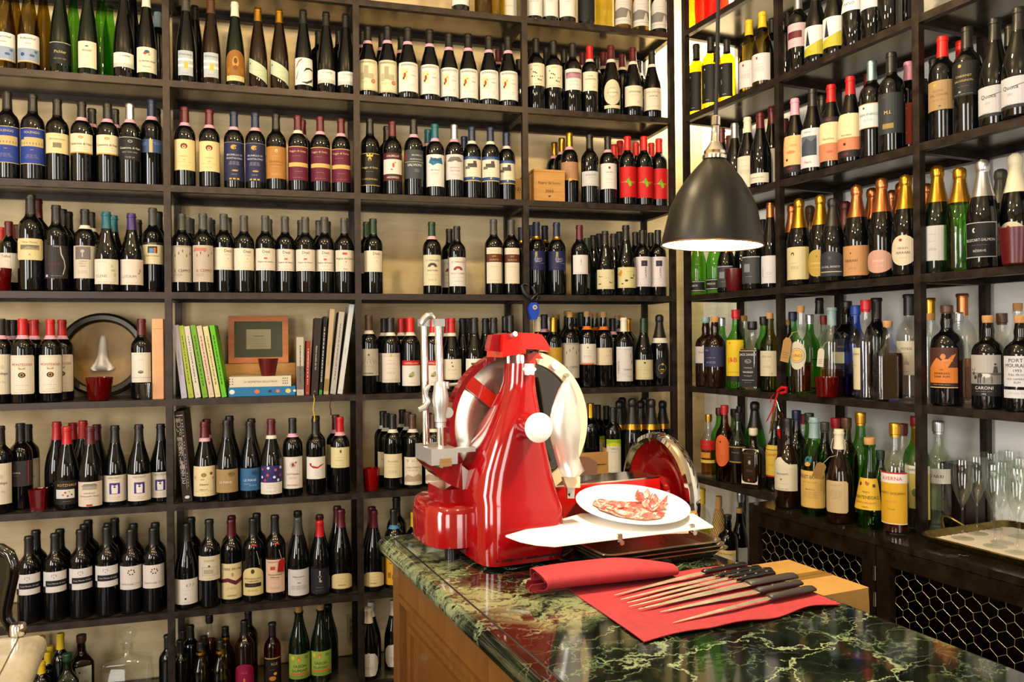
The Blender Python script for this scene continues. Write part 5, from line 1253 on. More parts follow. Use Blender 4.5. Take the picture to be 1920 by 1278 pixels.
rack('shelving_rack', 'blackened steel shelving rack with spirits and champagne above the mesh cabinet', XR(DR, 0, -EYE), [(RP[0], 0), (RP[1], 0), (RP[2], zc + .0006), (RP[3], zc + .0006)],
     [(RP[1], RP[0], 'TABCDEFG'), (RP[2], RP[1], 'TABCD'), (RP[3], RP[2], 'TABCD')], ALL, True)

# ---------------------------------------------------------------- the counter
def rrect(x0, y0, x1, y1, r, n=6):
    out = []
    for cx, cy, a0 in ((x1 - r, y1 - r, 0), (x0 + r, y1 - r, 90), (x0 + r, y0 + r, 180), (x1 - r, y0 + r, 270)):
        for k in range(n + 1):
            a = math.radians(a0 + 90 * k / n); out.append((cx + r * cos(a), cy + r * sin(a)))
    return out
def slab(mb, x0, y0, x1, y1, z0, z1, cr, er, mt):
    R = []; h = (z1 - z0) / 2
    for k in range(9):
        a = -pi / 2 + pi * k / 8; ins = er * (1 - cos(a)); z = (z0 + z1) / 2 + h * sin(a)
        R.append([Vector((x, y, z)) for x, y in rrect(x0 + ins, y0 + ins, x1 - ins, y1 - ins, max(.002, cr - ins), 5)])
    mb.rings(R, mt)
CT = -.53
def counter():
    X = XR(0, 0, -EYE); e = framed('bar_counter', 'wood panelled bar counter with a green veined marble top', 'counter', X)
    zt = CT + EYE; A0, A1, B0, B1 = .516, 1.25, .1, 2.142
    m = MB(); slab(m, A0, B0, A1, B1, zt - .042, zt - .0006, .03, .021, MARB); m.ob('marble_edge', e)
    m = MB(); m.box((.5605, B0 + .03, zt - .002), (A1 - .02, B1 - .045, zt), MARB); m.ob('marble_top', e)
    m = MB(); m.box((.556, B0 + .03, zt - .003), (.5605, B1 - .045, zt - .0002), BLACKM); m.ob('joint', e)
    # carcass and the panelled side
    W0, Z1 = .552, zt - .0421
    m = MB(); m.box((W0 + .02, B0 + .04, 0), (A1 - .05, B1 - .05, Z1), WOODC); m.ob('carcass', e)
    bl = B1 - .05
    for b0, b1 in ((B0 + .04, B0 + .12), (1.02, 1.10), (bl - .075, bl)):
        m = MB(); m.box((W0, b0, 0), (W0 + .02, b1, Z1), WOODC); m.ob('stile', e)
    for k, (b0, b1) in enumerate(((1.10, bl - .075), (B0 + .12, 1.02))):
        for z0, z1 in ((Z1 - .085, Z1), (0, .12)):
            m = MB(); m.box((W0, b0, z0), (W0 + .02, b1, z1), WOODC); m.ob('rail', e)
        z0, z1 = .12, Z1 - .085
        def frame(mb, i0, i1, a0, a1):
            for lo, hi in (((b0 + i0, z0 + i0), (b1 - i0, z0 + i1)), ((b0 + i0, z1 - i1), (b1 - i0, z1 - i0)), ((b0 + i0, z0 + i1), (b0 + i1, z1 - i1)), ((b1 - i1, z0 + i1), (b1 - i0, z1 - i1))):
                mb.box((a0, lo[0], lo[1]), (a1, hi[0], hi[1]), WOODC)
        m = MB(); frame(m, 0, .016, W0 - .008, W0 + .02); m.ob('outer_moulding', e)
        m = MB(); frame(m, .062, .078, W0 + .002, W0 + .02); m.ob('inner_moulding', e)
        m = MB(); m.box((W0 + .011, b0 + .016, z0 + .016), (W0 + .02, b1 - .016, z1 - .016), WOODC); m.ob('panel', e)
counter()

# ---------------------------------------------------------------- the mesh-fronted cabinet
def cabinet():
    X = XR(2.0, 0, -EYE); e = framed('steel_cabinet', 'dark steel cabinet with chicken wire doors under the spirits rack', 'cabinet', X)
    zt = -.619 + EYE; b1, b0, dep = 2.392, .72, .51
    m = MB(); m.box((0, b0, zt - .022), (dep, b1, zt), CABT); m.ob('cabinet_top', e)
    m = MB(); m.box((.02, b1 - .02, 0), (dep, b1, zt - .022), CABM); m.ob('side_panel', e)
    m = MB(); m.box((.03, b0, .05), (dep, b1 - .02, .07), CABM); m.ob('bottom_panel', e)
    m = MB(); m.box((dep - .01, b0, .07), (dep, b1 - .02, zt - .022), CABM); m.ob('back_panel', e)
    m = MB(); m.box((.06, b0, .50), (dep - .01, b1 - .02, .515), CABM); m.ob('inner_shelf', e)
    g = 1.8085
    for k, (y0, y1) in enumerate(((g + .002, b1), (1.22, g - .002), (b0, 1.216))):
        d = MB(); z0, z1 = .04, zt - .024; f = .052
        d.box((0, y0, z0), (.022, y1, z0 + f), CABM); d.box((0, y0, z1 - f), (.022, y1, z1), CABM)
        d.box((0, y0, z0 + f), (.022, y0 + f, z1 - f), CABM); d.box((0, y1 - f, z0 + f), (.022, y1, z1 - f), CABM)
        do = d.ob('door', e)
        w = MB(); WIRE = mat('galvanised_wire', '9a927f', .45, .7)
        px, pz = .046, .040; ny = int((y1 - y0 - 2 * f) / px) + 1; nz = int((z1 - z0 - 2 * f) / pz) + 1
        Y0, Y1, Z0, Z1 = y0 + f - .004, y1 - f + .004, z0 + f - .004, z1 - f + .004
        def seg(p, q):
            p, q = Vector(p), Vector(q)
            if not (Y0 <= p.y <= Y1 and Y0 <= q.y <= Y1 and Z0 <= p.z <= Z1 and Z0 <= q.z <= Z1): return
            w.cyl(p, q, .0007, WIRE, n=4)
        rw = random.Random(4 + k)
        def V(i, j, u):                                  # hexagon corners, a little uneven
            r = random.Random(i * 131 + j * 17 + u * 7 + k * 999)
            y = Y0 + (i + (.5 if j % 2 else 0)) * px + (0 if u in (0, 1) else 0) + r.uniform(-.0025, .0025)
            z = Z0 + j * pz * .78 + (.0 if u == 0 else pz * .42) + r.uniform(-.0015, .0015)
            return (.018, y, z)
        for j in range(int((Z1 - Z0) / (pz * .78)) + 1):
            for i in range(-1, ny + 1):
                seg(V(i, j, 0), V(i, j, 1))
                if j % 2 == 0: seg(V(i, j, 1), V(i, j + 1, 0)); seg(V(i, j, 1), V(i - 1, j + 1, 0))
                else: seg(V(i, j, 1), V(i, j + 1, 0)); seg(V(i, j, 1), V(i + 1, j + 1, 0))
        w.ob('wire_mesh', do, kind='stuff')
    for z in (.62, .72, .80):
        m = MB(); m.cyl((-.004, g, z), (-.004, g, z + .045), .005, STEEL, n=10); m.ob('hinge', e)
    m = MB(); m.lathe([(.06, 0), (.085, .05), (.095, .09), (.092, .09), (.082, .052), (.056, .006)], THIN, 24); bo = m.ob('glass_bowl', None, 'clear glass bowl behind the chicken wire of the second cabinet door', 'bowl')
    p = Rw(2.14, 1.33, 0); bo.location = (p.x, p.y, .5152)
cabinet()

# ---------------------------------------------------------------- pendant lamp
def pendant():
    c = hit(1335, 460, FWD, 1.75); z = c.z + EYE
    e = empty('pendant_lamp', 'black bell shaped pendant lamp with chrome neck hanging over the counter', 'lamp', (c.x, c.y, z)); e.rotation_euler = (0, math.radians(2.2), 0)
    S_ = .1095; pr = [(1, 0), (.99, .012), (.955, .03), (.86, .08), (.72, .115), (.55, .145), (.38, .168), (.24, .186), (.2, .19)]
    m = MB(); m.lathe([(r * S_, h) for r, h in pr], mat('black_shade_paint', '0c0b09', .36), 48, cap0=False, cap1=True); m.ob('shade', e)
    m = MB(); m.lathe([(r * S_ - .0022, h + .0004) for r, h in pr[:-1]], mat('white_shade_lining', 'f4eee0', .5), 48, cap0=False, cap1=True); m.ob('shade_lining', e)
    m = MB(); m.tube([(S_ * cos(2 * pi * k / 48) * .999, S_ * sin(2 * pi * k / 48) * .999, 0) for k in range(48)], .0016, BRASS, 6, True); m.ob('rim', e)
    m = MB(); m.lathe([(.026, .189), (.027, .196), (.024, .20), (.024, .206), (.018, .214), (.013, .222), (.0095, .228), (.0085, .262), (.0105, .264), (.0105, .282), (.009, .284)], CHROME, 20); m.ob('neck_fitting', e)
    m = MB(); m.cyl((0, 0, .283), (-.010, 0, 3.32 - z), .0045, BLACKM, n=8); m.ob('cord', e)
    m = MB(); m.lathe([(.004, .0), (.022, .008), (.03, .03), (.026, .055), (.015, .075), (.014, .11)], mat('lit_bulb', 'ffe8c0', .5, emit=60), 20, X=Matrix.Translation((0, 0, .035))); m.ob('bulb', e)
    lamp('SPOT', 'pendant_lamp_light', (c.x, c.y, z + .03), 34, (1, .84, .62), look=(c.x, c.y, z - 1), spot_size=math.radians(150), spot_blend=.5, shadow_soft_size=.028)
    lamp('POINT', 'pendant_bulb_light', (c.x, c.y, z + .022), 3.5, (1, .84, .62), shadow_soft_size=.02)
pendant()

# ---------------------------------------------------------------- red ham slicer
SX = XR(.7643, 1.693, CT + .0005)
SXi = SX.inverted()
def sl(px, py, y):
    """slicer coordinates (across, up) seen at a pixel in the slice plane y"""
    o = SXi @ Vector((0, 0, EYE)); d = (SXi.to_3x3() @ ray(px, py)); t = (y - o.y) / d.y; p = o + d * t; return p.x, p.z
def slp(px, py, c0, c1):
    """the same on the sloping tray plane z = c0 + c1 * y"""
    o = SXi @ Vector((0, 0, EYE)); d = (SXi.to_3x3() @ ray(px, py)); t = (c0 + c1 * o.y - o.z) / (d.z - c1 * d.y); return o + d * t
YAX = Matrix(((1, 0, 0, 0), (0, 0, 1, 0), (0, 1, 0, 0), (0, 0, 0, 1)))          # prism drawn in x-z, thickness along y
def xz(mb, pts, y0, y1, mt): mb.prism(pts, y0, y1, mt, YAX)
def px_poly(pts, y): return [sl(a, b, y) for a, b in pts]
def slicer():
    e = framed('meat_slicer', 'glossy red hand-cranked ham slicer standing on the marble counter', 'slicer', SX)
    m = MB()
    m.loft([(.008, .006, .15, .108, .148, 7), (.05, .006, .15, .111, .150, 7), (.125, .006, .15, .110, .149, 7), (.145, .003, .149, .106, .144, 6), (.168, .000, .147, .107, .136, 5), (.22, -.001, .132, .095, .118, 4.4), (.28, .003, .114, .078, .098, 3.8), (.33, .009, .10, .064, .080, 3.2), (.365, .014, .09, .053, .064, 2.8), (.40, .018, .083, .044, .050, 2.4), (.43, .021, .078, .039, .041, 2), (.474, .022, .075, .0365, .0375, 2)], REDP, 48)
    m.ob('body', e, sharp=45)
    m = MB(); m.loft([(.030, -.085, .22, .10, .115, 3.2), (.034, -.085, .22, .108, .122, 3.2), (.11, -.085, .22, .108, .122, 3.2), (.128, -.085, .22, .103, .117, 3.2), (.136, -.085, .22, .094, .106, 3.2)], REDP, 40); m.ob('side_base', e, sharp=45)
    m = MB(); m.box((-.155, .14, .13), (-.095, .26, .168), REDP); m.ob('rail_housing', e)
    for x, y in ((-.13, .15), (-.06, .10), (.07, .10), (.07, .25)):
        m = MB(); m.cyl((x, y, 0), (x, y, .034 if x < -.1 else .0095), .018, BLACK, n=16); m.ob('foot', e)
    # front boss with cream cap
    m = MB(); m.lathe([(.036, -.02), (.033, .0), (.031, .03), (.031, .095)], REDP, 28, X=Matrix.Translation((.018, .06, .328)) @ Matrix.Rotation(pi / 2, 4, 'X')); m.ob('boss', e)
    m = MB(); m.lathe([(.034, 0), (.0345, .003), (.0345, .006), (.03, .011), (.018, .014)], WHITE, 28, X=Matrix.Translation((.018, -.035, .328)) @ Matrix.Rotation(pi / 2, 4, 'X')); m.ob('boss_cap', e)
    # blade, guard rings
    bx, by, bz = .052, .168, .318; YX = Matrix.Translation((bx, by, bz)) @ Matrix.Rotation(pi / 2, 4, 'X'); R = .188
    m = MB(); m.lathe([(R * .93, -.006), (R * .925, .0), (R * .74, .012), (R * .66, .010), (R * .62, .006), (R * .3, .006), (R * .28, .016), (.01, .018)], mat('blade_steel', 'dcd4c4', .22, .85), 64, X=YX); m.ob('blade', e)
    def arc(mb, r0, r1, a0, a1, z0, z1, mt, n=36):
        P = []
        for k in range(n + 1):
            a = math.radians(a0 + (a1 - a0) * k / n); c, s = cos(a), sin(a)
            P.append([Vector((c * r0, s * r0, z0)), Vector((c * r1, s * r1, z0)), Vector((c * r1, s * r1, z1)), Vector((c * r0, s * r0, z1))])
        mb.rings([[YX @ v for v in r] for r in P], mt)
    m = MB(); arc(m, R * .925, R, 92, 268, -.012, .024, REDP)
    ri = m.ob('guard_ring', e)
    for a in (141, 221):
        m = MB(); Q = YX @ Matrix.Rotation(math.radians(a), 4, 'Z'); m.box((.03, -.0165, .016), (R * .935, .0165, .026), REDG, Q); m.ob('guard_spoke', e)
    m = MB(); m.lathe([(R * .80, .02), (R * .77, .026), (R * .4, .024), (.02, .026)], mat('dark_polished_steel', '5a5854', .08, 1.), 48, X=YX @ Matrix.Translation((0, 0, -.001)))
    # right half only: the cover plate
    m2 = MB(); P = [(R * .86 * cos(math.radians(a)), R * .86 * sin(math.radians(a))) for a in range(-84, 85, 6)]
    m2.prism(P, .014, .024, mat('dark_polished_steel', '6a6864', .16, .9), YX); m2.ob('cover_plate', e)
    m = MB(); arc(m, R * .84, R * 1.0, -62, 72, .02, .034, mat('cream_enamel', 'd8c9a4', .3)); m.ob('rear_guard', e)
    for a in (58, 44):
        m = MB(); c = YX @ Vector((R * .92 * cos(math.radians(a)), R * .92 * sin(math.radians(a)), .034)); m.cyl(c, c + Vector((0, -.012, 0)), .011 if a == 58 else .006, WHITE if a == 58 else STEEL, n=14); m.ob('guard_knob', e)
    # leaf-shaped deflector
    L = [(712, 1061, 1066), (718, 1055, 1071), (730, 1048, 1076), (745, 1042, 1081), (762, 1036, 1085), (785, 1031, 1088), (805, 1030, 1089), (825, 1033, 1087), (842, 1038, 1085), (858, 1042, 1086), (872, 1046, 1091), (882, 1050, 1096), (893, 1057, 1084)]
    rows = []
    for i, (py, xa, xb) in enumerate(L):
        yb = .055 - .016 * sin(pi * min(1, i / 10.)) - .003 * max(0, i - 9); r = []
        for k in range(7):
            u = k / 6; x, z = sl(xa + (xb - xa) * u, py, yb); r.append(Vector((x, yb - .010 * (1 - (2 * u - 1) ** 2), z)))
        rows.append(r + [v + Vector((0, .0022, 0)) for v in r[::-1]])
    m = MB(); m.rings(rows[::-1], mat('brushed_steel', 'e6e2da', .24, .7)); m.ob('slice_deflector', e, sharp=60)
    m = MB(); xz(m, px_poly([(1057, 895), (1088, 893), (1088, 914), (1064, 914), (1060, 905)], .07), .07, .085, mat('cream_enamel', 'd8c9a4', .3)); xz(m, px_poly([(1064, 914), (1078, 913), (1077, 934), (1064, 934)], .075), .075, .082, ALU); m.ob('deflector_bracket', e)
    m = MB(); x, z = sl(1070, 927, .07); m.cyl((x, .075, z), (x, .062, z), .006, CHROME, n=12); m.ob('bracket_bolt', e)
    # sharpener head
    top = [(944, 627), (966, 623), (1000, 624), (1016, 627), (1024, 638), (1031, 650), (1031, 659), (1008, 655), (986, 654), (986, 662), (955, 667), (942, 670)]
    m = MB(); xz(m, px_poly(top, .03), .03, .13, mat('red_head_enamel', 'b8150c', .16, coat=.7)); m.ob('sharpener_cover', e)
    m = MB(); P = px_poly([(917, 657), (923, 628), (944, 627), (942, 660)], .045); xz(m, P, .045, .075, REDP)
    m.ob('sharpener_scoop', e)
    m = MB(); x, z = sl(961, 629, .03); m.cyl((x, .034, z), (x + .002, .018, z + .004), .006, ALU, n=14); m.ob('sharpener_button', e)
    for x0, r in ((972, .0065), (953, .004)):
        m = MB(); x, z = sl(x0, 684, .075); m.cyl((x, .075, .46), (x, .075, .512), r, CHROME, n=12); m.ob('sharpener_rod', e)
    m = MB(); P = px_poly([(986, 664), (1004, 660), (1016, 672), (1002, 672), (1001, 690), (988, 688)], .10); xz(m, P, .09, .115, REDG); m.ob('sharpener_arm', e)
    m = MB(); x, z = sl(992, 692, .03); P = [(x + .0135 * (1 + .16 * cos(6 * a)) * cos(a), z + .0135 * (1 + .16 * cos(6 * a)) * sin(a)) for a in [2 * pi * k / 36 for k in range(36)]]; xz(m, P, .022, .036, WHITE); m.ob('star_knob', e)
    # meat table: chrome posts, clamp handle, block
    def P3(px, py, y): x, z = sl(px, py, y); return Vector((x, y, z))
    for a, b, r in (((795, 604), (799, 832), .0088), ((822, 604), (830, 845), .0092)):
        y = .17 if a[0] < 800 else .13
        m = MB(); m.cyl(P3(*a, y), P3(*b, y), r, CHROME, n=16); m.ob('carriage_post', e)
        c = P3(a[0], a[1], y); m = MB(); m.box((c.x - .0125, y - .012, c.z - .010), (c.x + .0125, y + .012, c.z + .008), ALU); m.ob('post_cap', e)
    m = MB(); m.tube([P3(x, y, .155) for x, y in ((790, 608), (794, 599), (801, 592), (808, 591), (814, 597))], [.006, .008, .008, .008, .006], ALU, 8); m.ob('post_strap', e)
    h = P3(826, 752, .125); m = MB(); m.lathe([(.011, -.052), (.0145, -.048), (.0145, -.03), (.017, -.02), (.0195, 0), (.0195, .012), (.0165, .03), (.0155, .044), (.013, .048)], ALU, 24, X=Matrix.Translation(h)); m.ob('clamp_handle', e)
    m = MB(); m.cyl(h + Vector((0, 0, -.11)), h + Vector((0, 0, -.05)), .0095, CHROME, n=16); m.lathe([(.0125, -.062), (.0125, -.05)], ALU, 18, X=Matrix.Translation(h)); m.ob('clamp_stem', e)
    m = MB(); m.cyl(P3(834, 722, .12), P3(858, 720, .12), .004, ALU, n=10); c = P3(838, 722, .12); m.lathe([(.006, -.008), (.007, 0), (.006, .008)], ALU, 14, X=Matrix.Translation(c)); m.ob('clamp_pin', e)
    m = MB(); m.tube([P3(x, y, .145) for x, y in ((806, 722), (798, 731), (799, 742), (803, 752), (796, 764), (785, 768))], [.004, .009, .006, .008, .009, .006], ALU, 10); m.ob('clamp_lever', e)
    m = MB(); c = P3(839, 773, .12); m.lathe([(.006, -.006), (.013, -.006), (.013, .006), (.006, .006)], ALU, 20, X=Matrix.Translation(c) @ Matrix.Rotation(pi / 2, 4, 'X')); m.ob('pressure_wheel', e)
    xa, _ = sl(782, 840, .20); xb, zb = sl(822, 872, .085); _, zt = sl(822, 842, .085)
    m = MB(); m.box((xa, .085, zb), (xa + .065, .215, zt), ALU); m.box((xa + .065, .085, zt - .011), (xa + .11, .10, zt), ALU); m.box((xa + .065, .19, zb), (xa + .11, .215, zt), ALU); m.ob('meat_table_block', e)
    m = MB(); c = P3(834, 862, .09); m.box((c.x - .015, .082, c.z - .014), (c.x + .015, .115, c.z - .004), mat('aged_brass', 'b08a58', .35, .8)); m.box((c.x - .014, .083, c.z - .003), (c.x + .014, .114, c.z + .004), mat('aged_brass', 'b08a58', .35, .8)); m.box((c.x - .006, .09, c.z + .004), (c.x + .006, .105, c.z + .014), mat('aged_brass', 'b08a58', .35, .8)); m.ob('table_clamp', e)
    m = MB(); xz(m, px_poly([(798, 867), (822, 878), (845, 874), (866, 868), (866, 918), (850, 911), (822, 893)], .12), .12, .20, REDP); m.ob('carriage_arm', e)
    m = MB(); xz(m, px_poly([(866, 872), (886, 888), (880, 912), (868, 918)], .118), .118, .124, ALU); m.ob('carriage_plate', e)
    # right-hand carriage box and flywheel
    m = MB(); m.box((.115, .175, .03), (.49, .29, .143), mat('red_panel_enamel', 'bb1510', .16, coat=.6)); m.ob('carriage_box', e)
    m = MB(); m.box((.13, .176, .1432), (.488, .288, .147), STEEL); m.ob('carriage_top', e)
    m = MB(); xz(m, px_poly([(1085, 856), (1104, 857), (1120, 866), (1120, 890), (1085, 890)], .24), .24, .246, mat('bronze_steel', '7a5a48', .3, .8)); m.ob('gauge_plate', e)
    FX = Matrix.Translation((.528, .235, .088)) @ Matrix.Rotation(pi / 2, 4, 'Y')
    m = MB(); R2 = .174; m.lathe([(R2 - .026, -.012), (R2 - .016, -.022), (R2 - .004, -.018), (R2, -.006), (R2, .008), (R2 - .005, .018), (R2 - .016, .022), (R2 - .026, .012)], CHROME, 64, X=FX, cap0=False, cap1=False); m.rings([], CHROME) if 0 else None
    fw = m.ob('flywheel_rim', e)
    m = MB(); m.lathe([(R2 - .024, -.010), (R2 - .05, .002), (R2 - .07, .006), (R2 - .074, .002), (.05, .004), (.045, -.012), (.012, -.014)], mat('deep_red_enamel', '7a060a', .1, coat=.8), 64, X=FX, cap0=False)
    m.lathe([(R2 - .024, .010), (.03, .012)], mat('deep_red_enamel', '7a060a', .1, coat=.8), 48, X=FX, cap0=False); m.ob('flywheel_disc', e)
    m = MB(); m.cyl((.47, .235, .088), (.515, .235, .088), .016, CHROME, n=16); m.ob('flywheel_axle', e)
    # receiving tray
    c0, c1 = .088, .13
    P = [slp(a, b, c0, c1) for a, b in ((948, 1003), (975, 1013), (1005, 1019), (1040, 1022), (1337, 986), (1300, 962), (1090, 962))]
    m = MB(); m.rings([[v - Vector((0, 0, .004)) for v in P], P], mat('white_tray_enamel', 'ece6da', .18, coat=.3)); m.ob('receiving_tray', e)
    for a, b in ((1158, 1008), (1294, 990)):
        v = slp(a, b - 4, c0, c1); m = MB(); m.box((v.x - .006, v.y - .012, v.z - .014), (v.x + .006, v.y - .004, v.z + .006), STEEL); m.cyl((v.x, v.y - .020, v.z - .012), (v.x, v.y - .006, v.z - .012), .006, STEEL, n=12); m.ob('tray_clip', e)
    m = MB(); P2 = [slp(a, b, c0, c1) for a, b in ((1120, 985), (1300, 980), (1290, 972), (1120, 975))]; m.rings([[v + Vector((0, .02, -.03)) for v in P2], [v + Vector((0, .02, -.005)) for v in P2]], ALU); m.ob('tray_bracket', e)
    m = MB(); m.box((.10, -.002, .055), (.14, .04, .092), ALU); m.ob('tray_support', e)
    # the worn black lettering along the foot of the body
    m = MB(); rr = random.Random(2); x = -.075
    while x < .085:
        w = rr.uniform(.002, .006); m.box((x, -.0014, .019), (x + w, -.0006, .0235), BLACKM); x += w + rr.uniform(.0008, .0022) + (.006 if rr.random() < .12 else 0)
    m.ob('foot_lettering', e, kind='stuff')
    return c0, c1
TR0, TR1 = slicer()

def plate_and_ham():
    c = slp(1185, 959, TR0, TR1); T_ = math.atan(TR1) + .03
    X = SX @ Matrix.Translation((c.x, c.y, c.z + .0048)) @ Matrix.Rotation(T_, 4, 'X')
    e = framed('dinner_plate', 'round white porcelain plate of ham on the slicer tray', 'plate', X)
    m = MB(); m.lathe([(.07, .0), (.085, .001), (.10, .006), (.143, .017), (.1435, .019), (.14, .0195), (.098, .010), (.084, .006), (.01, .0055)], PORC, 64); m.ob('plate_body', e)
    g = G('cured_ham'); v = g.mapv((1, 1, 1)); n = g.noise(v, 14, 5, .6, 1.5); n2 = g.noise(v, 38, 4, .6, 2.5)
    col = g.ramp(n.outputs['Fac'], (.32, 'e4b49c'), (.46, 'cc5a52'), (.6, 'b8383c'), (.75, 'd88a78')); fat = g.ramp(n2.outputs['Fac'], (.54, 0.), (.6, 1.)); g.base(g.mix(fat, col, 'ecd0b8'))
    HAM = g.done(.3); HAM.node_tree.nodes['Principled BSDF'].inputs['Subsurface Weight'].default_value = .15
    def slice_(name, label, cx, cy, rx, ry, rot, z, curl, seed, fold=0):
        r = random.Random(seed); ph = [r.uniform(0, 6.3) for _ in range(6)]; N, Mr = 40, 9; V = []; F = []
        for i in range(Mr + 1):
            for j in range(N):
                a = 2 * pi * j / N; q = i / Mr; w = 1 + .10 * sin(3 * a + ph[0]) + .06 * sin(7 * a + ph[1])
                x, y = rx * q * w * cos(a), ry * q * w * sin(a)
                hgt = z + .0025 * sin(60 * x + ph[2]) * q + .002 * sin(90 * y + ph[3]) * q + .0012 * sin(8 * a + ph[4]) * q
                if fold: hgt += fold * max(0, q - .25) ** 1.3 * (1 + .5 * sin(4 * a + ph[5])) ; x *= (1 - curl * q); y *= (1 - curl * q)
                X_, Y_ = cx + x * cos(rot) - y * sin(rot), cy + x * sin(rot) + y * cos(rot)
                rr = math.hypot(X_, Y_); hgt = max(hgt + .0016, .0095 + max(0, rr - .088) * .27 + .0008); V.append((X_, Y_, hgt))
        for i in range(Mr):
            for j in range(N): F.append((i * N + j, i * N + (j + 1) % N, (i + 1) * N + (j + 1) % N, (i + 1) * N + j))
        V2 = [(a, b, c_ + .0011) for a, b, c_ in V]; k = len(V); F2 = [tuple(x + k for x in f[::-1]) for f in F]
        side = [(Mr * N + j, Mr * N + (j + 1) % N, k + Mr * N + (j + 1) % N, k + Mr * N + j) for j in range(N)]
        m = MB(); m.add(V + V2, [f[::-1] for f in F] + [f[::-1] for f in F2] + side, HAM); o = m.ob(name, None, label, 'ham', 'ham slices on the white plate', sharp=80); o.matrix_world = X
    slice_('ham_slice', 'broad pale slice of cured ham lying flat at the plate middle', -.034, -.012, .066, .054, .1, .0085, 0, 1)
    slice_('ham_slice', 'long fatty slice of ham overlapping the front of the plate', -.014, -.062, .060, .040, -.35, .0125, 0, 2)
    slice_('ham_slice', 'pink ham slice with white rim reaching toward the slicer', -.056, .014, .044, .036, .35, .0125, 0, 3)
    slice_('ham_slice', 'curled rose of red ham standing upright on the plate', .036, .004, .036, .032, .8, .012, .35, 4, .032)
    slice_('ham_slice', 'small crumpled ham slice at the outer end of the pile', .062, -.024, .034, .028, -.6, .011, .3, 5, .024)
    slice_('ham_slice', 'folded ham slice crumpled between the flat slices and the curl', .026, -.052, .036, .026, -.9, .0145, .3, 6, .02)
plate_and_ham()

# ---------------------------------------------------------------- baking trays, cloth, knives, box
def trays():
    TM = m_steel('tray_steel', 'a08c70', 'c0a888', .2, .9); TB = m_steel('tray_base', '7a5030', '8e6038', .32, .35)
    for k, lab in enumerate(('lowest of the stacked steel oven trays on the counter', 'middle steel oven tray of the stack beside the red cloth', 'topmost steel oven tray of the stack below the slicer tray')):
        X = XR(0, 0, CT) ; z = .0005 + k * .011; o_ = .006 * (2 - k); x0, y0, x1, y1 = .895 + o_, 1.552 + o_ * .4, 1.262 - o_ * .6 - .016 * k, 1.838 - o_ - .006 * k
        e = framed('oven_tray', lab, 'tray', X, 'steel oven trays stacked on the counter')
        secs = [(.030, .0), (.030, .001), (.010, .018), (.006, .0205), (.0, .0205), (0., .0185), (.0, .022), (.007, .0225), (.012, .0195), (.034, .003)]
        R = [[Vector((x, y, z + h)) for x, y in rrect(x0 + i, y0 + i, x1 - i, y1 - i, max(.006, .032 - i * .6), 6)] for i, h in [(.030, 0), (.010, .018), (.006, .0205), (.0, .0205), (.0, .0225), (.007, .0225), (.011, .0195), (.026, .006)]]
        m = MB(); m.rings(R, TM, True, False); m.ob('tray_rim', e)
        m = MB(); m.prism(rrect(x0 + .0262, y0 + .0262, x1 - .0262, y1 - .0262, .016, 6), z + .004, z + .0061, TB); m.ob('tray_base', e)
trays()
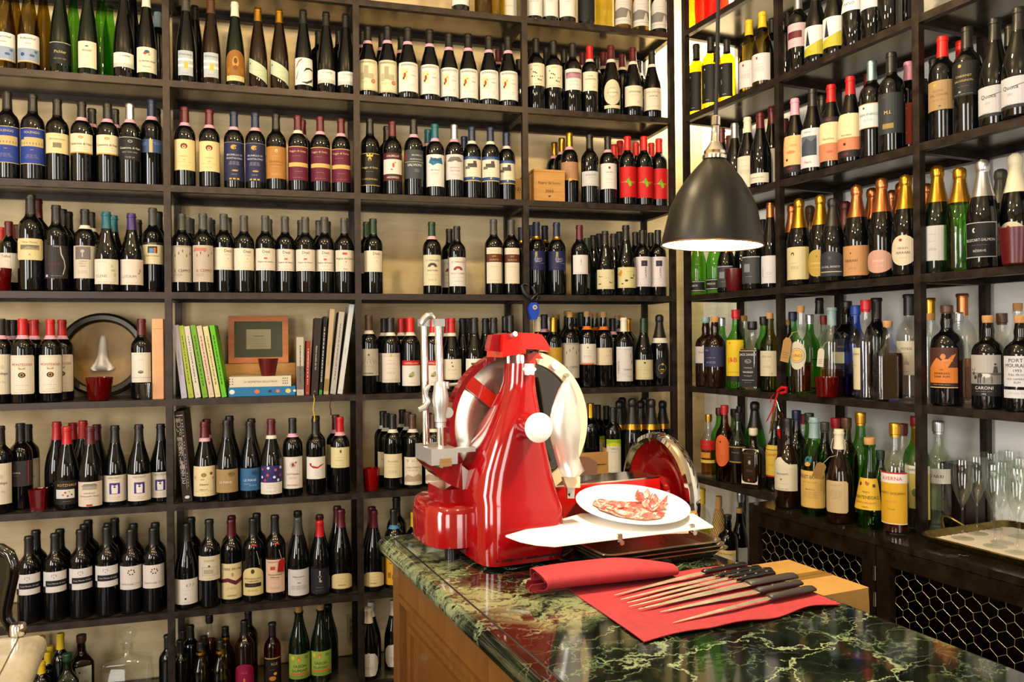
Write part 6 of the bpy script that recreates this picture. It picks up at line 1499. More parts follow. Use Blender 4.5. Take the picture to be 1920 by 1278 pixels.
def cloth():
    X = XR(0, 0, CT); e = framed('red_cloth', 'red cotton cloth half rolled up beneath the row of knives', 'cloth', X)
    C = [ab(1077, 1117, CT), ab(1208, 1206, CT), ab(1400, 1158, CT), ab(1582, 1135, CT), ab(1556, 1112, CT), ab(1408, 1054, CT), ab(1200, 1085, CT)]
    # a sheet spread between its four corners, edges slightly wavy
    p00, p10, p11, p01 = Vector(ab(1208, 1206, CT)), Vector(ab(1578, 1136, CT)), Vector(ab(1405, 1054, CT)), Vector(ab(1066, 1108, CT))
    p10.x = min(p10.x, 1.235); p11.x = min(p11.x, 1.232)
    N, Mm = 44, 30; V = []; rr = random.Random(5)
    for j in range(Mm + 1):
        for i in range(N + 1):
            u, v = i / N, j / Mm; p = p00.lerp(p10, u).lerp(p01.lerp(p11, u), v)
            ed = min(u, v, 1 - u, 1 - v); w = .0045 * sin(9 * u + 2 * v) * max(0, .12 - ed) * 8
            h = .0022 + .0022 * max(0, sin(5.2 * u + 6.5 * v + 1)) * (.3 + v) + .0016 * (1 + sin(11 * u + 5 * v)) * .5 + .003 * max(0, sin(7 * u - 3 * v)) * (1 if v < .4 else .3)
            if v < .05 and u > .25: h += .004 * (1 + sin(17 * u))
            V.append(Vector((p.x + w * .5, p.y + w, h)))
    F = [(j * (N + 1) + i, j * (N + 1) + i + 1, (j + 1) * (N + 1) + i + 1, (j + 1) * (N + 1) + i) for j in range(Mm) for i in range(N)]
    k = len(V); V2 = [v - Vector((0, 0, .0016)) for v in V]; m = MB()
    per = [i for i in range(N + 1)] + [j * (N + 1) + N for j in range(1, Mm + 1)] + [Mm * (N + 1) + i for i in range(N - 1, -1, -1)] + [j * (N + 1) for j in range(Mm - 1, 0, -1)]
    side = [(per[i], k + per[i], k + per[(i + 1) % len(per)], per[(i + 1) % len(per)]) for i in range(len(per))]
    m.add(V + V2, F + [tuple(x + k for x in f[::-1]) for f in F] + side, CLOTH); m.ob('spread_sheet', e, sharp=60)
    # the rolled end: a flattened spiral swept along the counter
    A, B = Vector(ab(1004, 1116, CT)), Vector(ab(1262, 1081, CT)); ax = (B - A); L = ax.length; ax = ax.normalized(); nx = Vector((-ax.y, ax.x))
    rings = []; NS = 22
    for s in range(NS + 1):
        t = s / NS; sc = (1.12 - .52 * max(0, (t - .55) / .45) ** 1.6) * (.93 + .07 * sin(3 * t)); c = A + ax * (L * t); ring = []
        turns = []
        for q in range(64):
            a = q / 63 * 2 * pi * 1.75 - .5 * pi; rad = (.046 - .0135 * q / 63 * 1.75) * sc
            turns.append((rad * cos(a) * 1.12, .0016 + .0265 * sc + rad * .555 * sin(a) * (1 if q < 36 else .86)))
        out = turns; inn = [(x * .955, .0016 + .0265 * sc + (z - .0016 - .0265 * sc) * .94) for x, z in turns[::-1]]
        wob = .006 * sin(5 * t + 1)
        for x, z in out + inn:
            P = c + nx * (x + wob) + ax * (.012 * sin(z * 60) if s == 0 else 0); ring.append(Vector((P.x, P.y, max(.0006 if t < .55 else .004, z))))
        rings.append(ring)
    m = MB(); m.rings(rings, CLOTH, True, True); m.ob('rolled_end', e, sharp=60)
    m = MB()
    for dx, dz, w in ((-.012, .020, .03), (.012, .022, .026)):                     # the tucked folds seen in the mouth of the roll
        P = []
        for q in range(13):
            t = q / 12; c = A + ax * (-.012 + .05 * t); P.append([Vector((c.x + nx.x * (dx + w * .5 * sin(2.4 * k_)), c.y + nx.y * (dx + w * .5 * sin(2.4 * k_)), .008 + dz * (.5 + .5 * cos(2.4 * k_ + .6)))) for k_ in [x / 8 for x in range(9)]] )
        P = [r + [v + Vector((0, 0, .002)) for v in r[::-1]] for r in P]; m.rings(P, CLOTH)
    m.ob('tucked_fold', e, sharp=60)
cloth()
def knives():
    BL = m_steel('knife_steel', 'a89a84', 'c0b29c', .3, .65); HB = mat('knife_handle_black', '0e0d0d', .32); HW = m_wood('knife_handle_worn', '1f1a17', '2c2521', 0, 14, .5, 0); RV = mat('rivet_metal', 'c8b890', .25, 1.)
    K_ = [  # handle end, handle start, blade tip, handle width, blade width, rivets, label
        ((1399, 1056), (1318, 1072), (1152, 1110), .017, .014, 3, 'riveted black carving knife farthest back on the red cloth'),
        ((1425, 1062), (1346, 1079), (1164, 1118), .0125, .011, 3, 'riveted black knife, second from the back of the row'),
        ((1447, 1066), (1370, 1081), (1176, 1124), .0125, .011, 3, 'riveted black knife with steel bolster, third from the back'),
        ((1452, 1072), (1386, 1086), (1180, 1131), .012, .009, 3, 'slim riveted knife half hidden by the thick smooth handle'),
        ((1492, 1077), (1402, 1093), (1196, 1136), .028, .020, 0, 'broad knife with a thick smooth worn black handle'),
        ((1502, 1090), (1420, 1107), (1238, 1141), .021, .016, 2, 'long knife with grey handle, second from the front'),
        ((1526, 1101), (1442, 1119), (1262, 1161), .023, .012, 0, 'narrow boning knife with curved handle, nearest the cloth edge')]
    for k, (h1, h0, tip, hw, bw, nr, lab) in enumerate(K_):
        zb = .014
        P1, P0, T_ = [Vector(ab(*p, CT + zb)).to_3d() for p in (h1, h0, tip)]
        d = (P1 - P0); Lh = d.length; rz = math.atan2(d.y, d.x)
        X = XR(0, 0, CT) @ Matrix.Translation((P0.x, P0.y, .0092)) @ Matrix.Rotation(rz, 4, 'Z')
        e = framed('kitchen_knife', lab, 'knife', X, 'kitchen knives laid out on the red cloth')
        t = (Matrix.Rotation(-rz, 3, 'Z') @ (T_ - P0)); Lb = -t.x; off = t.y
        m = MB(); n = 10; sec = []
        for i in range(n + 1):
            u = i / n; w = bw * (1 - u ** 2.6) * .5 + .0006; c = off * u; x = .004 - (Lb + .004) * u; th = .0016 * (1 - .7 * u)
            sec.append([Vector((x, c - w, 0)), Vector((x, c + w * .9, -th)), Vector((x, c + w, 0)), Vector((x, c + w * .9, th))])
        m.rings([[Vector((v.x, v.y, v.z + .0028 - .0046 * max(0, i / n - .2))) for v in s_] for i, s_ in enumerate(sec)], BL); m.ob('blade', e, sharp=30)
        m = MB(); sec = []
        sh = [(0, .84, .8), (.04, 1, 1), (.3, .88, .95), (.6, .94, 1), (.85, 1.08, 1), (.96, 1.02, .9), (1, .7, .6)]
        for u, w, h in sh:
            hh = (.0105 if hw < .03 else .0150) * h; ww = hw * .5 * w; sec.append([Vector((Lh * u, ww * cos(a), hh * .62 * sin(a) + .0045 + (hh - .0105) * .5)) for a in [2 * pi * q / 12 for q in range(12)]])
        m.rings(sec, HW if k in (4, 5, 6) else HB); m.ob('handle', e, sharp=50)
        if k in (1, 2, 3): m = MB(); m.box((-.012, -bw * .45, .0005), (.002, bw * .45, .009), STEEL); m.ob('bolster', e)
        for q in range(nr):
            m = MB(); x = Lh * (.18 + .3 * q) if nr == 3 else Lh * (.35 + .4 * q); m.cyl((x, 0, .009), (x, 0, .0118), .0032, RV, n=10); m.ob('rivet', e)
knives()
def carton():
    X = XR(0, 0, -EYE); e = framed('cardboard_box', 'closed brown cardboard box standing between counter and cabinet', 'box', X)
    a0, a1, b0, b1, z1 = 1.262, 1.548, 1.412, 1.69, -.602 + EYE
    m = MB(); slab(m, a0, b0, a1, b1, 0, z1, .008, .004, CARD); m.ob('carton', e, sharp=50)
    m = MB(); m.box((a0 + .002, (b0 + b1) / 2 - .022, z1), (a1 - .002, (b0 + b1) / 2 + .022, z1 + .0006), mat('parcel_tape', '7a5a24', .25)); m.ob('packing_tape', e)
    m = MB(); m.box((a0 + .004, (b0 + b1) / 2 - .0008, z1 + .0006), (a1 - .004, (b0 + b1) / 2 + .0008, z1 + .0009), mat('flap_gap', '3a2810', .8)); m.ob('flap_seam', e)
carton()
# ---------------------------------------------------------------- things on the left rack
def Lpos(px, py, d):
    p = hit(px, py, NL, DL + d); return p.dot(UL), p.z
def Lx(px, row, d, rz=0):
    z = ZL[row] + .0006; s, _ = Lpos(px, 640 - (z * FPX / 3.25), d); return XLm(s, d, z) @ Matrix.Rotation(rz, 4, 'Z')
def claim(unit, row, X, r):
    p = X.translation; PLACED.setdefault((unit, row), []).append((p.x, p.y, r))
def cup(unit, row, px, d, h, r0, r1, label, mt, cat='candle holder', name='candle_glass'):
    z = ZL[row]; s, D = (NL, DL) if unit == 'L' else (NR, DR)
    p = hit(px, 640 - z * FPX / 3.2, s, D + d)
    for _ in range(3): p = hit(px, project(Vector((p.x, p.y, z + h / 2)))[1], s, D + d)
    PLACED.setdefault((unit, row), []).append((p.x, p.y, r1))
    m = MB(); m.lathe([(r0 * .9, 0), (r0, .004), (r1, h), (r1 - .003, h), (r0 - .003, .010), (.004, .009)], mt, 28)
    e = empty(name, label, cat, (p.x, p.y, z + EYE + .0005)); m.ob('cup', e)
    w = MB(); w.lathe([(r0 * .62, .0092), (r0 * .64, h * .38), (.004, h * .40)], mat('candle_wax', 'c8b8a0', .6), 20); w.ob('candle', e)
cup('L', 'C', 1, .05, .085, .03, .037, 'red glass candle cup cut off by the photo edge', REDGLASS)
cup('L', 'D', 186, .055, .088, .037, .049, 'dark red glass candle cup below the plaster nose', REDGLASS)
cup('L', 'E', 681 + 15, .055, .09, .030, .036, 'bright red candle glass beside the rack post', mat('bright_red_glass', '8e060a', .15, 0, .35))
def square_cup():
    X = Lx(73, 'E', .055); e = framed('candle_glass', 'square red glass candle holder beside charcoal labelled bottle', 'candle holder', X); claim('L', 'E', X, .035)
    m = MB(); R = [[Vector((x, y, z)) for x, y in rrect(-s_, -s_, s_, s_, .006, 3)] for s_, z in ((.024, 0), (.03, .078), (.0275, .078), (.021, .008))]; m.rings(R, REDGLASS); m.ob('cup', e)
square_cup()
def clear_glass():
    X = Lx(274, 'D', .022); p = X.translation; e = empty('shot_glass', 'small clear tumbler in front of the maroon capped bottle', 'glass', p); claim('L', 'D', X, .03)
    m = MB(); m.lathe([(.022, 0), (.023, .003), (.029, .062), (.027, .062), (.0205, .014), (.004, .013)], THIN, 24); m.ob('tumbler', e)
clear_glass()
def nose():
    z = ZL['D']; s, zc_ = Lpos(194, 657, .27); R = .172
    X = XLm(s, .262, z) @ Matrix.Translation((0, 0, .171)) @ Matrix.Rotation(math.radians(-7), 4, 'X') @ Matrix.Rotation(pi / 2, 4, 'X')
    e = framed('round_wall_plaque', 'dark round framed plaque with olive ground behind the plaster nose', 'plaque', X)
    m = MB(); m.lathe([(.134, -.002), (.134, .012), (.142, .024), (.158, .027), (.169, .018), (.170, 0), (.165, -.006)], mat('dark_bronze_frame', '2a261e', .28, .5), 48); m.ob('round_frame', e)
    m = MB(); m.lathe([(.1345, 0), (.1345, .003)], (lambda g: (g.base(g.ramp(g.noise(g.mapv((1, 1, 1)), 9, 5).outputs['Fac'], (.3, '6a4a16'), (.7, '8c6a28'))), g.done(.5))[2 - 1])(G('olive_ground')), 48); m.ob('backing_disc', e)
    # the nose: bridge widening to tip and nostrils
    rows = []
    prof = [(.078, .008, .006), (.066, .012, .011), (.045, .0155, .017), (.015, .018, .022), (-.01, .022, .030), (-.03, .029, .037), (-.044, .040, .040), (-.054, .047, .035), (-.062, .045, .024), (-.066, .036, .012)]
    for y, w, h in prof:
        r = []
        for k in range(21):
            t = -1 + 2 * k / 20; a = abs(t); hh = h * (1 - a ** 2.2) ** .8 if y > -.02 else h * max(0, (1 - (a / .62) ** 2.4)) ** .7 * (1 if a < .62 else 0) + (.018 * max(0, 1 - ((a - .74) / .26) ** 2) if y < -.02 else 0)
            r.append(Vector((w * t, y, .0033 + max(0, hh))))
        rows.append(r + [Vector((w, y, .0031)), Vector((-w, y, .0031))])
    m = MB(); m.rings(rows, mat('plaster_nose', 'd8d4cc', .35)); n = m.ob('plaster_nose', e, label='pale plaster nose', sharp=70)
    PLACED.setdefault(('L', 'D'), []).append((X.translation.x, X.translation.y, .02))
nose()
def slatboard():
    X = Lx(298, 'D', .06); e = framed('salmon_box', 'narrow upright salmon coloured box against the post', 'box', X); z1 = Lpos(298, 598, .06)[1] - ZL['D']
    m = MB(); slab(m, -.021, -.02, .021, .16, 0, z1, .002, .001, mat('salmon_card', 'c89468', .6, vary=.06, bscale=20)); m.ob('box_body', e)
    m = MB(); m.box((-.0212, -.0204, z1 - .04), (.0212, -.02, z1 - .038), mat('darker_salmon_card', 'a87850', .6)); m.ob('lid_line', e)  # thin darker salmon line across the front, below the box top
slatboard()
def book(label, pb, pt, ytop, w_px, col, text, tcol, d=.05, dep=.2, row='D', lean=0, th=6, extra=None, yb=None):
    """spine edges: pb/pt pixel of the left edge at bottom and top"""
    z = ZL[row]; s0, _ = Lpos(pb, 745, d); st, zt = Lpos(pt, ytop, d); s1, _ = Lpos(pb + w_px, 745, d); ds = st - s0; H = zt - z
    ang = math.atan2(ds, H); w = max(.006, (s1 - s0) * cos(ang) * .86); L = H / cos(ang) - (w * abs(sin(ang)))
    piv = s0 if ang < 0 else s1
    X = XLm(piv, d, z + .0006) @ Matrix.Rotation(ang, 4, 'Y'); x0, x1 = (0, w) if ang < 0 else (-w, 0)
    e = framed('book', label, 'book', X, 'books on the shelf around the framed certificate')
    x0 += .0005; x1 -= .0005
    m = MB(); c = paper(col); m.box((x0, 0, 0), (x1, .0025, L), c); m.box((x0, .0025, 0), (x0 + .0018, dep, L), c); m.box((x1 - .0018, .0025, 0), (x1, dep, L), c); m.ob('cover', e)
    m = MB(); m.box((x0 + .0018, .0025, .003), (x1 - .0018, dep - .004, L - .003), paper('c8c0ac')); m.ob('pages', e)
    m = MB()
    if text is None:
        rb = random.Random(pb); zz = L * .86
        while zz > L * .2:
            q_ = rb.uniform(.004, .014); m.box(((x0 + x1) / 2 - .0016, -.0006, zz - q_), ((x0 + x1) / 2 + .0016, -.0001, zz), paper(tcol)); zz -= q_ + rb.uniform(.0015, .006)
    else: flat_text(m, text, ((x0 + x1) / 2, -.0004, L * .48), (0, 0, -1), (1, 0, 0), th / 1000, paper(tcol), L * .72)
    flat_text(m, 'O', ((x0 + x1) / 2, -.0004, L * .045), (1, 0, 0), (0, 0, 1), .006, paper(tcol))
    if extra: m.box((x0 + .0003, -.0006, L * extra[0]), (x1 - .0003, -.0001, L * extra[1]), paper(extra[2]))
    m.ob('spine_print', e, kind='stuff')
    return X, L
for k, (col, tx, tc, nm) in enumerate((('a8a4b4', 'LE RICETTE PER L ESTATE', '6a6478', 'lavender grey'), ('9aa83a', None, '4a5418', 'olive green'), ('c8c0b0', None, '5a5448', 'off-white'), ('6a9a28', None, '2a4010', 'leaf green'),
                                       ('c8b49c', None, '8a4a38', 'cream pink'), ('c8c088', None, '6a6030', 'pale yellow'), ('5fae1c', None, '1c4008', 'bright green'))):
    book(f'leaning slim {nm} cookery book in the row of seven', (340, 353.5, 366, 380, 392, 404, 416)[k], (323, 333.5, 344, 356, 367.5, 379.5, 392)[k], 609 + (k % 3), (13, 12, 13, 12, 12, 12, 11)[k], col, tx, tc, d=.03 + .004 * (k % 3))
for k, (nm, pb, pt, yt, w, col, tx, tc, th, ex) in enumerate((('short book with a photographic spine beside red book', 554, 553.5, 632, 16, 'b0a898', None, '3a3630', 5, (.1, .5, '6a625a')), ('short brick red book between photo and brown spines', 571, 573, 639, 9.5, '8a2a1e', None, 'd0b0a0', 4.5, None),
                                                            ('thick dark brown wine atlas leaning among the books', 581, 588, 596, 15, '2c1e1a', 'Atlante mondiale dei Vini', 'c8beb0', 7, None), ('thin black book with green mark behind brown atlas', 597, 606, 593, 7, '121012', None, 'b8b8b0', 4, (.0, .06, '3a8a28')),
                                                            ('tall tan book about bubbles with circle near foot', 605, 617, 579, 11, 'b09a78', 'STORIA DELLE BOLLICINE', '8a6a40', 6, (.04, .18, '8a7440')), ('tall light grey book, second from the row end', 617, 634, 584, 12.5, 'aaa49e', None, '6a6460', 5, None),
                                                            ('tallest white book leaning at the end of row', 631, 654, 570, 11, 'c8c8c6', 'catino', '8a8a88', 7, None))):
    book(nm, pb, pt, yt, w, col, tx, tc, d=.035 + .003 * (k % 2), th=th, extra=ex)
def flat_books():
    z = ZL['D'] + .0006
    for nm, xa, xb, ya, yb, col, tx, tc, zz in (('thick blue paperback lying under the white book', 428, 554, 725, 742, '1f6a9a', 'LA CUCINA DEI PICCOLI', 'd0d0c0', .0006), ('white book about pasta lying on the blue paperback', 430, 546, 706, 725, 'c8bfa8', 'LA GEOMETRIA DELLA PASTA', '3a3630', None)):
        d = .045; s0, _ = Lpos(xa, 735, d); s1, _ = Lpos(xb, 735, d); h = (yb - ya) / FPX * 3.24
        if zz is None: zz = flat_books.top
        X = XLm((s0 + s1) / 2, d, z + zz); e = framed('book', nm, 'book', X, 'books on the shelf around the framed certificate'); w = (s1 - s0) / 2
        m = MB(); c = paper(col); m.box((-w, 0, 0), (w, .0025, h), c); m.box((-w, .0025, 0), (w, .17, .002), c); m.box((-w, .0025, h - .002), (w, .17, h), c); m.ob('cover', e)
        m = MB(); m.box((-w + .003, .0025, .002), (w - .003, .167, h - .002), paper('c8c0ac')); m.ob('pages', e)
        m = MB(); flat_text(m, tx if col != '1f6a9a' else '', (0, -.0004, h / 2), (1, 0, 0), (0, 0, 1), .0075 if col != '1f6a9a' else .006, paper(tc), w * 1.1)
        if col == '1f6a9a':
            for q, (x, cc, r) in enumerate(((-.115, 'd0d0c8', .011), (-.02, 'c86a40', .010), (.03, '2a2a34', .007), (.06, 'c87048', .008), (.10, 'd0b870', .011), (.125, 'd8d4c8', .006))):
                m.add([(x + r * cos(2 * pi * j / 12), -.0007, h / 2 + r * .85 * sin(2 * pi * j / 12)) for j in range(12)], [tuple(range(12))], paper(cc))
        else:
            for x in (-.118, -.108, .085, .093, .101):
                for q in range(3): m.box((x, -.0005, .010 + q * .010), (x + .004, -.0001, .014 + q * .010), paper('3a3630'))
        m.ob('spine_print', e); flat_books.top = zz + h + .0004
    # dark red cup standing on the two books
    s, _ = Lpos(503, 690, .09); X = XLm(s, .09, z + flat_books.top); e = framed('candle_glass', 'dark red glass standing on the two lying books', 'candle holder', X)
    m = MB(); m.lathe([(.027, 0), (.028, .004), (.040, .070), (.037, .070), (.025, .009), (.004, .008)], REDFROST, 28); m.ob('cup', e)
    # crate end behind, and the framed certificate on it
    s0, _ = Lpos(418, 700, .235); s1, _ = Lpos(554, 700, .235); _, zt = Lpos(486, 681, .235); h = zt - z
    X = XLm((s0 + s1) / 2, .235, z); e = framed('wooden_crate_end', 'pale wooden crate board behind the flat books', 'crate', X); w = (s1 - s0) / 2
    m = MB(); m.box((-w, 0, 0), (w, .055, h), WOODB); m.ob('crate_board', e); m = MB(); flat_text(m, 'Dezi', (.0, -.0005, h * .32), (1, 0, 0), (0, 0, 1), .035, paper('2a2018')); m.ob('branding', e)
    a, _ = Lpos(428, 636, .255); b, zt2 = Lpos(540, 592, .255); _, zb = Lpos(484, 680, .255); w, hh = (b - a) / 2, zt2 - (z + h)
    X = XLm((a + b) / 2, .256, z + h + .0005) @ Matrix.Rotation(math.radians(-6), 4, 'X'); e = framed('picture_frame', 'orange wooden frame with small cream certificate on crate', 'picture', X)
    m = MB(); FW_ = m_wood('orange_frame_wood', 'a4521a', 'c07030', 0, 10, .35, .2); t = .024
    for lo, hi in (((-w, 0), (w, t)), ((-w, hh - t), (w, hh)), ((-w, t), (-w + t, hh - t)), ((w - t, t), (w, hh - t))): m.box((lo[0], -.012, lo[1]), (hi[0], .008, hi[1]), FW_)
    m.ob('frame_moulding', e)
    m = MB(); m.box((-w + t, .0, t), (w - t, .004, hh - t), paper('4f584a')); m.ob('mount', e)
    m = MB(); m.box((-.05, -.001, hh * .30), (.05, .0, hh * .72), paper('c8bf9c'))
    m.box((-.02, -.0013, hh * .565), (.02, -.001, hh * .585), paper('8a8468'))
    for q in range(4): m.box((-.03, -.0013, hh * (.36 + .05 * q)), (.03, -.001, hh * (.365 + .05 * q)), paper('9a947a'))
    m.ob('certificate', e)
    m = MB(); m.box((-w + t, -.004, t), (w - t, -.003, hh - t), PANE); m.ob('glazing', e)
flat_books()
def tassels():
    for nm, px, py0, py1, c in (('yellow ribbon bookmark hanging below the books', 588, 741, 790, 'c8b010'), ('brown ribbon bookmark hanging below the leaning books', 619, 741, 778, '4a1c10')):
        a = hit(px, py0, NL, DL - .004); b = hit(px + 1, py1, NL, DL - .006); z = Vector((0, 0, EYE)); c0 = Lw(a.dot(UL), .03, ZL['D'] + .002)
        m = MB(); pts = [c0, Lw(a.dot(UL), -.004, ZL['D'] + .003)] + [(a + (b - a) * t + z) + UL * .003 * sin(9 * t) for t in (.15, .35, .55, .75, 1)]
        m.tube(pts, [.0008, .002, .002, .0022, .002, .0026, .003], paper(c), 6); m.ob('bookmark_ribbon', None, nm, 'bookmark')
tassels()
def crates():
    z = ZL['B'] + .0006; d = .03
    s0, _ = Lpos(1001, 345, d); s1, _ = Lpos(1059, 345, d); _, zt = Lpos(1030, 318, d); h = zt - z; w = (s1 - s0) / 2
    X = XLm((s0 + s1) / 2, d, z); e = framed('wooden_wine_crate', 'small wooden wine crate with dated front in corner bay', 'crate', X)
    m = MB(); m.box((-w, 0, 0), (w, .010, h), WOODB); m.ob('crate_front', e)
    m = MB(); m.box((-w, .010, 0), (-w + .01, .2, h - .012), WOODB); m.box((w - .01, .010, 0), (w, .2, h - .012), WOODB); m.box((-w, .2, 0), (w, .21, h), WOODB); m.ob('crate_side', e)
    m = MB(); m.box((-w - .001, -.002, h - .010), (w + .001, .212, h), WOODB); m.ob('crate_lid', e)
    m = MB(); flat_text(m, 'Regina del bosco', (0, -.0005, h * .60), (1, 0, 0), (0, 0, 1), .011, paper('2a1c10'), w * 1.6); flat_text(m, '2003', (0, -.0005, h * .34), (1, 0, 0), (0, 0, 1), .014, paper('2a1c10')); m.add([(-.008, -.0005, h * .2), (0, -.0005, h * .14), (.008, -.0005, h * .2)], [(0, 1, 2)], paper('2a1c10')); m.ob('branding', e)
    for u in (.05, .12, .19): PLACED.setdefault(('L', 'B'), []).append(tuple((XLm((s0 + s1) / 2, d + u, z)).translation[:2]) + (w + .006,))
    s0, _ = Lpos(966, 350, .075); s1 = 1.017 - .03; _, zt = Lpos(984, 330, .06); h2 = zt - z
    X = XLm(s0, .075, z); e = framed('wooden_wine_crate', 'wooden wine crate half hidden behind the rack post', 'crate', X); w = (s1 - s0)
    m = MB(); m.box((0, 0, 0), (w + .045, .010, h2 * .92), WOODB); m.ob('crate_front', e); m = MB(); m.box((0, .01, 0), (.01, .2, h2 * .92), WOODB); m.box((.0, .2, 0), (w + .045, .21, h2 * .92), WOODB); m.ob('crate_side', e)
    m = MB(); flat_text(m, 'Dezi', (w * .62, -.0005, h2 * .55), (1, 0, 0), (0, 0, 1), .022, paper('2a1c10')); m.ob('branding', e)
    # crate with a bottle rest in the fifth row
    z = ZL['E'] + .0006; d = .05; s0, _ = Lpos(1080, 860, d); s1, _ = Lpos(1141, 860, d); _, zt = Lpos(1110, 848, d); h = zt - z; w = (s1 - s0) / 2
    X = XLm((s0 + s1) / 2, d, z); e = framed('wooden_wine_crate', 'open wooden crate behind the slicer deflector, under bottles', 'crate', X)
    m = MB(); m.box((-w, 0, 0), (w, .012, h * .46), WOODB); m.box((-w, 0, h * .5), (w, .012, h), WOODB); m.ob('crate_front', e)
    m = MB(); m.box((-w, .012, 0), (-w + .012, .04, h), WOODB); m.box((w - .012, .012, 0), (w, .04, h + .015), WOODB); m.ob('crate_side', e)
    for u in (-.04, 0, .04): PLACED.setdefault(('L', 'E'), []).append(tuple((XLm((s0 + s1) / 2 + u, d + .018, z)).translation[:2]) + (.024,))
crates()
def dark_book():
    z = ZL['E']; d = .03; s0, _ = Lpos(343, 942, d); s1, _ = Lpos(361, 942, d); w = s1 - s0; st, zt = Lpos(326, 772, d); ang = math.atan2(st - s0, zt - z); L = (zt - z) / cos(ang)
    X = XLm(s0, d, z + .0006) @ Matrix.Rotation(ang, 4, 'Y'); e = framed('book', 'tall dark brown book with vertical white characters leaning on the post', 'book', X)
    m = MB(); c = paper('2a1c18'); m.box((0, 0, 0), (w, .003, L), c); m.box((0, .003, 0), (.002, .22, L), c); m.box((w - .002, .003, 0), (w, .22, L), c); m.ob('cover', e)
    m = MB(); m.box((.002, .003, .003), (w - .002, .216, L - .003), paper('6a5a4a')); m.ob('pages', e)
    m = MB(); wh = paper('c8c0b8'); y = L * .90
    m.box((w * .15, -.0006, L * .95), (w * .85, -.0001, L * .957), wh)
    for ch in '新しい「物の見方」を得ること': flat_text(m, ch, (w * .30, -.0005, y), (1, 0, 0), (0, 0, 1), .0145, wh, .019); y -= L * .052
    y = L * .90
    for ch in 'Vedere con altri occhi': flat_text(m, ch, (w * .74, -.0005, y), (1, 0, 0), (0, 0, 1), .0075, wh, .012); y -= L * .0345
    m.box((w * .56, -.0006, L * .14), (w * .58, -.0001, L * .93), wh); m.add([(w * .5 + .009 * cos(2 * pi * j / 16), -.0006, L * .05 + .006 * sin(2 * pi * j / 16)) for j in range(16)], [tuple(range(16))], wh); m.ob('spine_print', e)
    for u in (.03, .1, .17): PLACED.setdefault(('L', 'E'), []).append(tuple(XLm(s0 + w / 2 - .012, d + u, z).translation[:2]) + (w / 2 + .004,))
dark_book()
def decanter():
    X = Lx(240, 'G', .12); e = framed('decanter', 'square clear glass decanter with a round stopper on the bottom shelf', 'decanter', X); z = ZL['G']; _, zt = Lpos(240, 1193, .12); h = zt - z; claim('L', 'G', X, .095)
    sb = h * .62; w = .088
    m = MB(); R = [[Vector((x, y, zz)) for x, y in rrect(-a, -b, a, b, min(a, b) * .22 if a > .03 else min(a, b) * .98, 4)] for a, b, zz in ((w * .9, .04, 0), (w, .045, .008), (w, .045, sb), (w * .93, .04, sb + .012), (.026, .024, sb + .028), (.021, .021, sb + .04), (.021, .021, sb + .062), (.027, .027, sb + .066), (.027, .027, sb + .072), (.018, .018, sb + .072), (.016, .016, sb + .03), (.03, .022, sb + .02), (w - .006, .039, sb - .004), (w - .006, .039, .016))]; m.rings(R, THIN); m.ob('decanter_body', e, sharp=50)
    m = MB(); m.lathe([(.016, sb + .05), (.0165, sb + .072), (.014, sb + .078), (.026, sb + .09), (.033, sb + .108), (.031, sb + .122), (.018, sb + .128)], THIN, 24); m.ob('stopper', e)
decanter()
def socket():
    s, z = Lpos(659, 1175, .344); X = XLm(s, .3445, z); e = framed('wall_socket', 'cream wall socket plate low on the back wall', 'socket', X)
    m = MB(); m.box((-.022, -.008, -.058), (.03, 0, .058), mat('cream_plastic', 'b8a884', .4)); m.ob('socket_plate', e)
    m = MB()
    for q in (-.03, .0, .03): m.box((-.008, -.0095, q - .010), (.014, -.008, q + .010), mat('socket_inset', '8a7c60', .4))
    m.ob('socket_inset', e)
socket()
def balancer():
    z = Vector((0, 0, EYE)); D = -.022
    e = empty('hanging_tool_balancer', 'blue hanging tool with black hook and cable on the rack rail', 'tool')
    f = lambda x, y, d=D: hit(x, y, NL, DL + d) + z
    m = MB(); pts = [f(x, y, d) for x, y, d in ((1001, 560, -.02), (990, 556, -.02), (982, 546, -.018), (979, 536, -.012), (983, 532, -.008), (990, 534, -.012))]
    m.tube(pts, [.009, .010, .010, .009, .007, .004], BLACKM, 10)
    m.tube([f(x, y, d) for x, y, d in ((996, 562, -.03), (1000, 556, -.034), (1006, 551, -.034), (1009, 556, -.032), (1005, 563, -.03))], .008, BLACK, 10)
    m.tube([f(x, y, d) for x, y, d in ((1004, 553, -.026), (1002, 544, -.022), (998, 537, -.018))], .007, BLACKM, 10); m.ob('hook', e)
    c = f(1000, 583); x0 = Matrix.Translation(c) @ Matrix.Rotation(AL, 4, 'Z')
    P = [(f(x, y) - c) for x, y in ((995, 567), (1005, 567), (1009, 574), (1010, 583), (1008, 592), (1005, 599), (995, 599), (992, 590), (990, 580), (991, 573))]
    poly = [((x0.to_3x3().inverted() @ p).x, p.z) for p in P]; m = MB(); m.prism(poly, -.012, .010, mat('blue_plastic', '0f3aa8', .25), x0 @ YAX); m.ob('tool_body', e)
    m = MB(); q = x0.to_3x3().inverted() @ (f(1001, 576) - c); m.cyl(x0 @ Vector((q.x, -.012, q.z)), x0 @ Vector((q.x, -.016, q.z)), .0105, ALU, n=18); m.cyl(x0 @ Vector((q.x, -.016, q.z)), x0 @ Vector((q.x, -.0175, q.z)), .004, BRASS, n=12); m.ob('centre_screw', e)
    a = f(1000, 599); b = f(1004, 720); m = MB(); m.cyl(a, b, .0042, STEEL, n=10); m.ob('cable', e)
balancer()
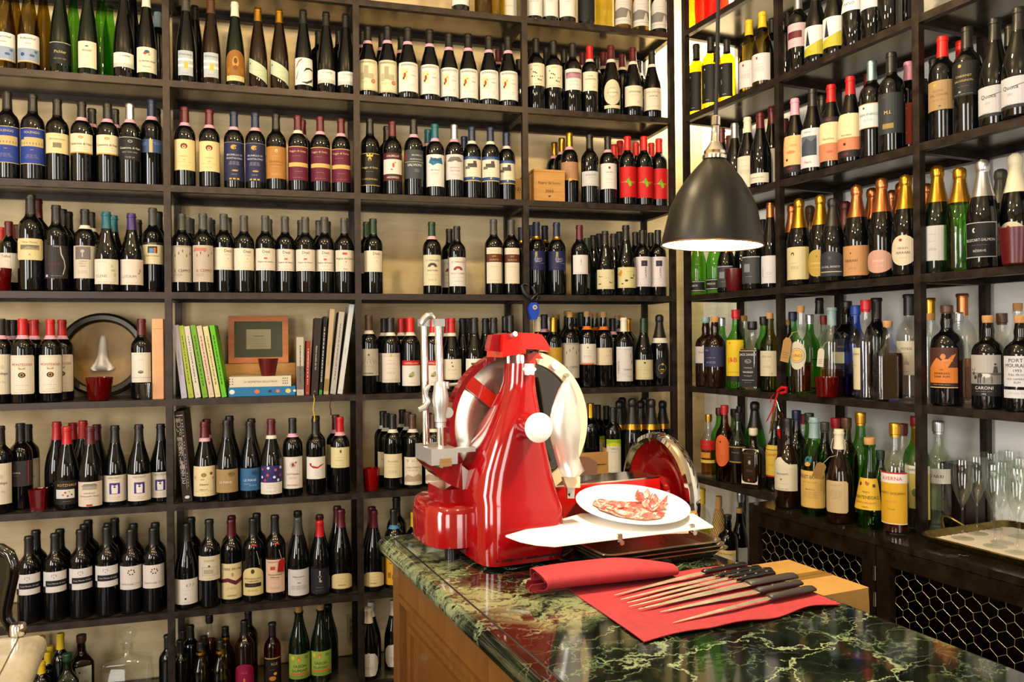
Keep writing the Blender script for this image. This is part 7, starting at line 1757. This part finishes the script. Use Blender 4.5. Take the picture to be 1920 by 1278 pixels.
def foreground():
    # white marble worktop corner and black lacquered chair at the near left
    zt = CT; P = [hor(x, y, zt) for x, y in ((38, 1188), (-330, 1196), (-330, 1800), (-330, 1800))]
    q = hor(38, 1188, zt); d = (hor(0, 1262, zt) - q); d.z = 0; d = d.normalized(); nrm = Vector((d.y, -d.x, 0))
    if nrm.x > 0: nrm = -nrm
    X = Matrix((( -nrm.x, -d.x, 0, q.x), (-nrm.y, -d.y, 0, q.y), (0, 0, 1, 0), (0, 0, 0, 1)))
    e = framed('side_counter', 'cream marble topped side counter with a thick rounded edge', 'counter', X); t = zt + EYE
    m = MB(); slab(m, -.52, -.62, .045, .0, t - .042, t - .0006, .02, .02, WMARB); m.ob('marble_edge', e)
    m = MB(); m.box((-.5, -.6, t - .002), (-.001, -.012, t), WMARB); m.ob('marble_top', e)
    m = MB(); m.box((-.001, -.6, t - .002), (.0012, -.012, t - .0002), mat('joint_brown', '4a3a2a', .6)); m.ob('joint', e)
    m = MB(); m.box((-.5, -.58, 0), (.0, -.05, t - .042), WOODC); m.ob('carcass', e)
    # chair
    Y = 1.75; f = lambda x, y, dy=0: hit(x, y, Vector((0, 1, 0)), Y + dy) + Vector((0, 0, EYE))
    e = empty('lacquered_chair', 'glossy black lacquered chair with curved back at the near worktop', 'chair')
    out = [(40, 1230), (34, 1200), (22, 1176), (12, 1160), (11, 1140), (17, 1110), (24, 1080), (25, 1056), (17, 1038), (2, 1029), (-25, 1026), (-60, 1029), (-78, 1040), (-84, 1060), (-80, 1090), (-74, 1120), (-72, 1160), (-84, 1190), (-96, 1230)]
    m = MB(); m.tube([f(x, y) for x, y in out], .0125, LACQ, 12); m.ob('back_frame', e)
    m = MB(); P = [f(x, y) for x, y in ((14, 1165), (4, 1140), (10, 1110), (16, 1080), (16, 1060), (8, 1045), (-25, 1038), (-62, 1042), (-74, 1060), (-70, 1100), (-64, 1150), (-74, 1165))]
    m.rings([[p + Vector((0, -.003, 0)) for p in P], [p + Vector((0, .012, 0)) for p in P]], LACQ); m.ob('back_panel', e)
    c = f(-28, 1240); m = MB(); slab(m, c.x - .2, Y - .02, c.x + .2, Y + .36, .44, .47, .06, .014, LACQ); m.ob('seat', e)
    for x, y in ((-.17, .01), (.17, .01), (-.17, .33), (.17, .33)):
        m = MB(); m.cyl((c.x + x * 1.05, Y + y, 0), (c.x + x, Y + y, .45), .012, LACQ, .018, 10); m.ob('leg', e)
    for a, s_ in (((40, 1228), .17), ((-96, 1228), -.17)):
        m = MB(); p = f(*a); m.cyl(p, (c.x + s_, Y + .01, .46), .0125, LACQ, n=10); m.ob('back_post', e)
    bx = hor(44, 1178, zt + .015) ; m = MB(); m.lathe([(.012, 0), (.0135, .003), (.0135, .018), (.011, .022), (.004, .022)], CHROME, 16)
    k = hor(34, 1191, zt); m.ob('metal_cap', None, 'small chrome cap on the corner of the cream worktop', 'cap', loc=(k.x, k.y, zt + EYE + .0003))
foreground()

# ---------------------------------------------------------------- things on the right rack
cup('R', 'C', 1376, .022, .096, .030, .038, 'frosted dark red candle cup beside green bottles', REDFROST)
cup('R', 'C', 1905, .0, .103, .034, .043, 'frosted dark red cup before the gold collared bottle', REDFROST)
cup('R', 'D', 1550, .0, .073, .036, .042, 'dark red candle glass among the clear spirit bottles', REDGLASS)
def charm():
    z = Vector((0, 0, EYE)); f = lambda x, y, d=-.012: hit(x, y, NR, DR + d) + z
    e = empty('lucky_charm', 'red ribbon with chilli and horn charms hanging at the rack post', 'charm')
    RB = mat('red_ribbon', 'b8141c', .5)
    def rib(P, w0, w1):
        m = MB(); R = []
        for i, (x, y, d) in enumerate(P):
            t = i / (len(P) - 1); w = w0 + (w1 - w0) * t; c = f(x, y, d); s = UR * (w * .62) + NR * 0 - Vector((0, 0, w * .35)); R.append([c - s, c + s, c + s + NR * .0012, c - s + NR * .0012])
        m.rings(R, RB); return m
    m = rib([(1474, 726, -.016), (1466, 729, -.03), (1459, 734, -.026), (1455, 746, -.02), (1448, 768, -.018), (1437, 790, -.016)], .012, .009); m.ob('ribbon_tail', e)
    m = rib([(1462, 730, -.02), (1452, 737, -.016), (1446, 745, -.014), (1444, 755, -.014)], .007, .005); m.ob('ribbon_tail', e)
    m = MB(); m.tube([f(x, y, d) for x, y, d in ((1458, 733, -.02), (1466, 726, -.026), (1475, 727, -.024), (1474, 734, -.022), (1464, 737, -.022))], .006, RB, 8); m.ob('ribbon_knot', e)
    m = MB(); m.tube([f(x, y, -.016) for x, y in ((1456, 750), (1459, 760), (1462, 770))], .0016, CHROME, 6); C = f(1464, 779, -.016); m.tube([C + UR * .012 * cos(a) + Vector((0, 0, .012 * sin(a))) for a in [2 * pi * k / 20 for k in range(20)]], .0014, BRASS, 6, True); m.tube([f(x, y, -.016) for x, y in ((1462, 787), (1461, 793), (1460, 799))], .0018, CHROME, 6); m.ob('key_ring', e)
    m = MB(); m.tube([f(x, y, -.016) for x, y in ((1460, 803), (1460, 808), (1461, 815), (1463, 823))], [.007, .0065, .0045, .001], mat('chilli_red', 'b80c10', .15, coat=.6), 10); m.ob('chilli', e)
    m = MB(); m.tube([f(x, y, -.016) for x, y in ((1460, 798), (1460, 801), (1460, 804))], [.005, .008, .0075], CHROME, 10); m.ob('chilli_cap', e)
    m = MB(); m.tube([f(x, y, -.014) for x, y in ((1454, 762), (1451, 775), (1449, 790), (1446, 802), (1442, 813))], [.004, .007, .006, .0045, .0012], mat('gilded_horn', 'a87a38', .3, .8), 10); m.ob('horn', e)
charm()
def cabinet_top_things():
    zt = -.619; z = zt + EYE; X = XR(0, 0, -EYE)
    e = framed('serving_tray', 'brass rimmed serving tray with lace paper holding stemmed glasses', 'tray', X)
    x0, x1, y0, y1 = 2.085, 2.505, 1.20, 1.742; BR = m_steel('tray_brass', '6a5628', '8a7438', .25, .9)
    R = [[Vector((x, y, z + h)) for x, y in rrect(x0 + i, y0 + i, x1 - i, y1 - i, max(.01, .05 - i), 6)] for i, h in ((.02, .0008), (.0, .02), (.001, .0225), (.006, .0225), (.024, .005))]; m = MB(); m.rings(R, BR, True, True); m.ob('tray_body', e)
    m = MB(); pts = []
    P = rrect(x0 + .03, y0 + .03, x1 - .03, y1 - .03, .03, 6); per = []
    for i in range(len(P)):
        a, b = Vector(P[i]), Vector(P[(i + 1) % len(P)]); n = max(1, int((b - a).length / .006))
        for k in range(n): per.append(a.lerp(b, k / n))
    cx, cy = (x0 + x1) / 2, (y0 + y1) / 2; lo = []; hi = []
    for k, p in enumerate(per):
        w = .006 * abs(sin(k * pi / 4)); d = Vector((cx, cy)) - p; d.normalize(); q = p - d * w; lo.append(Vector((q.x, q.y, z + .0055))); hi.append(Vector((q.x, q.y, z + .0066)))
    m.rings([lo, hi], mat('lace_paper', 'c8bfb0', .8, bump=.3, bscale=200)); m.ob('lace_paper', e)
    m = MB(); c = Vector(((x0 + x1) / 2 - .07, y1 + .0, z + .02)); m.tube([c + Vector((-.01 + .09 * k / 8, .034 * sin(pi * k / 8), .028 * sin(pi * k / 8))) for k in range(9)], .0045, BR, 8); m.ob('tray_handle', e)
    GP = [(.031, 0), (.031, .0015), (.012, .004), (.0042, .010), (.0032, .03), (.0032, .085), (.0045, .096), (.012, .112), (.024, .145), (.0305, .180), (.0315, .205), (.029, .240), (.0281, .240), (.0306, .205), (.0296, .180), (.0232, .146), (.011, .113), (.003, .1005)]
    m = MB(); m.lathe(GP[5:], FLUTE, 28); bm_ = m.mesh('bowl', 60); m = MB(); m.lathe(GP[2:6], FLUTE, 14); sm = m.mesh('stem', 60); m = MB(); m.lathe(GP[:3], FLUTE, 28); fm = m.mesh('foot', 60)
    spots = [(1805, 1009, 'nearest the tray corner'), (1832, 1000, 'second along the back of the tray'), (1866, 1024, 'nearest the tray front edge'), (1859, 990, 'third along the back of the tray'), (1879, 1017, 'close behind the frontmost glass'), (1893, 984, 'deepest at the lace end'), (1912, 1006, 'cut by the photo edge'), (1908, 1036, 'low at the photo edge, tray front')]
    for k, (px, py, w) in enumerate(spots):
        a, b = ab(px, py, zt + .0066); p = Rw(a, b, zt + .0068)
        g = empty('champagne_flute', f'empty clear stemmed flute glass, {w}', 'wine glass', p, group='flute glasses on the serving tray'); link('bowl', bm_, g); link('stem', sm, g); link('foot', fm, g)
    # dark carton at the back
    a, b = 2.40, 1.872; X2 = XR(a, b, zt); e = framed('dark_gift_box', 'dark red and black upright box behind the flute glasses', 'box', X2)
    m = MB(); m.box((-.03, -.09, 0), (.06, .0, .19), mat('dark_box_red', '1c0a0a', .4)); m.ob('box_body', e); m = MB(); m.box((-.031, -.092, .17), (.061, .002, .2), mat('dark_box_black', '0c0a0a', .4)); m.ob('box_lid', e)
    m = MB(); k = hor(1807, 1041, zt); m.lathe([(.014, 0), (.016, .0015), (.012, .003), (.004, .002)], CHROME, 16); m.box((-.05, -.003, .0005), (-.012, .003, .002), CHROME); o = m.ob('teaspoon', None, 'small metal spoon lying on the dark cabinet top', 'spoon', loc=(k.x, k.y, z + .0004))
cabinet_top_things()
build_bottles()

# ---------------------------------------------------------------- extras fixed to particular bottles
def by_label(*ws):
    for o in COL.objects:
        l = o.get('label')
        if l and all(w in l for w in ws): return o
    print('NOT FOUND', ws)
def cellophane(o, H, R, seed):
    r = random.Random(seed); m = MB(); rows = []
    for z, q in ((.012, 1.025), (.06, 1.03), (.12, 1.04), (.16, 1.0), (.20, .86), (.24, .66), (.28, .52), (.312, .46), (.322, .16), (.334, .3), (.345, .5), (.352, .55)):
        z *= H / .315; rows.append([Vector((R * q * (1 + (.015 if q > .9 else .12) * r.uniform(-1, 1)) * cos(a) - (z > H * 1.03) * (z - H * 1.03) * .9, R * q * (1 + (.015 if q > .9 else .12) * r.uniform(-1, 1)) * sin(a), z)) for a in [2 * pi * k / 22 for k in range(22)]])
    m.rings(rows, FILM, False, False); m.ob('cellophane_wrap', o, sharp=25)
for ws, H, R, s in ((('white label under cellophane',), .29, .0435, 1), (('gold foil under cellophane',), .29, .0435, 2)):
    o = by_label(*ws)
    if o: cellophane(o, H, R, s)
def tag(o, loc, rx, w, h, col, text=None, rz=0, ry=0):
    m = MB(); m.prism([(-w * .5, -h), (w * .5, -h), (w * .5, -h * .15), (w * .25, 0), (-w * .25, 0), (-w * .5, -h * .15)], -.0006, .0006, paper(col), YAX)
    if text: flat_text(m, text, (0, -.0009, -h * .45), (1, 0, 0), (0, 0, 1), .004, paper('4a3a28'), w * .8)
    for q in range(3): m.box((-w * .32, -.0009, -h * (.62 + .1 * q)), (w * .32, -.0006, -h * (.6 + .1 * q)), paper('6a5a48'))
    c = m.ob('hang_tag', o); c.location = loc; c.rotation_euler = (rx, ry, rz)
    m = MB(); m.tube([(loc[0], loc[1], loc[2] - .004), (loc[0] * .5, loc[1] * .8, loc[2] + .02), (0, -.0165, loc[2] + .026)], .0008, paper('c8b890'), 5); m.ob('tag_string', o)
o = by_label('round gold emblem, cork')
if o: tag(o, (-.030, -.046, .215), .1, .034, .095, 'a8824a', None, 0, .22)
o = by_label('white neck tag')
if o: tag(o, (-.022, -.045, .175), .1, .024, .068, 'cfc8b8', None, 0, .12)
o = by_label('dark label, cream panel')
if o: tag(o, (.030, -.046, .19), .1, .03, .07, 'd0ccc8', None, 0, -.05)
o = by_label('wire swing stopper')
if o:
    tag(o, (-.040, -.050, .20), .1, .032, .055, '8a6a3a', None, .3, .35)
    m = MB(); m.tube([(-.016, -.010, .225), (-.024, -.012, .25), (-.018, -.008, .278), (0, 0, .285), (.018, -.008, .278), (.024, -.012, .25), (.016, -.010, .225)], .0014, paper('b8b0a0'), 6); m.ob('swing_wire', o)
for ws in (('cream arched label, dark oval',), ('salmon label, red tower stamp',)):
    o = by_label(*ws)
    if o:
        m = MB(); m.cyl((.004, -.030, .222), (.004, -.0335, .219), .0125, mat('wax_seal', 'c8402c', .35), n=20); m.ob('wax_seal', o)
        m = MB(); m.tube([(-.014, -.008, .235), (0, -.0175, .232), (.004, -.031, .226), (.016, -.038, .20), (.024, -.041, .17), (.026, -.040, .15)], .0009, paper('b8a888'), 5); m.ob('seal_cord', o)
        if 'salmon' in ws[0]:
            m = MB(); m.prism([(-.014, -.05), (.014, -.05), (.014, -.008), (0, .004), (-.014, -.008)], -.0006, .0006, paper('a01c1c'), YAX); c = m.ob('red_hang_tag', o); c.location = (.027, -.042, .165); c.rotation_euler = (0, .15, .5)



def wicker():
    """cork-topped flask in plaited straw"""
    z = ZL['F']; z += .0006; p = hit(1348, 985, NR, DR + .1); h = hit(1348, 930, NR, DR + .1).z - z
    e = empty('wicker_flask', 'straw covered cork stoppered flask on the low corner shelf', 'flask', (p.x, p.y, z + EYE))
    g = G('plaited_straw'); w = g.n('ShaderNodeTexWave', wave_type='BANDS'); w.inputs['Scale'].default_value = 40; w.inputs['Distortion'].default_value = 2; g.l(g.mapv((1, 1, 1), (.6, .5, 0)), w.inputs['Vector']); g.base(g.ramp(w.outputs['Fac'], (.2, '6a4a22'), (.7, 'b8945a'))); g.bump(w.outputs['Fac'], .6, .004); SW = g.done(.7)
    m = MB(); m.lathe([(.036, 0), (.04, .01), (.043, h * .25), (.040, h * .45), (.030, h * .62), (.022, h * .76), (.018, h * .82)], SW, 24); m.ob('straw_cover', e)
    m = MB(); m.lathe([(.0125, h * .80), (.0125, h * .86), (.0145, h * .86), (.0145, h)], mat('cork', 'b08450', .8, vary=.2, bscale=300), 16); m.ob('cork', e)
    m = MB(); R = .0437; V = [(sin(a) * R, -cos(a) * R, zz) for zz in (h * .06, h * .4) for a in [-.9 + .18 * k for k in range(11)]]; m.add(V, [(k, k + 1, k + 12, k + 11) for k in range(10)], paper('c8c0ac')); 
    wraptext(m, 'b', .3, R, .0006, 'CRAC', 0, h * .33, .010, paper('1c1c20'), .06); m.add([(sin(.0 + .28 * cos(t)) * (R + .0006), -cos(.28 * cos(t)) * (R + .0006), h * .18 + .011 * sin(t)) for t in [2 * pi * k / 16 for k in range(16)]], [tuple(range(16))], paper('a83030')); o_ = m.ob('label', e)
    f = math.atan2(-p.y, -p.x); e.rotation_euler = (0, 0, f + pi / 2 - .2)
wicker()
print('BOTTLES', NBOT[0])
